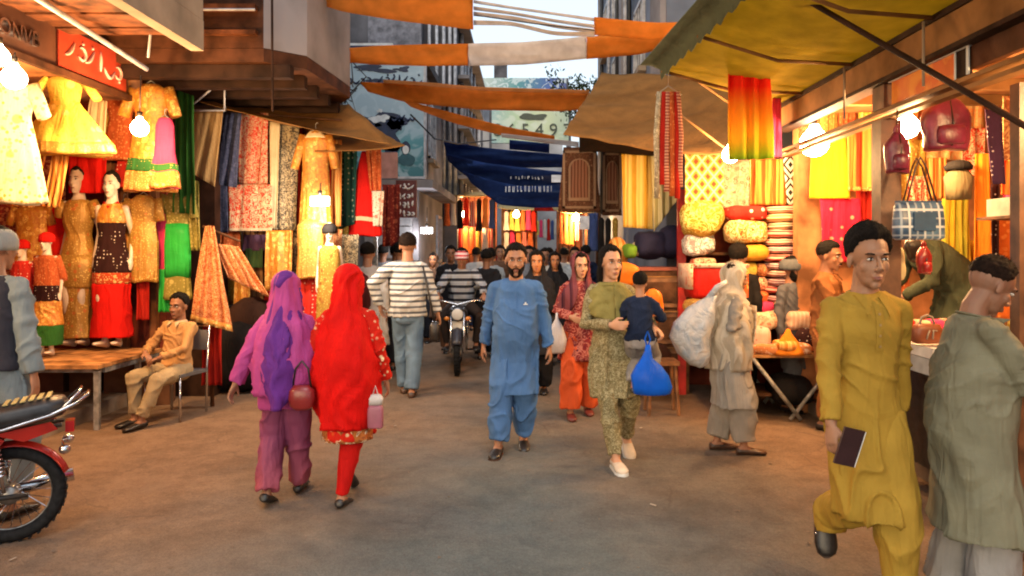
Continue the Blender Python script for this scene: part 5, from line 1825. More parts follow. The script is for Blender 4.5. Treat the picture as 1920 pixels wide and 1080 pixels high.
for k, (x0, y0, x1, y1, dd, c, w_) in enumerate((
        (1540, 176, 1572, 250, 7.45, 6, 'high above the globe lamp'), (1574, 160, 1606, 232, 7.42, 3, 'high between the globe lamp and the pillar'), (1608, 150, 1640, 226, 7.4, 4, 'pinned right beside the brown pillar'),
        (1500, 206, 1540, 262, 7.5, 8, 'on the wall over the diamond patterned rug'), (1660, 360, 1690, 470, 6.9, 0, 'under the small maroon pouch'), (1740, 296, 1775, 372, 6.95, 2, 'below the maroon backpack'),
        (1806, 240, 1850, 330, 6.8, 5, 'behind the khaki bust'), (1650, 520, 1705, 640, 6.4, 3, 'low between the mustard clad man and the green clad man'), (1884, 300, 1915, 372, 5.4, 7, 'at the inside edge over the grey padded box'),
        (1440, 318, 1476, 384, 8.2, 1, 'between the orange red shawl and the diamond rug'), (1346, 262, 1372, 330, 8.4, 9, 'tucked behind the tie-dyed scarf'), (1612, 420, 1650, 520, 7.35, 8, 'over the dark maroon curtain'),
        (1850, 520, 1890, 640, 5.9, 2, 'low behind the head of the grey clad man'), (1700, 330, 1738, 380, 6.95, 5, 'behind the straps of the checked handbag'))):
    cloth('%s cloth hung %s' % (EX[c][0], w_), (x0, y0, x1, y1), dd, EX[c][1], 2 + k % 3, .014)
# arched prayer rugs
RUGM = fab('rug_brown', (.060, .026, .016), (.13, .075, .045), 'embroid', 2.2)
for i, (x0, y0, x1, y1, dd) in enumerate(((1050, 276, 1122, 398, 9.6), (1127, 280, 1168, 404, 9.7))):
    o = cloth(('brown arched prayer rug hanging beside the navy banner', 'second arched prayer rug half hidden behind the mustard cloth')[i], (x0, y0, x1, y1), dd, RUGM, 1, .006, name='prayer_rug', cat='rug', th=.014)
    c = A(*o.location); a, b_ = W(x0, y0, dd) - c, W(x1, y1, dd) - c
    w, h = b_[0] - a[0], a[2] - b_[2]
    PALE = fab('rug_pale', (.17, .11, .075))
    for g, nm in ((.07, 'rug_border'), (.22, 'arch_panel')):
        x_0, x_1, z_0, z_1 = a[0] + w * g, b_[0] - w * g, b_[2] + h * g * .8, a[2] - h * g * .8
        if nm == 'rug_border':
            m = MB(); q = .03
            for bx in ((x_0, x_1, z_0, z_0 + q), (x_0, x_1, z_1 - q, z_1), (x_0, x_0 + q, z_0, z_1), (x_1 - q, x_1, z_0, z_1)):
                m.boxb(A(bx[0], -.026, bx[2]), A(bx[1], -.014, bx[3]))
            m.obj(nm, PALE, o)
        else:
            M = Matrix(((1, 0, 0, 0), (0, 0, 1, 0), (0, 1, 0, 0), (0, 0, 0, 1)))
            zc = z_1 - h * .18; xm = (x_0 + x_1) / 2; rr = (x_1 - x_0) / 2
            out = [(x_0, z_0), (x_1, z_0), (x_1, zc)] + [(xm + rr * math.cos(q), zc + h * .18 * math.sin(q) ** .8) for q in np.linspace(.2, PI - .2, 9)] + [(x_0, zc)]
            m = MB(); m.prism(out, -.022, -.012, M); m.obj(nm, PALE, o)
            out2 = [(xm + (x - xm) * .80, zc + (z - zc) * .9) for x, z in out]
            m = MB(); m.prism(out2, -.030, -.0225, M); m.obj('arch_field', fab('rug_wine', (.05, .014, .010), (.12, .06, .04), 'vstripe', 2), o)
cloth('mustard gold brocade length hanging by the prayer rugs', [(1163, 286), (1224, 288), (1226, 430), (1166, 426)], 9.0, fab('mustard_silk', (.50, .30, .04), (.7, .5, .15), 'vstripe', .6, (.4, .22, .03)), 3, .02)
cloth('olive striped cloth cut to a slant behind the beaded scarves', [(1222, 290), (1275, 290), (1272, 372), (1228, 432)], 8.9, fab('olive_stripe', (.36, .32, .14), (.55, .50, .30), 'vstripe', 1.0, (.2, .18, .06)), 3, .015)
bdg = thing('scarf_hanger', 'bunch of long beaded red scarves on a small pointed hanger', 'scarf', tuple(W(1253, 372, 6.6)))
hh = W(0, 172, 6.6)[2] - W(0, 372, 6.6)[2]
for k, (x, mm, l) in enumerate(((-.10, SILV, .0), (-.05, REDT, .12), (-.012, fab('wine_stripe', (.25, .03, .03), (.6, .3, .2), 'hstripe', 3), .06), (.035, RUSTC, .02), (.08, REDT, .0), (.105, fab('wine_stripe', (0, 0, 0)), .1))):
    b = MB(); b.tube([(x * .8, 0, hh), (x, .01, hh * .6), (x * 1.02, 0, hh * .3), (x, 0, l)], [(.020, .012), (.026, .014), (.022, .014), (.026, .012)], 10)
    P = b.v[0]; P += (fbm(P * (20, 20, 7), k) * .008)[:, None] * A(1, 1, 0)
    b.obj('scarf_strand', mm, bdg, True)
b = MB(); b.tube([(-.11, 0, hh - .03), (0, 0, hh + .05), (.12, 0, hh - .03)], .008, 6); b.tube([(0, 0, hh + .05), (0, 0, hh + .5)], .004, 5); b.obj('hanger', CREAM, bdg, True)


# rounded packs, cushions, stacked cloths
def pack(label, box, d, dep, m_, name='folded_cloth', cat='cloth', group=None, p=4.0, seed=0, puff=.012, tiltz=0.0, parent=None):
    x0, y0, x1, y1 = box
    a, b_ = W(x0, y1, d), W(x1, y0, d)
    w, h = b_[0] - a[0], b_[2] - a[2]
    n, mrows = 26, 13
    R_ = []
    for i in range(mrows):
        t_ = -1 + 2 * i / (mrows - 1)
        s_ = max(1 - abs(t_) ** p, .0) ** (1 / p)
        s_ = max(s_, .30)
        ang = np.arange(n) * 2 * PI / n
        cy, cz = np.cos(ang), np.sin(ang)
        yy = np.sign(cy) * np.abs(cy) ** (2 / p) * dep / 2 * s_
        zz = np.sign(cz) * np.abs(cz) ** (2 / p) * h / 2 * s_
        R_.append(np.stack([np.full(n, t_ * w / 2), yy, zz], 1))
    mb = MB(); mb.loft(R_)
    P = mb.v[0]
    P += unit_rows(P * A(1 / w, 1 / dep, 1 / h)) * (fbm(P * 9 + seed, seed) * puff)[:, None]
    c = (a + b_) / 2 + A(0, dep / 2, 0)
    o = mb.obj(name, m_, parent, True, tuple(c))
    o.rotation_euler = (0, tiltz, 0)
    if label:
        tag(o, label, cat, group)
    return o


pack('gold leafy cushion in the bedding stall under the lattice sheet', (1280, 374, 1362, 440), 8.1, .3, fab('leaf_gold', (.42, .24, .03), (.75, .62, .2), 'paisley', .9, (.6, .5, .12)), 'cushion', 'cushion', p=2.6, seed=2, puff=.02)
pack('dark gold cushion below the leafy cushion', (1286, 412, 1350, 446), 8.15, .3, GOLD3, 'cushion', 'cushion', p=2.6, seed=3)
pack('grey and white crumpled cloth behind the bedding pack', (1284, 436, 1348, 478), 8.2, .3, fab('grey_white', (.3, .26, .24), (.7, .64, .6), 'paisley', 1.2), p=3, puff=.03)
pack('red and white banded quilt pack on top of the floral quilt', (1368, 384, 1446, 412), 8.0, .4, fab('red_white_band', (.50, .03, .02), (.75, .6, .5), 'dots', .7), 'quilt_pack', 'quilt', p=4, puff=.015)
pack('golden floral quilt pack in the bedding stall', (1368, 411, 1447, 455), 8.0, .42, fab('gold_floral', (.50, .26, .06), (.80, .68, .36), 'paisley', 1.3, (.3, .08, .02)), 'quilt_pack', 'quilt', p=4, puff=.015)
pack('smooth mustard bolster below the floral quilt pack', (1392, 457, 1449, 490), 7.95, .3, fab('mustard_satin', (.55, .27, .03), rough=.4), 'bolster', 'cushion', p=2.4)
# tall stack of folded shawls
pal = [fab('shawl_maroon_white', (.30, .03, .02), (.70, .52, .40), 'hstripe', 3.2, (.5, .2, .1)), fab('shawl_orange', (.50, .16, .04), (.75, .5, .3), 'hstripe', 2.6, (.3, .05, .02)),
       fab('shawl_black_cream', (.05, .03, .02), (.66, .54, .36), 'hstripe', 3.0, (.3, .2, .1)), fab('shawl_red', (.46, .02, .02), (.7, .4, .3), 'hstripe', 2.2, (.5, .1, .05)), fab('shawl_plum', (.14, .03, .05), (.62, .42, .38), 'hstripe', 3.4, (.3, .1, .1))]
pn = ['maroon and white', 'orange', 'black and cream', 'red', 'plum']
ordn = ['topmost', 'second from the top', 'third from the top', 'fourth from the top', 'fifth from the top', 'sixth from the top', 'seventh from the top', 'eighth from the top', 'ninth from the top', 'tenth from the top', 'eleventh from the top', 'lowest']
rng = np.random.RandomState(31)
for k in range(12):
    y = 384 + k * 15.3
    c = [0, 1, 2, 3, 0, 4, 3, 4, 0, 4, 3, 4][k]
    pack('%s folded %s striped shawl in the tall stack' % (ordn[k], pn[c]), (1447 + rng.randint(-3, 4), y, 1512 + rng.randint(-4, 5), y + 15.6), 7.9 + rng.rand() * .03, .42, pal[c], 'folded_shawl', 'shawl', 'shawls folded in the tall stack', p=3.2, seed=k, puff=.010, tiltz=rng.randn() * .03)
for k in range(7):
    y = 396 + k * 17
    c = [1, 2, 1, 2, 1, 3, 0][k]
    pack('%s folded %s striped shawl beside the crimson cloth' % (ordn[k] if k < 6 else 'lowest', pn[c]), (1510 + rng.randint(-3, 3), y, 1537 + rng.randint(-2, 3), y + 17.3), 7.95, .4, pal[c], 'folded_shawl', 'shawl', 'shawls folded in the second stack', p=3.2, seed=k + 20, puff=.01)
# red bedding pack
rb = pack('big red quilt pack with a gold floral end under a pale top cover', (1292, 497, 1404, 562), 7.4, .5, fab('red_satin', (.60, .02, .012), rough=.4), 'quilt_pack', 'quilt', p=7, puff=.008)
w_ = (1404 - 1292) / F * 7.4; h_ = 65 / F * 7.4
b = MB(); b.boxb(A(w_ * .12, -.262, -h_ * .44), A(w_ * .49, -.250, h_ * .40)); b.obj('floral_end', fab('red_gold_end', (.50, .12, .03), (.75, .45, .12), 'flower', .9, (.6, .1, .04)), rb)
b = MB(); b.boxb(A(-w_ * .5, -.265, h_ * .42), A(w_ * .5, .25, h_ * .53)); b.boxb(A(-w_ * .52, -.27, -h_ * .2), A(-w_ * .44, .24, h_ * .53)); b.obj('top_cover', fab('pale_cover', (.62, .42, .30), (.5, .1, .05), 'embroid', 1), rb, True)
# boxes and cabinets behind
bx = thing('display_cabinet', 'carved brown wooden cabinet behind the orange bag', 'cabinet', tuple(W(1240, 700, 8.6) * A(1, 1, 0)))
b = MB(); b.boxb(A(-.32, 0, 0), A(.32, .45, 1.42)); b.obj('carcass', WOODD, bx)
b = MB(); b.boxb(A(-.34, -.02, 1.42), A(.34, .46, 1.46)); b.obj('top', mat('red_brown_top', (.20, .04, .02), .5), bx)
for z0, z1 in ((1.00, 1.34), (.58, .94), (.16, .52)):
    b = MB(); b.boxb(A(-.28, -.02, z0), A(.28, -.002, z1)); f_ = b.obj('drawer_front', mat('cabinet_mid', (.20, .09, .035), .5, var=.3), bx)
    b = MB(); b.boxb(A(-.23, -.030, z0 + .05), A(.23, -.021, z1 - .05)); b.obj('inset_panel', WOODD, f_)
    b = MB(); b.boxb(A(-.29, -.032, z1 + .002), A(.29, -.003, z1 + .018)); b.obj('pale_edge', TANB, bx)
heap('navy shape added for the dark void above the brown cabinet', 1222, 432, 486, .42, 8.9, fab('navy_void', (.02, .02, .05)), 13)  # navy shapes stand in for the dark void over the cabinet
heap('second navy shape added for the dark void beside the red upright', 1258, 425, 486, .3, 8.9, fab('navy_void', (0, 0, 0)), 14)
heap('green cloth ball among pale bundles behind the olive dressed woman', 1180, 458, 488, .16, 8.9, fab('leaf_green', (.14, .28, .03)), 15)
heap('pale cream box bundle near the green cloth ball', 1196, 456, 482, .13, 8.95, CRM, 16)
heap('coil of cream braids hanging behind the woman in olive', 1158, 446, 500, .22, 9.1, ORC, 17)
heap('low crate of dark goods at the foot of the cabinet', 1215, 640, 722, .5, 8.3, fab('dark_brown_cloth', (0, 0, 0)), 18)
# orange carrier bags
for i, (x, y0, y1, w, dd, lab) in enumerate(((1172, 490, 540, .32, 7.4, 'bright orange carrier bag behind the head of the woman in olive'), (1222, 540, 612, .19, 6.9, 'orange carrier bag hanging before the brown cabinet'))):
    o = heap(lab, x, y0, y1, w, dd, fab('orange_plastic', (.80, .20, .02), rough=.35), 40 + i, 'carrier_bag', 'bag', .2)
sl_ = thing('stool', 'small brown wooden stool below the orange carrier bag', 'stool', tuple(W(1240, 730, 7.6) * A(1, 1, 0)))
b = MB(); b.box((0, 0, .52), (.32, .3, .04)); b.obj('seat', MATS['cabinet_mid'], sl_)
for x in (-.12, .12):
    for y in (-.11, .11):
        b = MB(); b.tube([(x * 1.25, y * 1.25, 0), (x, y, .50)], .018, 8); b.obj('leg', MATS['cabinet_mid'], sl_)

# ---- bags
MAR = mat('maroon_leather', (.16, .018, .045), .32, var=.25, scale=8, bump=.3)


def backpack(label, px, py0, py1, w, d, m_, name='backpack', cat='bag', deep=.16, rz=0):
    a, b_ = W(px, py0, d), W(px, py1, d)
    h = a[2] - b_[2]
    o = thing(name, label, cat, tuple(b_), rz)
    mb = MB(); R_ = []
    for t_ in np.linspace(0, 1, 14):
        k = (.86 + .14 * math.sin(PI * min(t_ * 1.6, 1) * .5)) * (1 if t_ < .6 else math.cos((t_ - .6) / .4 * 1.35) * .9 + .1)
        k = max(k, .12)
        R_.append(ring((0, 0, h * t_), w / 2 * k, deep / 2 * (k * .6 + .4), 28, None, 2.8))
    mb.loft(R_); P = mb.v[0]; P += unit_rows(P - A(0, 0, h / 2)) * (fbm(P * 12, 3) * .012)[:, None]
    mb.obj('bag_body', m_, o, True)
    mb = MB(); mb.loft([ring((0, -deep * .42, h * t_), w * .30 * k, .05 * k, 24, None, 2.8) for t_, k in ((.08, .8), (.12, 1), (.34, 1), (.42, .9), (.45, .5))]); mb.obj('front_pocket', m_, o, True)
    mb = MB(); mb.tube([(0, -deep * .47, h * .05), (0, -deep * .56, h * .5), (0, -deep * .32, h * .93)], .006, 6); mb.obj('zip', LEATHER, o, True)
    mb = MB(); mb.tube([(-w * .12, 0, h * .93), (-w * .08, 0, h * 1.1), (0, 0, h * 1.17), (w * .08, 0, h * 1.1), (w * .12, 0, h * .93)], .010, 8); mb.obj('handle', m_, o, True)
    mb = MB(); mb.tube([(0, 0, h * 1.16), (0, 0, h * 1.55)], .006, 6); mb.obj('cord', LEATHERB, o, True)
    return o


backpack('shiny maroon backpack hanging high in the bag shop', 1773, 184, 281, .31, 4.9, MAR)
backpack('small maroon pouch bag hanging under the bulb', 1682, 248, 325, .165, 4.9, MAR, 'pouch_bag', deep=.1)
hbq = thing('handbag', 'blue and white checked handbag hanging on long straps', 'bag', tuple(W(1722, 450, 4.9)), .12)
t = NT('blue_check')
x_, y_, z_ = t.xyz()
fx = t.ramp(t.math('FRACT', t.math('MULTIPLY', x_, 9.5)), [(.0, 1), (.12, 1), (.15, 0), (.5, 0), (.53, .5), (.62, .5), (.65, 0)])
fz = t.ramp(t.math('FRACT', t.math('ADD', .3, t.math('MULTIPLY', z_, 9.0))), [(.0, 1), (.12, 1), (.15, 0), (.5, 0), (.53, .5), (.6, .5), (.63, 0)])
c = t.mix(t.ramp(t.noise(10), [(.4, 0), (.7, 1)]), (.025, .06, .13), (.10, .20, .33))
c = t.mix(t.math('MAXIMUM', fx, fz), c, (.50, .56, .62))
CHK = t.out(c, .4)
mb = MB(); mb.loft([ring((0, 0, z), .165 * k, .06 * k2, 32, None, 5) for z, k, k2 in ((0, .9, .7), (.015, 1, 1), (.13, 1.0, .95), (.22, .97, .7), (.245, .93, .45))]); mb.obj('bag_body', CHK, hbq, True)
mb = MB(); mb.box((0, -.064, .12), (.15, .012, .12)); mb.obj('front_pocket', mat('blue_leather', (.03, .08, .16), .4), hbq)
mb = MB(); mb.box((0, 0, .25), (.30, .05, .012)); mb.obj('top_edge', mat('blue_leather', (0, 0, 0)), hbq)
for q in (-.02, .02):
    mb = MB(); mb.tube([(-.10, q, .23), (-.03, q, .48), (.0, q, .54), (.04, q, .48), (.12, q, .23)], .007, 6); mb.obj('strap', LEATHERB, hbq, True)
heap('cream shopping bag hanging under the blue checked handbag', 1680, 452, 532, .15, 5.3, fab('cream_bag', (.60, .52, .30)), 51, 'shopping_bag', 'bag', .1)
heap('small black bag hanging behind the checked handbag', 1712, 448, 500, .12, 5.4, LEATHER, 52, 'shopping_bag', 'bag', .08)
rbg = backpack('red purse with a white trim hanging by the green clad man', 1732, 462, 515, .10, 5.2, mat('red_leather', (.28, .02, .02), .3), 'purse', deep=.07)
bst = thing('bust_form', 'headless khaki display bust with a black cap in the bag shop', 'mannequin', tuple(W(1797, 374, 5.6)))
mb = MB(); mb.loft([ring((0, 0, z), a_, b2, 24, None, 2.4) for z, a_, b2 in ((0, .085, .07), (.08, .09, .075), (.17, .10, .08), (.21, .07, .06), (.225, .045, .045))]); mb.obj('bust', fab('khaki_cloth', (.16, .13, .07)), bst, True)
mb = MB(); mb.loft([ring((0, 0, z), a_, b2, 24) for z, a_, b2 in ((.22, .09, .085), (.25, .095, .09), (.28, .07, .07), (.295, .03, .03))]); mb.obj('cap', BLK, bst, True)
gb = thing('shelf_box', 'grey padded box on the high shelf at the inside edge of the bag shop', 'box', tuple(W(1912, 405, 5.0)))
mb = MB(); mb.box((0, 0, .06), (.26, .3, .12)); mb.obj('box_body', mat('box_grey', (.25, .25, .22), .7), gb)
mb = MB(); mb.box((0, 0, -.012), (.34, .4, .02)); mb.obj('shelf_board', WOODD, gb)

# ---- tables on the right
tt = thing('goods_table', 'trestle table with a red side cloth, heaped with flowered bags', 'table', (2.58, 7.6, 0))
for k in range(3):
    mb = MB(); mb.box((0, -.28 + .29 * k, .635), (1.0, .28, .03)); mb.obj('plank', WOODP, tt)
for y in (-.40, .40):
    for q in (-1, 1):
        mb = MB(); mb.tube([(q * .42, y, .62), (-q * .05, y + .004 * q, .02)], .020, 8); mb.obj('trestle_leg', STEEL, tt, True)
for x in (-.46, .46):
    for y in (-.4, .4):
        mb = MB(); mb.box((x, y, .31), (.05, .05, .62)); mb.obj('leg', MATS['red_upright'], tt)
mb = MB(); G = []
for i in range(10):
    v = i / 9
    G.append([A(-.515 + .012 * math.sin(j * .9 + v), -.44 + .88 * j / 19, .64 - .56 * v) for j in range(20)])
mb.sheet(np.array(G), .006); mb.obj('side_cloth', fab('table_red', (.50, .03, .015)), tt, True)
mb = MB(); mb.box((0, .1, .22), (.86, .6, .03)); mb.obj('lower_shelf', WOODD, tt)
heap('dark sack on the shelf under the red sided table', 1478, 700, 760, .42, 7.5, BLK, 61)
FB = fab('flower_bag', (.62, .46, .30), (.45, .08, .05), 'flower', 1.2, (.3, .2, .1))
for i, (x0, y0, x1, y1, dd, lab, mm) in enumerate((
        (1408, 584, 1462, 622, 7.5, 'flowered cream bag at the back of the goods table nearest the grey shawled woman', FB),
        (1446, 582, 1486, 616, 7.7, 'cream and green printed bag in the back row of the goods table', fab('bag_green', (.60, .50, .36), (.10, .18, .08), 'paisley', 1.4, (.5, .1, .05))),
        (1478, 584, 1532, 622, 7.5, 'pale pleated bag at the inner end of the goods table', fab('bag_pale', (.66, .48, .34), (.5, .3, .2), 'vstripe', 2)),
        (1406, 614, 1452, 664, 7.3, 'round flowered bag with pink spots on the street edge of the goods table', fab('bag_pink', (.64, .42, .32), (.5, .06, .05), 'dots', 1.2)),
        (1500, 614, 1540, 664, 7.3, 'dark beaded bag at the inner street edge of the goods table', BLKD),
        (1410, 644, 1530, 668, 7.16, 'low row of orange speckled cloth along the street edge of the goods table', fab('bag_orange2', (.60, .22, .08), (.78, .6, .45), 'embroid', 1.5)))):
    pack(lab, (x0, y0, x1, y1), dd, .2 if i < 5 else .12, mm, 'printed_bag', 'bag', 'printed bags on the goods table', p=2.8, seed=i, puff=.018)
rng = np.random.RandomState(77)
for k in range(9):
    c = rng.randint(10)
    x0 = 1700 + (k % 5) * 26; y0 = 600 - (k // 5) * 22
    pack('%s folded piece, %s of the %s row heaped on the counter' % (EX[c][0], ['first', 'second', 'third', 'fourth', 'fifth'][k % 5], 'lower' if k < 5 else 'upper'), (x0, y0 + 22, x0 + 27, y0 + 44), 5.35 + .06 * (k % 2), .2, EX[c][1], 'folded_cloth', 'cloth', 'folded pieces on the counter', p=3, seed=k)
for k, (x0, y0, x1, y1, dd, c, w_) in enumerate((
        (1398, 492, 1424, 520, 8.1, 4, 'to the right of the big red quilt pack'), (1422, 494, 1450, 518, 8.1, 8, 'between the red quilt pack and the tall stack'), (1404, 520, 1448, 544, 8.1, 5, 'under the pair beside the tall stack'),
        (1402, 545, 1450, 570, 8.05, 3, 'near the shelf foot beside the tall stack'), (1286, 562, 1340, 590, 8.1, 6, 'below the big red quilt pack'), (1284, 590, 1344, 618, 8.1, 0, 'on the lowest shelf of the bedding stall'),
        (1420, 566, 1456, 590, 7.85, 7, 'behind the flowered cream bags'), (1458, 562, 1500, 586, 7.85, 9, 'in the middle behind the goods table bags'), (1502, 566, 1536, 588, 7.85, 1, 'behind the pale pleated bag'),
        (1460, 640, 1500, 660, 7.1, 2, 'lying before the pointed orange cloth'), (1300, 484, 1345, 500, 8.2, 5, 'squeezed above the big red quilt pack'))):
    pack('%s folded cloth %s' % (EX[c][0], w_), (x0, y0, x1, y1), dd, .25, EX[c][1], p=3, seed=60 + k, puff=.016)
con = thing('orange_cone_cloth', 'pointed orange cloth standing in the middle of the goods table', 'cloth', tuple(W(1478, 664, 7.22)))
mb = MB(); mb.loft([ring((0, 0, z), r, r * .7, 28) for z, r in ((0, .16), (.03, .15), (.12, .09), (.2, .035), (.245, .01))]); P = mb.v[0]; P += unit_rows(P * A(1, 1, 0)) * (vnoise(P * (18, 18, 3), 5) * .015)[:, None]
mb.obj('cloth', fab('orange_plain', (0, 0, 0)), con, True)
ct = thing('shop_counter', 'white-edged dark counter between the mustard and the grey clad men', 'counter', (3.1, 5.1, 0))
mb = MB(); mb.boxb(A(-.5, -.3, .95), A(.8, .4, 1.02)); mb.obj('top', mat('counter_white', (.62, .60, .56), .4), ct)
mb = MB(); mb.boxb(A(-.5, -.305, .84), A(.8, .4, .945)); mb.obj('apron', mat('counter_grey', (.36, .38, .38), .5), ct)
mb = MB(); mb.boxb(A(-.44, -.24, .2), A(.74, .34, .839)); mb.obj('cabinet_body', LEATHER, ct)
mb = MB(); mb.boxb(A(-.5, -.3, .48), A(.8, -.245, .52)); mb.obj('rail', mat('counter_white', (0, 0, 0)), ct)
for x in (-.42, .7):
    for y in (-.2, .3):
        mb = MB(); mb.box((x, y, .1), (.05, .05, .2)); mb.obj('leg', STEEL, ct)
bbg = thing('handbag', 'small brown handbag with a white logo-like mark on the white-edged counter', 'bag', tuple(W(1738, 643, 4.95)))
mb = MB(); mb.loft([ring((0, 0, z), .095 * k, .05 * k, 28, None, 4) for z, k in ((0, .9), (.01, 1), (.09, .98), (.125, .8))]); mb.obj('bag_body', mat('brown_bag', (.22, .06, .02), .4), bbg, True)
mb = MB(); mb.tube([(-.05, 0, .12), (-.035, 0, .17), (0, 0, .185), (.035, 0, .17), (.05, 0, .12)], .008, 8); mb.obj('handle', CREAM, bbg, True)
mb = MB(); mb.tube([(-.03, -.053, .03), (-.01, -.054, .09)], .006, 5); mb.tube([(.01, -.054, .03), (.015, -.054, .09), (.04, -.053, .085)], .006, 5); mb.obj('white_mark', CREAM, bbg, True)
rd = thing('round_bag', 'round bag with white flowers on the counter before the grey clad man', 'bag', tuple(W(1908, 650, 4.3)))
mb = MB(); mb.loft([ring((0, 0, z), r, .07, 28, None, 2.3) for z, r in ((-.09, .05), (-.07, .085), (0, .11), (.06, .09), (.085, .05))]); mb.obj('bag_body', fab('flower_brown', (.22, .10, .06), (.75, .65, .5), 'paisley', 1.6, (.7, .6, .4)), rd, True)
mb = MB(); mb.tube([(.115 * math.cos(q), 0, .10 * math.sin(q)) for q in np.linspace(0, 2 * PI, 25)], .012, 8); mb.obj('rim', CREAM, rd, True)
mb = MB(); mb.tube([(-.06, 0, .08), (-.04, 0, .15), (.0, 0, .17), (.05, 0, .15), (.06, 0, .08)], .012, 8); mb.obj('handle', GOLD3, rd, True)
sh2 = thing('display_plinth', 'dark plinth carrying the round flowered bag', 'stand', tuple(W(1908, 690, 4.3) * A(1, 1, 0)))
mb = MB(); mb.boxb(A(-.2, -.15, 0), A(.4, .3, W(0, 678, 4.3)[2])); mb.obj('plinth_body', WOODD, sh2)

# ------------------------------------------------------------------ stalls up the street
FARM = [REDT, fab('far_yellow', (.62, .50, .10)), PINK, fab('far_white', (.62, .56, .5)), RUSTC, fab('far_stripe', (.6, .4, .3), (.4, .04, .03), 'vstripe', 1.5), GOLD3, BLK, fab('far_blue', (.05, .08, .22)), fab('far_orange', (.62, .2, .05))]
FN = ['dark red', 'yellow', 'pink', 'white', 'rust', 'striped', 'gold', 'black', 'blue', 'orange']
rng = np.random.RandomState(17)


def far_row(x0, x1, y0, y1, d, n, where, order, grp, top=.0):
    step = (x1 - x0) / n
    for k in range(n):
        c = order[k % len(order)]
        xx = x0 + step * (k + .5)
        y_ = y1 + rng.randint(-6, 7)
        wid = step / F * d * .52
        sd = rng.randint(100)
        dress('%s garment, number %s %s' % (FN[c], ['one', 'two', 'three', 'four', 'five', 'six', 'seven', 'eight', 'nine', 'ten', 'eleven'][k], where), xx, y0 + rng.randint(-3, 4), y_, d + rng.rand() * .25, FARM[c],
              [(0, wid * .3), (.08, wid * .85), (.5, wid * .7), (1, wid * 1.05)], None, seed=sd, hanger=False, pleat=7, name='hanging_garment', cat='garment', group=grp)


far_row(832, 928, 374, 428, 17, 8, 'counted from the building, upper row of the left far stall', [4, 3, 7, 0, 5, 7, 9, 8], 'garments on the far left stall')
far_row(842, 928, 428, 476, 17.3, 7, 'counted from the building, lower row of the left far stall', [0, 0, 9, 4, 6, 3, 5], 'garments on the far left stall')
far_row(944, 1006, 394, 434, 24, 6, 'counted from the left, upper row under the navy banner', [3, 1, 1, 9, 2, 0, 8, 3], 'garments under the navy banner')
far_row(944, 1000, 432, 466, 24.3, 5, 'counted from the left, lower row under the navy banner', [3, 2, 9, 5, 4, 3, 7], 'garments under the navy banner')
far_row(1046, 1086, 398, 456, 16, 4, 'counted from the left, row beside the white notice', [4, 9, 9, 5], 'garments beside the white notice')
far_row(1108, 1160, 410, 470, 14, 4, 'counted from the left, dark row below the arched rugs', [8, 7, 7, 6], 'garments below the arched rugs')
far_row(1004, 1046, 412, 446, 33, 6, 'counted from the left, in the farthest lit stall', [1, 2, 3, 0, 8, 3], 'garments in the farthest stall')
for i, (x0, y0, x1, y1, dd, lab) in enumerate(((826, 360, 932, 482, 17, 'far clothes stall with a pale canvas on the left of the street'), (940, 388, 1008, 470, 24, 'far clothes stall under the navy banner'), (1044, 392, 1100, 460, 16, 'far clothes stall beside the white notice'))):
    o = thing('market_stall', lab, 'stall', tuple(W((x0 + x1) / 2, 470, dd + .5) * A(1, 1, 0)))
    w = (x1 - x0) / F * dd; top = W(0, y0, dd)[2]
    b = MB(); b.boxb(A(-w / 2, .45, 0), A(w / 2, .5, top)); b.obj('back_cloth', fab('stall_back', (.10, .035, .025), (.3, .1, .05), 'vstripe', .6), o)
    b = MB(); b.boxb(A(-w / 2, -.35, 0), A(w / 2, .3, .8)); b.obj('counter', BROWND, o)
    for x in (-w / 2, w / 2 - .06):
        b = MB(); b.boxb(A(x, -.35, 0), A(x + .06, -.29, top)); b.obj('post', WOODD, o)
    patch('roof_canvas', [(-w / 2 - .1, -.9, top - .05), (w / 2 + .1, -.9, top - .1), (w / 2 + .1, .5, top + .12), (-w / 2 - .1, .5, top + .12)], fab('pale_canvas', (.55, .40, .18), thin=.2), .1, 10, parent=o)
nt = thing('notice_board', 'small bright white notice beside the far orange garments', 'sign')
b = MB(); b.boxb(W(1086, 430, 15), W(1112, 405, 15.04)); b.obj('panel', mat('notice_white', (.75, .75, .78), .5), nt)
b = MB(); b.boxb(A(1.10, 15.05, 0), A(1.14, 15.09, 2.3)); b.obj('post', STEEL, nt)
cloth('narrow blue cloth hanging beside the white notice', (1106, 400, 1122, 470), 14.5, fab('far_blue', (0, 0, 0)), 2)
cloth('dark red valance strung under the navy banner', (1000, 384, 1052, 396), 20, REDT, 3)
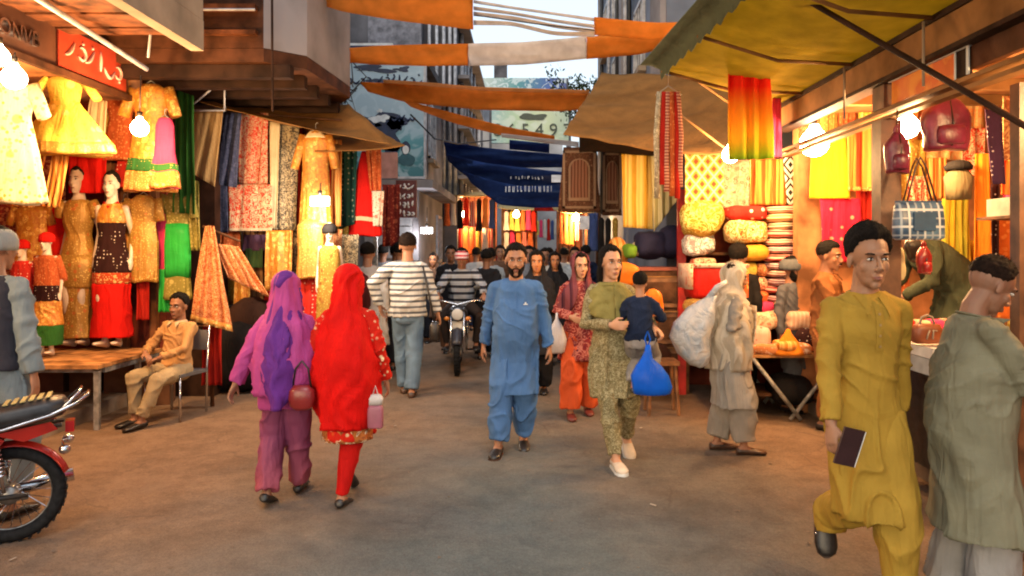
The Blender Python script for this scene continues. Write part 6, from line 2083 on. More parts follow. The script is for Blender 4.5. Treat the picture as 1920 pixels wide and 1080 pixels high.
# ------------------------------------------------------------------ motorcycle, its front towards local -y
def motorcycle(label, loc, rz, scale, paint, stand=True):
    o = thing('motorcycle', label, 'motorcycle', loc, rz)
    o.scale = (scale,) * 3
    RUB = mat('tyre_rubber', (.016, .016, .017), .75, var=.2, scale=30)
    ENG = mat('engine_alloy', (.22, .21, .20), .35, .7, var=.25, scale=20)
    BLKP = mat('black_plastic', (.02, .02, .02), .4, var=.2)

    def circ(c, r, n=36):
        return [A(c[0], c[1] + r * math.cos(q), c[2] + r * math.sin(q)) for q in np.linspace(0, 2 * PI, n + 1)]
    for nm, y in (('front', -.62), ('rear', .52)):
        c = A(0, y, .30)
        m = MB(); m.tube(circ(c, .262), .042, 12, False); w = m.obj('wheel', RUB, o, True)
        m = MB()
        for k in range(36):
            q = 2 * PI * k / 36
            m.box(c + A(0, .302 * math.cos(q), .302 * math.sin(q)), (.066, .018, .010), 0, q - PI / 2 if False else q + PI / 2)
        struct(m.obj('tread_blocks', RUB, w), 'stuff')
        m = MB(); m.tube(circ(c, .226), .010, 8, False); m.obj('rim', ENG, w, True)
        m = MB(); m.tube([c - A(.06, 0, 0), c + A(.06, 0, 0)], [.055, .055], 18); m.tube([c - A(.09, 0, 0), c + A(.09, 0, 0)], .012, 8); m.obj('hub', ENG, w, True)
        m = MB()
        for k in range(24):
            q = 2 * PI * k / 24; sx = .045 if k % 2 else -.045
            m.tube([c + A(sx, .05 * math.cos(q + .4), .05 * math.sin(q + .4)), c + A(0, .215 * math.cos(q), .215 * math.sin(q))], .0025, 4)
        struct(m.obj('spokes', CHROME, w), 'stuff')
        m = MB(); G = []
        a0, a1 = (.25, 2.7) if nm == 'front' else (.35, 2.5)
        for q in np.linspace(a0, a1, 16):
            G.append([c + A(x, (.335 - abs(x) * .4) * math.cos(q), (.335 - abs(x) * .4) * math.sin(q)) for x in np.linspace(-.062, .062, 7)])
        m.sheet(np.array(G), .004); m.obj('mudguard', paint, o, True)
    # fork, headlight, handlebar
    for x in (-.085, .085):
        m = MB(); m.tube([(x, -.62, .30), (x, -.52, .60), (x, -.43, .88)], [.022, .024, .02], 10); m.obj('fork_leg', CHROME, o, True)
    m = MB(); m.tube([(-.11, -.44, .84), (.11, -.44, .84)], .03, 8); m.tube([(0, -.44, .60), (0, -.40, .90)], .03, 8); m.obj('fork_yoke', BLKP, o, True)
    m = MB(); m.tube([(0, -.44, .80), (0, -.50, .80), (0, -.56, .80)], [.06, .085, .088], 20); h = m.obj('headlight', CHROME, o, True)
    m = MB(); m.ball((0, -.56, .80), (.078, .022, .078), 16, 8); m.obj('lens', mat('lamp_lens', (.55, .55, .52), .1, var=.05), h, True)
    m = MB(); m.box((0, -.50, .655), (.15, .012, .10)); m.obj('number_plate', mat('plate_white', (.55, .55, .50), .5), o)
    m = MB(); m.tube([(-.36, -.30, .96), (-.27, -.34, .98), (-.12, -.40, .95), (0, -.41, .92), (.12, -.40, .95), (.27, -.34, .98), (.36, -.30, .96)], .013, 8); hb = m.obj('handlebar', CHROME, o, True)
    for q in (-1, 1):
        m = MB(); m.tube([(.26 * q, -.345, .98), (.38 * q, -.29, .955)], .019, 10); m.obj('grip', RUB, hb, True)
        m = MB(); m.tube([(.24 * q, -.36, .985), (.36 * q, -.36, .955)], .006, 6); m.obj('lever', CHROME, hb, True)
        m = MB(); m.tube([(.22 * q, -.35, .985), (.25 * q, -.36, 1.12)], .006, 6); m.ball((.26 * q, -.37, 1.15), (.05, .012, .035), 14, 8); m.obj('mirror', BLKP, hb, True)
        m = MB(); m.ball((.14 * q, -.50, .74), (.04, .035, .03), 12, 8); m.obj('front_indicator', mat('amber_lens', (.55, .18, .02), .25), o, True)
        m = MB(); m.tube([(.03 * q, .80, .60), (.13 * q, .82, .58)], .009, 6); m.ball((.155 * q, .82, .58), (.035, .035, .03), 12, 8); m.obj('rear_indicator', CHROME, o, True)
    # tank
    m = MB(); R_ = []
    for y, w_, h_, z in ((-.36, .05, .05, .80), (-.33, .10, .09, .80), (-.24, .135, .115, .79), (-.12, .14, .115, .775), (0, .12, .10, .755), (.06, .09, .07, .745), (.09, .05, .04, .74)):
        a = np.arange(24) * 2 * PI / 24
        R_.append(np.stack([np.cos(a) * w_, np.full(24, y), z + np.sin(a) * h_], 1))
    m.loft(R_); tk = m.obj('tank', paint, o, True)
    m = MB(); m.tube([(0, -.2, .89), (0, -.2, .915)], .035, 14); m.obj('fuel_cap', CHROME, tk, True)
    # seat
    m = MB(); R_ = []
    for y, w_, h_, z in ((.02, .07, .02, .775), (.05, .11, .045, .775), (.2, .13, .055, .775), (.36, .135, .058, .785), (.55, .13, .06, .815), (.72, .12, .055, .84), (.80, .10, .045, .85), (.83, .06, .02, .85)):
        a = np.arange(24) * 2 * PI / 24
        cx, sx = np.cos(a), np.sin(a)
        R_.append(np.stack([np.sign(cx) * np.abs(cx) ** .75 * w_ * 1.2, np.full(24, y), z - .015 + np.sign(sx) * np.abs(sx) ** .8 * h_ * 1.35], 1))
    m.loft(R_); st = m.obj('seat', mat('seat_vinyl', (.022, .022, .025), .38, var=.25, scale=18), o, True)
    for k in range(6):
        y = .50 + .045 * k; z = .876 + (y - .5) * .14
        m = MB(); m.box((0, y, z), (.19, .026, .007), 0, .14); m.obj('seat_stripe', mat('stripe_gold', (.55, .42, .16), .5), st)
    for k in range(3):
        m = MB(); m.tube([(-.11, .28 + .05 * k, .838), (0, .28 + .05 * k, .846), (.11, .28 + .05 * k, .838)], .008, 6); m.obj('seat_rib', MATS['seat_vinyl'], st, True)
    # grab rail
    m = MB(); m.tube([(-.155, .18, .715), (-.155, .5, .735), (-.15, .74, .80), (-.13, .88, .86), (-.07, .94, .90), (.07, .94, .90), (.13, .88, .86), (.15, .74, .80), (.155, .5, .735), (.155, .18, .715)], .011, 8)
    m.tube([(-.14, .80, .83), (-.08, .90, .93), (.08, .90, .93), (.14, .80, .83)], .010, 8); m.obj('grab_rail', CHROME, o, True)
    # frame, side panels, engine, exhaust, shocks
    m = MB()
    m.tube([(0, -.40, .78), (0, -.28, .42), (0, -.18, .22), (0, .22, .22), (0, .28, .45), (0, .3, .68)], .018, 8)
    for q in (-.08, .08):
        m.tube([(q, -.1, .70), (q, .35, .69), (q, .80, .72)], .014, 8); m.tube([(q, .22, .30), (q, .62, .30)], .016, 8)
    m.obj('frame', BLKP, o, True)
    for q in (-1, 1):
        m = MB(); m.prism([(.06, .70), (.42, .70), (.50, .66), (.36, .46), (.14, .44), (.04, .56)], .095 * q, .115 * q, Matrix(((0, 0, 1, 0), (1, 0, 0, 0), (0, 1, 0, 0), (0, 0, 0, 1)))); sp = m.obj('side_panel', paint, o)
        m = MB(); m.prism([(.10, .655), (.40, .655), (.36, .63), (.12, .62)], .116 * q, .118 * q, Matrix(((0, 0, 1, 0), (1, 0, 0, 0), (0, 1, 0, 0), (0, 0, 0, 1)))); m.obj('panel_stripe', MATS['stripe_gold'], sp)
        m = MB(); m.prism([(.44, .70), (.74, .75), (.78, .70), (.60, .64)], .09 * q, .105 * q, Matrix(((0, 0, 1, 0), (1, 0, 0, 0), (0, 1, 0, 0), (0, 0, 0, 1)))); m.obj('tail_panel', paint, o)
        m = MB(); m.tube([(.12 * q, .44, .70), (.12 * q, .50, .34)], .012, 8)
        for k in range(9):
            t_ = .12 + k * .07
            p = A(.12 * q, .44 + .06 * t_, .70 - .36 * t_); m.tube([p, p + A(0, .003, -.012)], .030, 12)
        m.obj('shock_absorber', CHROME, o, True)
        m = MB(); m.tube([(.1 * q, .02, .26), (.24 * q, .02, .26)], .014, 8); m.obj('footrest', RUB, o, True)
    m = MB(); m.box((0, -.06, .36), (.2, .3, .2)); m.tube([(0, -.10, .40), (0, -.24, .52)], [.085, .08], 14)
    for k in range(6):
        p = A(0, -.12 - .02 * k, .43 + .018 * k); m.tube([p, p + A(0, -.006, .006)], .105, 16)
    m.tube([(-.13, -.02, .34), (.13, -.02, .34)], .085, 18); m.obj('engine', ENG, o, True)
    m = MB(); m.tube([(-.06, -.22, .46), (-.10, -.30, .34), (-.13, -.12, .24), (-.14, .25, .24), (-.15, .45, .27), (-.16, .85, .34)], [.018, .018, .02, .022, .042, .045], 12); m.obj('exhaust_pipe', CHROME, o, True)
    m = MB(); m.box((0, .84, .70), (.10, .05, .07)); tl = m.obj('tail_lamp', mat('tail_red', (.35, .01, .01), .2), o)
    if stand:
        m = MB(); m.tube([(-.10, .10, .24), (-.24, .16, .01)], .012, 6); m.obj('side_stand', CHROME, o, True)
    return o


MRED = mat('motorcycle_red', (.42, .02, .012), .22, .1, var=.12, scale=5, bump=.02)
motorcycle('parked red motorcycle with a gold striped black seat and chrome grab rail', (-3.35, 4.02, 0), math.radians(-62), .90, MRED)
# ------------------------------------------------------------------ the people of the photograph
MUST = fab('mustard_kameez', (.36, .225, .035), rough=.8)
BLU = fab('blue_kameez', (.075, .165, .36))
RED = fab('red_veil', (.66, .008, .006), rough=.75)
SHOE = LEATHER

# young man in mustard
f = Figure('young man in a mustard shalwar kameez striding towards the viewer with a dark wallet', 1.56, 3.47, 4, 1.745, voxel=.005, ratio=.5, skinm=skin('skin_young', (.30, .165, .10)),
           ankR=(-.02, .34, .32), toeR=(-12, 62), ankL=(.10, -.14, .08), toeL=(6, 0), bulk=.92, wrR=(-.235, -.16, .88), elR=(-.4, .9, 0), wrL=(.235, .10, .86), elL=(.5, 1, 0), handR=dict(curl=42, palm=(.9, .4, 0), thumb=(.3, -1, .1)), handL=dict(curl=26), lean=2, head=(-4, 2, 0), seed=2)
km = f.tunic(MUST, .44, loose=.008, flare=1.3, fold=.010, amp2=.019, sl=(.060, .052, .050, .046))
f.trousers(MUST, (.12, .10, .09, .070), low=.03, fold=.016, hang=.085); f.hair(HAIR, thick=.020, front=.50, side=-.02, back=-.5, top=.016, seed=4)
f.shirt_front(km, MUST, button=mat('button_tan', (.3, .2, .08), .4))
f.shoes(LEATHER, grow=.008, sole=LEATHERB)
fa, ft, fw, fR = f.foot_pts('R')
for k, (q, v, z) in enumerate(((.05, .042, -.035), (.09, .047, -.045), (.13, .048, -.052), (.06, -.042, -.035), (.10, -.047, -.045))):
    b = MB(); b.ball(fa + fR @ (ft * q + fw * v + A(0, 0, z)), .006, 8, 5); b.obj('shoe_stud', CHROME, f.root, True)
wl = f.wR
p = A(*(f.root.matrix_basis @ Vector(wl)))
o = thing('wallet', 'dark wallet with a pale edge held in the hand of the young man in mustard', 'wallet', tuple(W(1592, 838, 3.20)), math.radians(8))
o.rotation_euler = (math.radians(8), math.radians(14), math.radians(8))
b = MB(); b.box((0, 0, 0), (.095, .012, .165)); b.obj('cover', mat('wallet_dark', (.03, .012, .014), .35), o)
b = MB(); b.box((.050, 0, 0), (.005, .010, .160)); b.obj('page_edge', MATS['white_paint'], o)

# bearded man in blue
f = Figure('bearded heavy-set man in a plain blue shalwar kameez walking down the middle of the street', -.10, 6.2, -2, 1.70, voxel=.006, ratio=.5, bulk=1.12, skinm=skin('skin_bearded', (.32, .17, .105)),
           ankR=(-.14, -.16, .08), ankL=(.06, .12, .09), toeR=(-8, 0), toeL=(4, 8), wrR=(-.285, .10, .88), wrL=(.285, .02, .86), handL=dict(curl=30), head=(3, 4, 0), seed=5)
km = f.tunic(BLU, .49, belly=.04, loose=.012, fold=.010, amp2=.019, sl=(.066, .058, .053, .050), flare=1.0)
f.trousers(BLU, (.12, .105, .10, .08), low=.06, fold=.016); f.hair(HAIR, thick=.014, front=.46, side=.0); f.beard()
f.shoes(LEATHER, sole=LEATHERB)
f.lay(km, [[(.075 + x, .30 + z) for x in (-.004, .012, .03)] for z in (-.004, .004)], MATS['white_paint'], 'chest_emblem', .003, .004)
f.lay(km, [[(.088 + x, .306 + z) for x in (-.006, .004)] for z in (-.004, .012)], MATS['white_paint'], 'chest_emblem', .003, .006)
f.lay(km, [[(x, z) for x in np.linspace(-.015, .015, 3)] for z in np.linspace(.45, .26, 12)], BLU, 'placket')

# woman in purple
PUR = fab('violet_veil', (.13, .03, .24), rough=.7); MAG = fab('magenta_shawl', (.44, .07, .27), rough=.7)
PLUM = fab('plum_silk_warm_lit', (.17, .035, .07), pat='bands', stops=[(0, (.42, .13, .08)), (.5, (.30, .07, .09)), (1, (.20, .05, .11))], rough=.6)  # orange in the bands is warm lamp light painted onto plum cloth
f = Figure('woman seen from behind under a violet veil over a magenta shawl', -1.60, 4.93, 183, 1.50, voxel=.008, female=True, face_on=False,
           ankR=(-.05, -.20, .08), ankL=(.11, .12, .11), toeL=(0, 20), wrL=(.40, .04, .84), elL=(.6, .6, 0), wrR=(-.20, -.16, .98), seed=8)
f.tunic(MAG, .72, loose=.025, flare=.6, sl=(.068, .066, .064, .060), fold=.010)
f.trousers(PLUM, (.115, .10, .088, .085), low=.03, fold=.018); f.shoes(LEATHER)
f.wrap(MAG, [(.47, .14, .115, .02, 30), (.40, .20, .15, .03, 16), (.22, .235, .18, .04, 14), (.02, .245, .19, .04, 18), (-.12, .23, .18, .04, 26)], 'shawl', 55, neck=False, amp=.012)
f.wrap(PUR, [(.49, .13, .12, .03, 50), (.36, .16, .16, .05, 70), (.20, .155, .20, .06, 95), (.02, .14, .23, .06, 115), (-.10, .11, .24, .055, 130), (-.20, .06, .24, .05, 150)], 'head_veil', 52, neck=False, amp=.014, seed=3)
b = MB(); b.tube([f.wR - A(0, 0, .02), f.wR + A(.01, -.02, -.10)], .02, 8)
o = thing('handbag', 'dark red rounded handbag carried by the woman in the violet veil', 'bag', tuple(W(566, 768, 4.75)))
b = MB(); b.loft([ring((0, 0, z), .085 * k, .05 * k, 24, None, 2.6) for z, k in ((0, .55), (.02, .85), (.07, 1), (.12, .95), (.155, .6))]); b.obj('bag_body', mat('handbag_red', (.22, .02, .02), .3), o, True)
b = MB(); b.tube([(-.06, 0, .14), (-.04, 0, .26), (0, 0, .31), (.04, 0, .26), (.06, 0, .14)], .007, 6); b.obj('strap', LEATHER, o, True)

# woman in red
f = Figure('woman seen from behind wrapped in a long scarlet veil with a patterned hem', -1.18, 4.90, 178, 1.545, voxel=.008, female=True, face_on=False,
           ankL=(.05, -.22, .18), toeL=(0, 35), ankR=(.02, .10, .08), toeR=(0, 10), wrR=(-.26, -.10, .90), wrL=(.20, -.2, 1.05), seed=12)
f.tunic(fab('red_hem_print', (.60, .02, .01), (.78, .60, .35), 'embroid', .9, (.62, .16, .03)), .49, loose=.030, flare=.5, fold=.012)
f.trousers(fab('red_churidar', (.52, .01, .008)), (.10, .085, .07, .048), low=.03, fold=.008); f.shoes(LEATHER)
f.wrap(RED, [(.49, .11, .12, .03, 30), (.40, .16, .15, .04, 14), (.25, .205, .185, .05, 10), (.05, .228, .20, .05, 10), (-.10, .238, .20, .04, 12), (-.28, .215, .185, .03, 20), (-.38, .19, .175, .03, 26)], 'head_veil', 52, neck=False, amp=.016)
b = MB(); b.sheet(np.array([[A((.168 + .010 * math.sin(a * 11)) * math.sin(a), .15 * -math.cos(a) + .01, z) * A(1.04, 1.1, 1) for a in np.linspace(1.3, 5.0, 40)] for z in (.475, .50, .53, .57, .60)]), .005)
b.obj('patterned_hem', fab('hem_gold', (.50, .16, .04), (.85, .75, .55), 'flower', 1.8, (.16, .03, .02)), f.root, True)
o = thing('handbag', 'dull pink handbag with a pale top carried beside the scarlet veiled woman', 'bag', tuple(W(704, 802, 4.8)))
b = MB(); b.loft([ring((0, 0, z), .050 * k, .03 * k, 20, None, 4) for z, k in ((0, .9), (.01, 1), (.12, 1), (.15, .8))]); b.obj('bag_body', mat('dull_pink', (.32, .10, .14), .5), o, True)
b = MB(); b.loft([ring((0, 0, z), .046 * k, .028 * k, 20, None, 3) for z, k in ((.15, 1), (.19, 1.1), (.215, .7))]); b.tube([(-.02, 0, .2), (0, 0, .27), (.02, 0, .2)], .005, 6); b.obj('bag_top', fab('pale_plastic', (.62, .58, .56), rough=.4), o, True)

# woman in olive with the blue bag
OLV = fab('olive_print', (.20, .165, .08), (.36, .32, .19), 'paisley', 2.6, (.12, .10, .05)); OLS = fab('olive_shawl', (.24, .21, .07)); OLD = fab('dark_olive', (.07, .075, .03))
f = Figure('woman in an olive printed kameez and olive shawl holding out a blue carrier bag', .64, 5.82, 8, 1.68, voxel=.006, female=True, ratio=.5, skinm=SK3,
           ankR=(.0, -.20, .08), toeR=(2, 0), ankL=(.20, .22, .15), toeL=(0, 30), wrL=(.28, -.24, 1.13), elL=(.5, .8, -.6), handL=dict(curl=50, dir=(.5, -.5, -.5), palm=(0, 0, -1), thumb=(-.5, -1, 0)), wrR=(-.06, -.26, 1.14), elR=(-.6, .5, -.6), handR=dict(curl=40, palm=(0, 1, 0), thumb=(0, 0, 1)), head=(10, 0, 0), seed=15)
f.tunic(OLV, .55, loose=.010, flare=.7, fold=.012, amp2=.022, slope=0)
f.trousers(OLV, (.10, .085, .07, .05), low=.05, fold=.012); f.hair(HAIR, thick=.016, front=.52, side=-.12, back=-.7, bun=True)
b = MB(); b.tube([f.h3(0, .09, .02), f.h3(0, .10, -.08), f.u(0, .11, .38), f.u(.01, .12, .22)], [(.06, .035), (.075, .03), (.07, .025), (.03, .015)], 14); b.obj('long_hair', HAIR, f.root, True)
for q in (-1, 1):
    b = MB(); b.tube([f.h3(.060 * q, .0, .05), f.h3(.079 * q, .015, -.02), f.h3(.070 * q, .03, -.10), f.u(.07 * q, .04, .46)], [(.018, .02), (.020, .026), (.022, .026), (.012, .02)], 10); b.obj('hair_lock', HAIR, f.root, True)
f.shoes(mat('shoe_pale', (.55, .48, .40), .6), sole=MATS['white_paint'])
f.wrap(OLS, [(.525, .075, .075, .02, 100), (.49, .13, .11, .01, 50), (.44, .20, .14, .0, 14), (.32, .225, .165, -.01, 4), (.18, .205, .175, -.02, 3)], 'shawl', 150, neck=False, amp=.012) if False else None
G = []
for z, rx, ry, y in ((.515, .080, .080, .0), (.49, .12, .105, 0), (.45, .175, .125, 0), (.38, .202, .145, -.01), (.32, .205, .155, -.02), (.26, .198, .158, -.03)):
    a = np.linspace(0, 2 * PI, 60)
    G.append(np.stack([np.sin(a) * rx, -np.cos(a) * ry + y, np.full(60, z) - (.075 * np.cos(a) + .04 * np.sin(a)) * max(0, (.47 - z) / .3)], 1) @ np.array(f.U.to_3x3()).T + np.array(f.U.translation))
G = np.array(G); t_ = np.linspace(0, 5, 20); i_ = np.clip(t_.astype(int), 0, 4); fr_ = (t_ - i_)[:, None, None]; G = G[i_] * (1 - fr_) + G[i_ + 1] * fr_
G = G + (folds(.014, 6, 6, 16, 4, 1.2)(G.reshape(-1, 3))).reshape(20, 60, 1) * A(1, 1, .2)
b = MB(); b.sheet(G, .006); b.obj('shawl', OLS, f.root, True)
o = thing('carrier_bag', 'bright blue plastic carrier bag hanging from the hand of the woman in olive', 'bag', tuple(W(1222, 740, 5.38)))
b = MB(); b.loft([ring((x, 0, z), rx, ry, 30, None, 2.6) for z, rx, ry, x in ((0, .10, .05, 0), (.012, .135, .075, 0), (.06, .145, .085, 0), (.14, .13, .08, -.01), (.21, .09, .055, -.02), (.26, .045, .03, -.03), (.31, .02, .015, -.03), (.36, .014, .012, -.03))])
P = b.v[0]; P += unit_rows(P * A(1, 1, 0)) * (fbm(P * (14, 14, 6), 7) * .012)[:, None]
b.obj('bag_body', fab('blue_plastic', (.008, .10, .62), rough=.3, bs=.4), o, True)
b = MB(); b.tube([(-.03, 0, .34), (-.05, 0, .40), (-.03, 0, .46), (-.01, 0, .40), (-.03, 0, .34)], .006, 6); b.obj('handle', MATS['blue_plastic'], o, True)
# child on her hip
c = Figure('small child in a navy shirt carried on the hip of the woman in olive', .84, 5.60, 165, 1.02, Z=.46, voxel=.012, female=True, face_on=False, ankR=(-.13, -.12, .30), ankL=(.10, -.10, .28), wrR=(-.20, -.32, 1.15), wrL=(.14, -.32, 1.2), seed=22)
c.tunic(fab('navy_shirt', (.015, .025, .06)), .88, loose=.03, flare=.2); c.trousers(fab('grey_trousers', (.26, .25, .25)), (.14, .13, .12, .10)); c.hair(HAIR, thick=.022, front=.4, back=-.6); c.shoes(LEATHER)

# woman in maroon behind
MRN = fab('maroon_print', (.24, .03, .03), (.5, .18, .14), 'paisley', 1.2, (.12, .02, .04)); DSC = fab('dark_scarf', (.045, .015, .03), (.18, .05, .06), 'vstripe', 1)
f = Figure('woman in maroon and orange red with a dark scarf, behind the man in blue', .52, 7.5, 4, 1.62, voxel=.008, female=True, skinm=SK3, ankR=(-.12, -.14, .08), ankL=(.10, .10, .08), wrR=(-.12, -.22, 1.08), elR=(-.5, .4, -.6), wrL=(.16, -.22, 1.02), elL=(.5, .4, -.6), head=(8, 4, 0), seed=31)
f.tunic(MRN, .62, loose=.025, flare=.8, fold=.014, amp2=.022); f.trousers(fab('orange_red_silk', (.62, .10, .03), rough=.5), (.13, .12, .115, .11), low=.04, fold=.016)
f.hair(HAIR, front=.55); f.shoes(mat('shoe_maroon', (.12, .02, .015), .5))
f.wrap(DSC, [(.50, .12, .11, .0, 24), (.43, .19, .14, .0, 10), (.30, .23, .17, .0, 14), (.10, .24, .18, .02, 40)], 'head_scarf', 60, amp=.012)
o = thing('carrier_bag', 'white plastic carrier bag at the side of the woman in maroon', 'bag', tuple(W(1044, 662, 7.4)))
b = MB(); b.loft([ring((0, 0, z), rx, ry, 24, None, 2.5) for z, rx, ry in ((0, .06, .05), (.02, .09, .07), (.14, .10, .08), (.26, .06, .05), (.34, .015, .015), (.40, .01, .01))]); b.obj('bag_body', fab('white_plastic', (.62, .60, .62), rough=.35), o, True)

# woman in grey
GRY = fab('grey_kameez', (.30, .275, .25)); CRS = fab('cream_shawl', (.42, .36, .28), (.52, .46, .38), 'vstripe', .8, (.36, .3, .24))
f = Figure('older woman in grey with a cream shawl and a bag on her back', 1.63, 6.12, 96, 1.555, voxel=.008, female=True, skinm=SK2,
           ankR=(-.10, -.12, .08), ankL=(.10, .06, .08), toeR=(-6, 0), wrR=(-.12, -.14, 1.22), elR=(-.5, .3, -1), wrL=(.14, -.16, .95), lean=4, head=(0, 8, 0), seed=41)
f.tunic(GRY, .44, loose=.035, flare=1.0, fold=.014, amp2=.02); f.trousers(fab('grey_shalwar', (.27, .235, .20)), (.13, .125, .12, .095), low=.07, fold=.016); f.hair(HAIRB, front=.55); f.shoes(LEATHERB)
f.wrap(CRS, [(.50, .13, .12, .0, 20), (.42, .20, .15, .0, 10), (.30, .24, .185, -.01, 6), (.12, .255, .20, -.01, 6), (-.05, .24, .20, -.03, 16), (-.18, .20, .20, -.03, 40)], 'head_scarf', 58, amp=.018)
b = MB()
G = [[f.u(-.02 + .10 * u, -.20 - .015 * math.sin(v * 9), .42 - 1.0 * v) for u in np.linspace(-1, 1, 8)] for v in np.linspace(0, 1, 16)]
b.sheet(np.array(G), .008); b.obj('shawl_end', fab('cream_shawl_end', (.55, .40, .26), (.62, .5, .36), 'hstripe', 1.2), f.root, True)
o = thing('plastic_bag', 'large pale blue-white plastic bag slung over the back of the woman in grey', 'bag', tuple(W(1296, 684, 5.95)))
b = MB(); b.loft([ring((x, 0, z), rx, ry, 34, None, 2.3) for z, rx, ry, x in ((0, .03, .03, .07), (.02, .07, .06, .06), (.09, .13, .11, .02), (.22, .165, .135, -.01), (.34, .16, .13, .02), (.44, .12, .10, .07), (.50, .07, .06, .12), (.54, .03, .03, .17))])
P = b.v[0]; P += unit_rows(P - A(0, 0, .27)) * (fbm(P * (9, 9, 9), 17, 3) * .028)[:, None]
t = NT('pale_plastic_sheet')
c_ = t.mix(t.ramp(t.noise(6, 4, dist=1.5), [(.4, 0), (.62, 1)]), (.52, .53, .56), (.32, .37, .45))
pm = t.out(c_, .22, t.noise(9, 4, dist=1.8), .8, .03, 0, .5)
b.obj('bag_body', pm, o, True)
b = MB(); b.tube([(.12, 0, .50), (.20, -.02, .62), (.28, .0, .66)], [.03, .022, .02], 8); b.obj('neck', pm, o, True)

# man in grey-green at the right edge
GG = fab('grey_green_kameez', (.20, .195, .135))
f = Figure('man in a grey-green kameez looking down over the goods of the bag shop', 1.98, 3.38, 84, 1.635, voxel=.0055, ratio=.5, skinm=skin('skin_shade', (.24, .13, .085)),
           ankR=(-.11, -.06, .08), ankL=(.11, .05, .08), wrR=(-.10, -.42, 1.10), elR=(-.5, .35, -1), wrL=(.12, -.42, 1.12), elL=(.4, .3, -1), handR=dict(curl=35, palm=(.2, 0, -1), thumb=(1, 0, .3)), lean=5, head=(8, 26, 0), bulk=1.1, seed=51)
km = f.tunic(GG, .42, loose=.038, belly=.02, flare=1.1, fold=.010, amp2=.018, sl=(.074, .072, .066, .056))
f.trousers(fab('grey_white_shalwar', (.32, .31, .30)), (.09, .10, .11, .10), low=.05, fold=.014); f.hair(HAIRB, thick=.012, front=.5, side=.02, back=-.35)
f.shirt_front(km, GG); f.shoes(LEATHERB)

# man with the knitted cap at the left edge
f = Figure('man in a pale grey cap, dark waistcoat and blue-grey sleeves by the parked motorcycle', -3.30, 4.62, 170, 1.80, voxel=.007, face_on=False, wrR=(-.25, -.02, .86), wrL=(.24, 0, .88), seed=61)
BG = fab('blue_grey_kameez', (.24, .29, .31))
f.tunic(BG, .44, loose=.02, flare=1.0, fold=.013, amp2=.02, sl=(.068, .062, .058, .055)); f.trousers(BG, (.13, .12, .11, .09), low=.05); f.hair(HAIR, thick=.008, front=.5)
cap_on(f, fab('cap_grey', (.36, .39, .38)), .03, r=1.02)
b = MB(); b.loft([ring((0, 0, z), rx, ry, 32, f.U) for z, rx, ry in ((.50, .10, .095), (.475, .145, .12), (.42, .182, .145), (.3, .190, .158), (.1, .190, .165), (-.05, .20, .172))])
me = skin_of(b, .01, 2, .5, folds(.008, 8, 8, 5, 3)); put('waistcoat', me, fab('waistcoat_dark', (.045, .045, .06)), f.root)
f.shoes(LEATHER)

# striped shirt
STR = fab('white_grey_stripe', (.11, .12, .14), (.52, .53, .52), 'hstripe', 1.35, (.40, .41, .42)); JEAN = fab('pale_jeans', (.13, .20, .28), (.2, .28, .36), 'plain')
t = MATS['white_grey_stripe']
f = Figure('man seen from behind in a grey and white striped shirt and pale jeans', -1.37, 8.5, 184, 1.84, voxel=.007, face_on=False, ankL=(.05, -.14, .08), ankR=(-.05, .10, .08), wrL=(.30, .02, .98), elL=(.9, .5, 0), wrR=(-.33, -.05, .86), seed=71)
f.tunic(STR, .86, loose=.035, flare=-.1, fold=.012, sl=(.072, .064, .056, .048)); f.trousers(JEAN, (.11, .09, .08, .075), low=.03, fold=.010, name='jeans'); f.hair(HAIRB, thick=.014, front=.5, back=-.5); f.shoes(LEATHERB)
o = thing('shoulder_bag', 'black bag on a strap at the side of the man in the striped shirt', 'bag', tuple(W(815, 640, 8.4)))
b = MB(); b.loft([ring((0, 0, z), .06 * k, .05 * k, 20, None, 3) for z, k in ((0, .7), (.03, 1), (.18, .95), (.22, .6))]); b.obj('bag_body', LEATHER, o, True)
b = MB(); b.tube([(0, 0, .2), (-.06, .02, .5), (-.14, .05, .85)], .012, 6); b.obj('strap', LEATHER, o, True)

# white shirt man, half hidden by the red veil
WHK = fab('white_kameez', (.52, .49, .46))
f = Figure('dark-haired man in a long white kameez between the scarlet veil and the striped shirt', -2.02, 9.4, 182, 1.74, voxel=.010, face_on=False, ankL=(.05, -.14, .08), seed=81)
f.tunic(WHK, .46, loose=.04, fold=.014, amp2=.02); f.trousers(WHK, low=.04); f.hair(HAIR, thick=.015, front=.45); f.shoes(LEATHER)

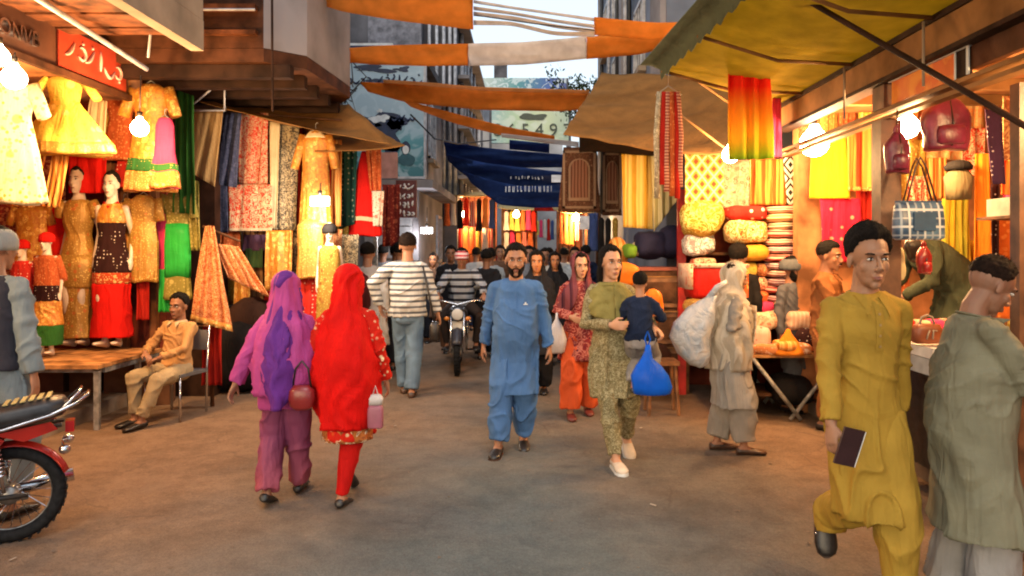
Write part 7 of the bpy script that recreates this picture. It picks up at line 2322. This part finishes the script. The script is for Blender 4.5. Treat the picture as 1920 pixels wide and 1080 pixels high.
# seated boy
SHB = fab('orange_brown_shirt', (.50, .27, .11)); KHK = fab('khaki_trousers', (.38, .29, .17))
CH = thing('chair', 'grey metal chair under the seated boy', 'chair', (-3.50, 7.42, 0), math.radians(-12))
b = MB(); b.box((0, 0, .44), (.42, .42, .03)); b.obj('seat', mat('chair_seat', (.12, .12, .13), .5), CH)
b = MB(); b.tube([(-.2, .2, .02), (-.2, .21, .46), (-.2, .25, .88), (.2, .25, .88), (.2, .21, .46), (.2, .2, .02)], .013, 8); b.obj('back_frame', CHROME, CH, True)
b = MB(); b.box((0, .245, .74), (.38, .02, .2)); b.obj('backrest', MATS['chair_seat'], CH)
for x in (-.19, .19):
    b = MB(); b.tube([(x, -.19, .43), (x * 1.05, -.2, 0)], .013, 8); b.obj('leg', CHROME, CH, True)
f = Figure('boy in an orange-brown shirt and khaki trousers seated on a chair beside the display table', -3.50, 7.32, -14, 1.58, voxel=.007, ratio=.5, skinm=SK2, bulk=.85,
           pelvis=(0, .08, .55), lean=-6, ankR=(-.14, -.36, .09), ankL=(.02, -.46, .09), toeR=(-18, 0), toeL=(-8, 0), knR=(-.2, -1, .6), knL=(.3, -1, .6), wrR=(-.16, -.20, .74), elR=(-.8, .5, -.5), wrL=(.06, -.24, .70), elL=(.8, .5, -.3), handR=dict(curl=35, dir=(.8, -.4, -.4), palm=(0, 0, -1), thumb=(0, -1, 0)), handL=dict(curl=35, dir=(-.9, -.2, -.3), palm=(0, 0, -1), thumb=(0, -1, 0)), head=(4, 8, 0), seed=91)
b = MB()
b.loft([ring((0, 0, z), rx, ry, 28, f.U) for z, rx, ry in ((.512, .07, .068), (.49, .10, .085), (.468, .14, .10), (.435, .160, .105), (.34, .16, .115), (.24, .150, .115), (.1, .150, .12), (-.02, .17, .14), (-.07, .16, .14))])
for sh, el, wr in ((f.shR, f.eR, f.wR), (f.shL, f.eL, f.wL)):
    b.capsule(sh + A(0, 0, -.02), sh + (f.u(0, 0, .42) - sh) * .45, .065, .06, 12)
    b.tube([sh + A(0, 0, -.02), (sh + el) / 2, el, wr - unit(wr - el) * .02], [.058, .052, .050, .042], 14)
put('shirt', skin_of(b, .009, 3, .5, folds(.013, 9, 9, 11, 6, .6)), SHB, f.root)
b = MB()
b.ball(f.pel + Vector((0, .0, -.02)), (.17, .15, .10), 20, 10)
for h_, k, a in ((f.hipR, f.knR, f.anR), (f.hipL, f.knL, f.anL)):
    b.capsule(h_, k, .098, .078, 14); b.tube([k, (k + a) / 2, a + A(0, 0, .04)], [.076, .070, .058], 14)
put('trousers', skin_of(b, .009, 2, .5, folds(.011, 10, 10, 8, 8)), KHK, f.root)
f.hair(HAIR, thick=.018, front=.5); f.collar(fab('collar_cream', (.55, .42, .26))); f.shoes(LEATHER)

# rider on the motorcycle in the street
DST = fab('dark_stripe_jumper', (.022, .024, .035), (.30, .32, .36), 'hstripe', .85, (.03, .03, .04))
motorcycle('dark motorcycle ridden towards the viewer up the middle of the street', (-.98, 10.5, 0), math.radians(4), 1.0, mat('dark_paint', (.03, .03, .04), .3), False)
f = Figure('rider in a dark striped jumper and a red cap sitting on the oncoming motorcycle', -.95, 10.72, 4, 1.74, voxel=.010, skinm=SK2,
           pelvis=(0, .06, .90), lean=12, ankR=(-.20, -.22, .34), ankL=(.20, -.22, .34), knR=(-.5, -1, .5), knL=(.5, -1, .5), wrR=(-.31, -.44, 1.05), wrL=(.31, -.44, 1.05), elR=(-.8, .2, -.6), elL=(.8, .2, -.6), handR=dict(curl=55, palm=(0, 0, -1), thumb=(1, 0, 0)), handL=dict(curl=55, palm=(0, 0, -1), thumb=(-1, 0, 0)), head=(0, -6, 0), seed=95)
b = MB(); b.loft([ring((0, 0, z), rx, ry, 24, f.U) for z, rx, ry in ((.512, .07, .07), (.468, .14, .10), (.435, .178, .112), (.34, .19, .14), (.24, .185, .145), (.1, .185, .15), (-.05, .19, .15))])
for sh, el, wr in ((f.shR, f.eR, f.wR), (f.shL, f.eL, f.wL)):
    b.tube([sh, (sh + el) / 2, el, wr - unit(wr - el) * .03], [.075, .068, .062, .048], 12)
put('jumper', skin_of(b, .012, 2, .6, folds(.012, 8, 8, 8, 6)), DST, f.root)
b = MB()
for h_, k, a in ((f.hipR, f.knR, f.anR), (f.hipL, f.knL, f.anL)):
    b.capsule(h_, k, .098, .075, 12); b.tube([k, a + A(0, 0, .03)], [.074, .055], 12)
put('trousers', skin_of(b, .014, 2, .6), fab('dark_trousers', (.035, .025, .022)), f.root)
f.shoes(LEATHER); f.hair(HAIR, front=.5); cap_on(f, fab('cap_red', (.50, .02, .03), (.7, .5, .5), 'hstripe', 1.5), .03, peak=True)

# shopkeepers
f = Figure('salesman with a moustache in a brown kameez standing behind the goods table', 2.78, 6.95, 52, 1.73, voxel=.008, skinm=SK2, wrR=(-.1, -.3, 1.0), wrL=(.2, -.3, 1.02), elR=(-.6, .4, -.6), seed=101, head=(-6, 6, 0))
f.tunic(fab('brown_kameez', (.26, .10, .035)), .46, fold=.014); f.trousers(MATS['brown_kameez']); f.hair(HAIR, thick=.016, front=.45); f.moustache(); f.collar(MATS['brown_kameez']); f.shoes(LEATHER)
f = Figure('man in dark green bending forward among the goods of the bag shop', 3.62, 6.25, -84, 1.75, Z=.42, voxel=.010, skinm=SK2, lean=48, wrR=(-.16, -.62, .85), wrL=(.16, -.62, .85), face_on=False, seed=105)
f.tunic(fab('dark_green_kameez', (.055, .065, .04)), .52, fold=.018, loose=.05); f.trousers(MATS['dark_green_kameez']); f.hair(HAIR); f.shoes(LEATHER)
b = MB(); b.boxb(A(3.1, 5.95, 0), A(4.3, 6.7, .42)); tag(b.obj('platform', WOODD, None), 'low wooden platform on which the bending man in green stands', 'platform')
f = Figure('dark-haired vendor in black behind the big red quilt pack', 2.26, 8.02, 150, 1.70, voxel=.012, face_on=False, seed=107)
f.tunic(BLK, .5); f.trousers(BLK); f.hair(HAIR, thick=.03, front=.4, back=-.6); f.shoes(LEATHER)
f = Figure('vendor with a grey turban seated low beside the tall stack of shawls', 2.72, 7.72, 40, 1.58, voxel=.010, skinm=SK2, seed=109)
f.tunic(fab('grey_vendor', (.10, .10, .11)), .5); f.trousers(MATS['grey_vendor']); f.beard(); f.hair(HAIR); cap_on(f, fab('turban_grey', (.10, .105, .11)), .03, 'turban', 1.15); f.shoes(LEATHER)

# people deeper in the street, first one of each build, then copies in other clothes
ARCH = {}


def archetype(kind, label, x, y, face, h, top, bot, sk=None):
    fem = kind.startswith('w')
    f = Figure(label, x, y, face, h, voxel=.014, ratio=.5, female=fem, face_on=abs(face) < 90, skinm=sk or SK2, ankR=(-.08, -.14, .08), ankL=(.09, .10, .08), seed=len(ARCH) * 7 + 200, group='passers-by deeper in the street')
    f.tunic(top, .80 if kind == 'mshirt' else .5, loose=.022)
    f.trousers(bot, (.11, .09, .08, .07) if kind == 'mshirt' else (.13, .12, .11, .09), low=.04)
    f.hair(HAIR, thick=.016, front=.48)
    if fem:
        f.wrap(top, [(.50, .12, .11, .0, 24), (.43, .19, .14, .0, 10), (.30, .24, .18, .0, 10), (.05, .26, .2, .02, 20)], 'head_scarf', 58, amp=.012)
    f.shoes(LEATHER)
    ARCH[kind] = f.root
    return f


ARM = {k: fab('crowd_' + k, v) for k, v in dict(white=(.50, .48, .46), black=(.018, .018, .022), grey=(.20, .20, .22), navy=(.02, .03, .07), brown=(.14, .07, .04), orange=(.60, .20, .05), maroon=(.18, .02, .03), blue=(.08, .14, .28), pale=(.42, .45, .47), khaki=(.28, .24, .15)).items()}
BEARD_ = archetype('wfront', 'woman in a black shawl just behind the shoulder of the man in blue', .10, 8.6, 0, 1.64, ARM['black'], ARM['black'], skin('skin_warm', (.46, .20, .09)))
archetype('mback', 'man in a black jacket seen from behind between the white kameez and the striped shirt', -1.78, 10.4, 180, 1.76, ARM['black'], ARM['black'])
archetype('mshirt', 'man in a pale shirt seen from behind just past the oncoming rider', -.62, 12.4, 182, 1.68, ARM['pale'], ARM['navy'])
archetype('mfront', 'man in a grey kameez facing the viewer far behind the man in blue', .02, 13.2, 0, 1.72, ARM['grey'], ARM['grey'])


def passer(kind, label, px, d, face, h, top, bot):
    src = ARCH[kind]
    c = src.copy(); COL.objects.link(c)
    c['label'] = label
    c.location = tuple(W(px, 470, d) * A(1, 1, 0)); c.rotation_euler = (0, 0, math.radians(face)); c.scale = (h / 1.75,) * 3
    for ch in src.children:
        k = ch.copy(); COL.objects.link(k); k.parent = c
        n = ch.name.split('.')[0]
        m_ = top if n in ('kameez', 'head_scarf') else (bot if n == 'shalwar' else None)
        if m_ is not None:
            k.material_slots[0].link = 'OBJECT'; k.material_slots[0].material = m_
        for g in ch.children:
            q = g.copy(); COL.objects.link(q); q.parent = k
    return c


for a in (
        ('mback', 'man in black seen from behind close to the front of the rider', 912, 11.4, 176, 1.66, ARM['black'], ARM['black']),
        ('mfront', 'man in dark clothes and dark hair walking behind the rider', 845, 12.2, 8, 1.72, ARM['black'], ARM['brown']),
        ('wfront', 'woman in a brown scarf between the striped shirt and the rider', 812, 13.5, 0, 1.6, ARM['brown'], ARM['black']),
        ('mback', 'man in a dark blue kameez seen over the striped shirt', 742, 12.0, 185, 1.74, ARM['navy'], ARM['navy']),
        ('mshirt', 'man in a grey shirt beyond the striped shirt near the script sign', 718, 13.0, 180, 1.74, ARM['grey'], ARM['black']),
        ('mfront', 'man in brown just over the left shoulder of the man in blue', 938, 14.5, 5, 1.74, ARM['brown'], ARM['brown']),
        ('mfront', 'man in a white kameez beyond the woman in the black shawl', 1022, 12.5, 0, 1.68, ARM['white'], ARM['white']),
        ('wfront', 'woman in black beyond the woman in maroon', 1040, 11.0, 4, 1.62, ARM['black'], ARM['black']),
        ('mback', 'man in white seen from behind beside the far orange garments', 1058, 15.0, 180, 1.7, ARM['white'], ARM['grey']),
        ('mshirt', 'man in a navy shirt far up the street beneath the navy banner', 1030, 16.5, 178, 1.7, ARM['navy'], ARM['black']),
        ('mfront', 'man in khaki far up the street beneath the yellow garments', 978, 17.5, 0, 1.7, ARM['khaki'], ARM['khaki']),
        ('wfront', 'woman in maroon far up the street near the crowded stall', 925, 17.0, 0, 1.6, ARM['maroon'], ARM['maroon']),
        ('mshirt', 'man in a pale shirt far up the street near the crowded stall', 893, 15.5, 180, 1.7, ARM['white'], ARM['navy']),
        ('mback', 'man in blue far up the street seen from behind', 1000, 19.0, 180, 1.72, ARM['blue'], ARM['blue']),
        ('wfront', 'woman in white in the farthest part of the crowd', 1018, 20.5, 0, 1.62, ARM['white'], ARM['white']),
        ('mfront', 'man in black in the farthest part of the crowd', 1048, 19.5, 0, 1.72, ARM['black'], ARM['black']),
        ('mshirt', 'man in an orange shirt in the farthest part of the crowd', 958, 21.0, 0, 1.7, ARM['orange'], ARM['black']),
        ('mback', 'man in grey walking away in the farthest part of the crowd', 985, 22.5, 180, 1.7, ARM['grey'], ARM['grey']),
        ('mfront', 'man in a pale kameez standing beneath the arched rugs', 1078, 13.2, -6, 1.7, ARM['pale'], ARM['pale']),
        ('mback', 'man in navy seen from behind next to the white notice', 1098, 14.2, 182, 1.74, ARM['navy'], ARM['black'])):
    passer(*a)

# ------------------------------------------------------------------ shop mannequins
PLA = mat('mannequin_skin', (.66, .52, .40), .3, var=.05)


def mannequin(label, x, y, Z, h, face=0, seed=300, head=(0, 0, 0)):
    f_ = Figure(label, x, y, face, h, Z=Z, voxel=.011, female=True, ratio=.5, skinm=PLA, head=head, ankR=(-.06, -.03, .09), ankL=(.06, .03, .09), toeR=(-8, -12), toeL=(8, -12), wrR=(-.20, .02, .90), wrL=(.20, .03, .90), elR=(-.1, 1, 0), elL=(.1, 1, 0), seed=seed, name='mannequin', cat='mannequin')
    f_.root.scale = (h / 1.75 * .86, h / 1.75 * .86, h / 1.75)
    return f_


def pedestal(x, y, z):
    pass


f = mannequin('tall mannequin in a long close-fitting gold brocade gown on the display table', -4.80, 7.98, .615, 1.93)
f.gown(GOLD, [(1.43, .10, .085), (1.40, .135, .10), (1.30, .155, .125), (1.22, .155, .13), (1.10, .125, .105), (1.0, .145, .12), (.90, .178, .14), (.80, .182, .145), (.6, .165, .145), (.45, .145, .135), (.25, .15, .145), (.10, .18, .17)])
b = MB(); b.loft([ring((0, -.0, z), rx, ry, 30) for z, rx, ry in ((.90, .19, .15), (.80, .205, .165), (.68, .20, .165), (.60, .185, .155), (.58, .17, .15))]); b.obj('peplum', GOLD, f.root, True)
for q in (-1, 1):
    b = MB(); sh = f.shR if q < 0 else f.shL; b.tube([sh, sh + A(q * .05, 0, -.08), sh + A(q * .06, 0, -.15)], [.062, .068, .062], 12); b.obj('sleeve', GOLD, f.root, True)
f.hair(HAIRB, thick=.007, front=.50, back=-.45)
f = mannequin('mannequin in a black beaded top and a plain scarlet skirt on the display table', -4.40, 7.90, .615, 1.87, 4, 310)
f.gown(GOLD2, [(1.43, .10, .085), (1.38, .14, .105), (1.30, .155, .125), (1.24, .155, .125)], 'blouse')
f.gown(BLKD, [(1.25, .155, .125), (1.12, .135, .11), (1.0, .15, .125), (.90, .18, .145), (.80, .20, .16), (.75, .21, .165)], 'beaded_top')
f.gown(fab('red_gold_band', (.45, .06, .02), (.7, .5, .2), 'embroid', 2), [(.755, .205, .165), (.68, .205, .165), (.64, .20, .16)], 'band')
f.gown(REDC, [(.645, .20, .17), (.5, .195, .17), (.3, .20, .175), (.12, .22, .185)], 'skirt', .010, sz=1.2)
f.hair(HAIRB, thick=.007, front=.50, back=-.45)
b = MB(); b.tube([f.u(-.08, -.02, .49), f.u(0, -.09, .44), f.u(.08, -.02, .49)], .02, 8); b.obj('red_collar', REDC, f.root, True)
dress('headless gold kameez with a red trouser beneath on a hanger over the display table', 269, 366, 528, 8.0, GOLD, [(0, .07), (.08, .165), (.35, .13), (.55, .16), (1, .155)], (.24, 12, .06), seed=11)
cloth('narrow red trouser leg hanging below the headless gold kameez', (256, 520, 280, 600), 8.05, REDT, 2)
dress('cream and gold top over bright green silk hung beside the gold kameez', 333, 356, 560, 8.05, KHIM, [(0, .07), (.08, .15), (.3, .12), (.5, .135), (.8, .13), (1, .15)], (.26, 14, .055), band=[(.31, .80, BGRN)], seed=12)
cloth('bright green silk length showing low behind the seated boy', (298, 505, 330, 585), 8.1, BGRN, 3)
for i, (px, zt, hh_, m1, m2, m3, lab) in enumerate(((88, 432, 1.22, RUSTC, BLKD, GOLD2, 'child mannequin with a red hat, black beaded waist and gold skirt'), (42, 452, 1.15, REDF, REDT, RUSTC, 'child mannequin in red florals half hidden behind the capped man'))):
    f = mannequin(lab, W(px, 0, 7.35)[0], 7.35, .61, hh_, 0, 320 + i)
    f.gown(m1, [(1.43, .10, .085), (1.38, .16, .115), (1.2, .18, .14), (1.0, .19, .15)], 'blouse')
    f.gown(m2, [(1.01, .185, .15), (.85, .20, .16), (.78, .21, .17)], 'waist_band')
    f.gown(m3, [(.785, .215, .17), (.6, .23, .19), (.45, .25, .21)], 'skirt', .012, sz=1.2)
    f.gown(GRN, [(.46, .24, .2), (.3, .23, .19), (.16, .22, .18)], 'lower_skirt', .012, sz=1.2)
    for q in (-1, 1):
        b = MB(); sh = f.shR if q < 0 else f.shL; el = f.eR if q < 0 else f.eL; b.tube([sh, el, el + (el - sh) * .3], [.07, .075, .06], 12); b.obj('sleeve', m1, f.root, True)
    cap_on(f, REDC, .035, 'hat', 1.1)
f = mannequin('small mannequin torso with a round black hat and beads by the stall front', W(618, 0, 8.4)[0], 8.4, .55, 1.42, 10, 330)
f.gown(GOLD3, [(1.43, .10, .085), (1.38, .16, .115), (1.2, .17, .14), (1.0, .17, .14), (.7, .2, .17), (.3, .22, .18)], 'robe')
cap_on(f, BLK, .02, 'hat', 1.2)
b = MB(); b.box((W(618, 0, 8.4)[0], 8.5, .27), (.6, .5, .54)); tag(b.obj('display_box', BROWND, None), 'dark box on which the small hatted mannequin stands', 'box')
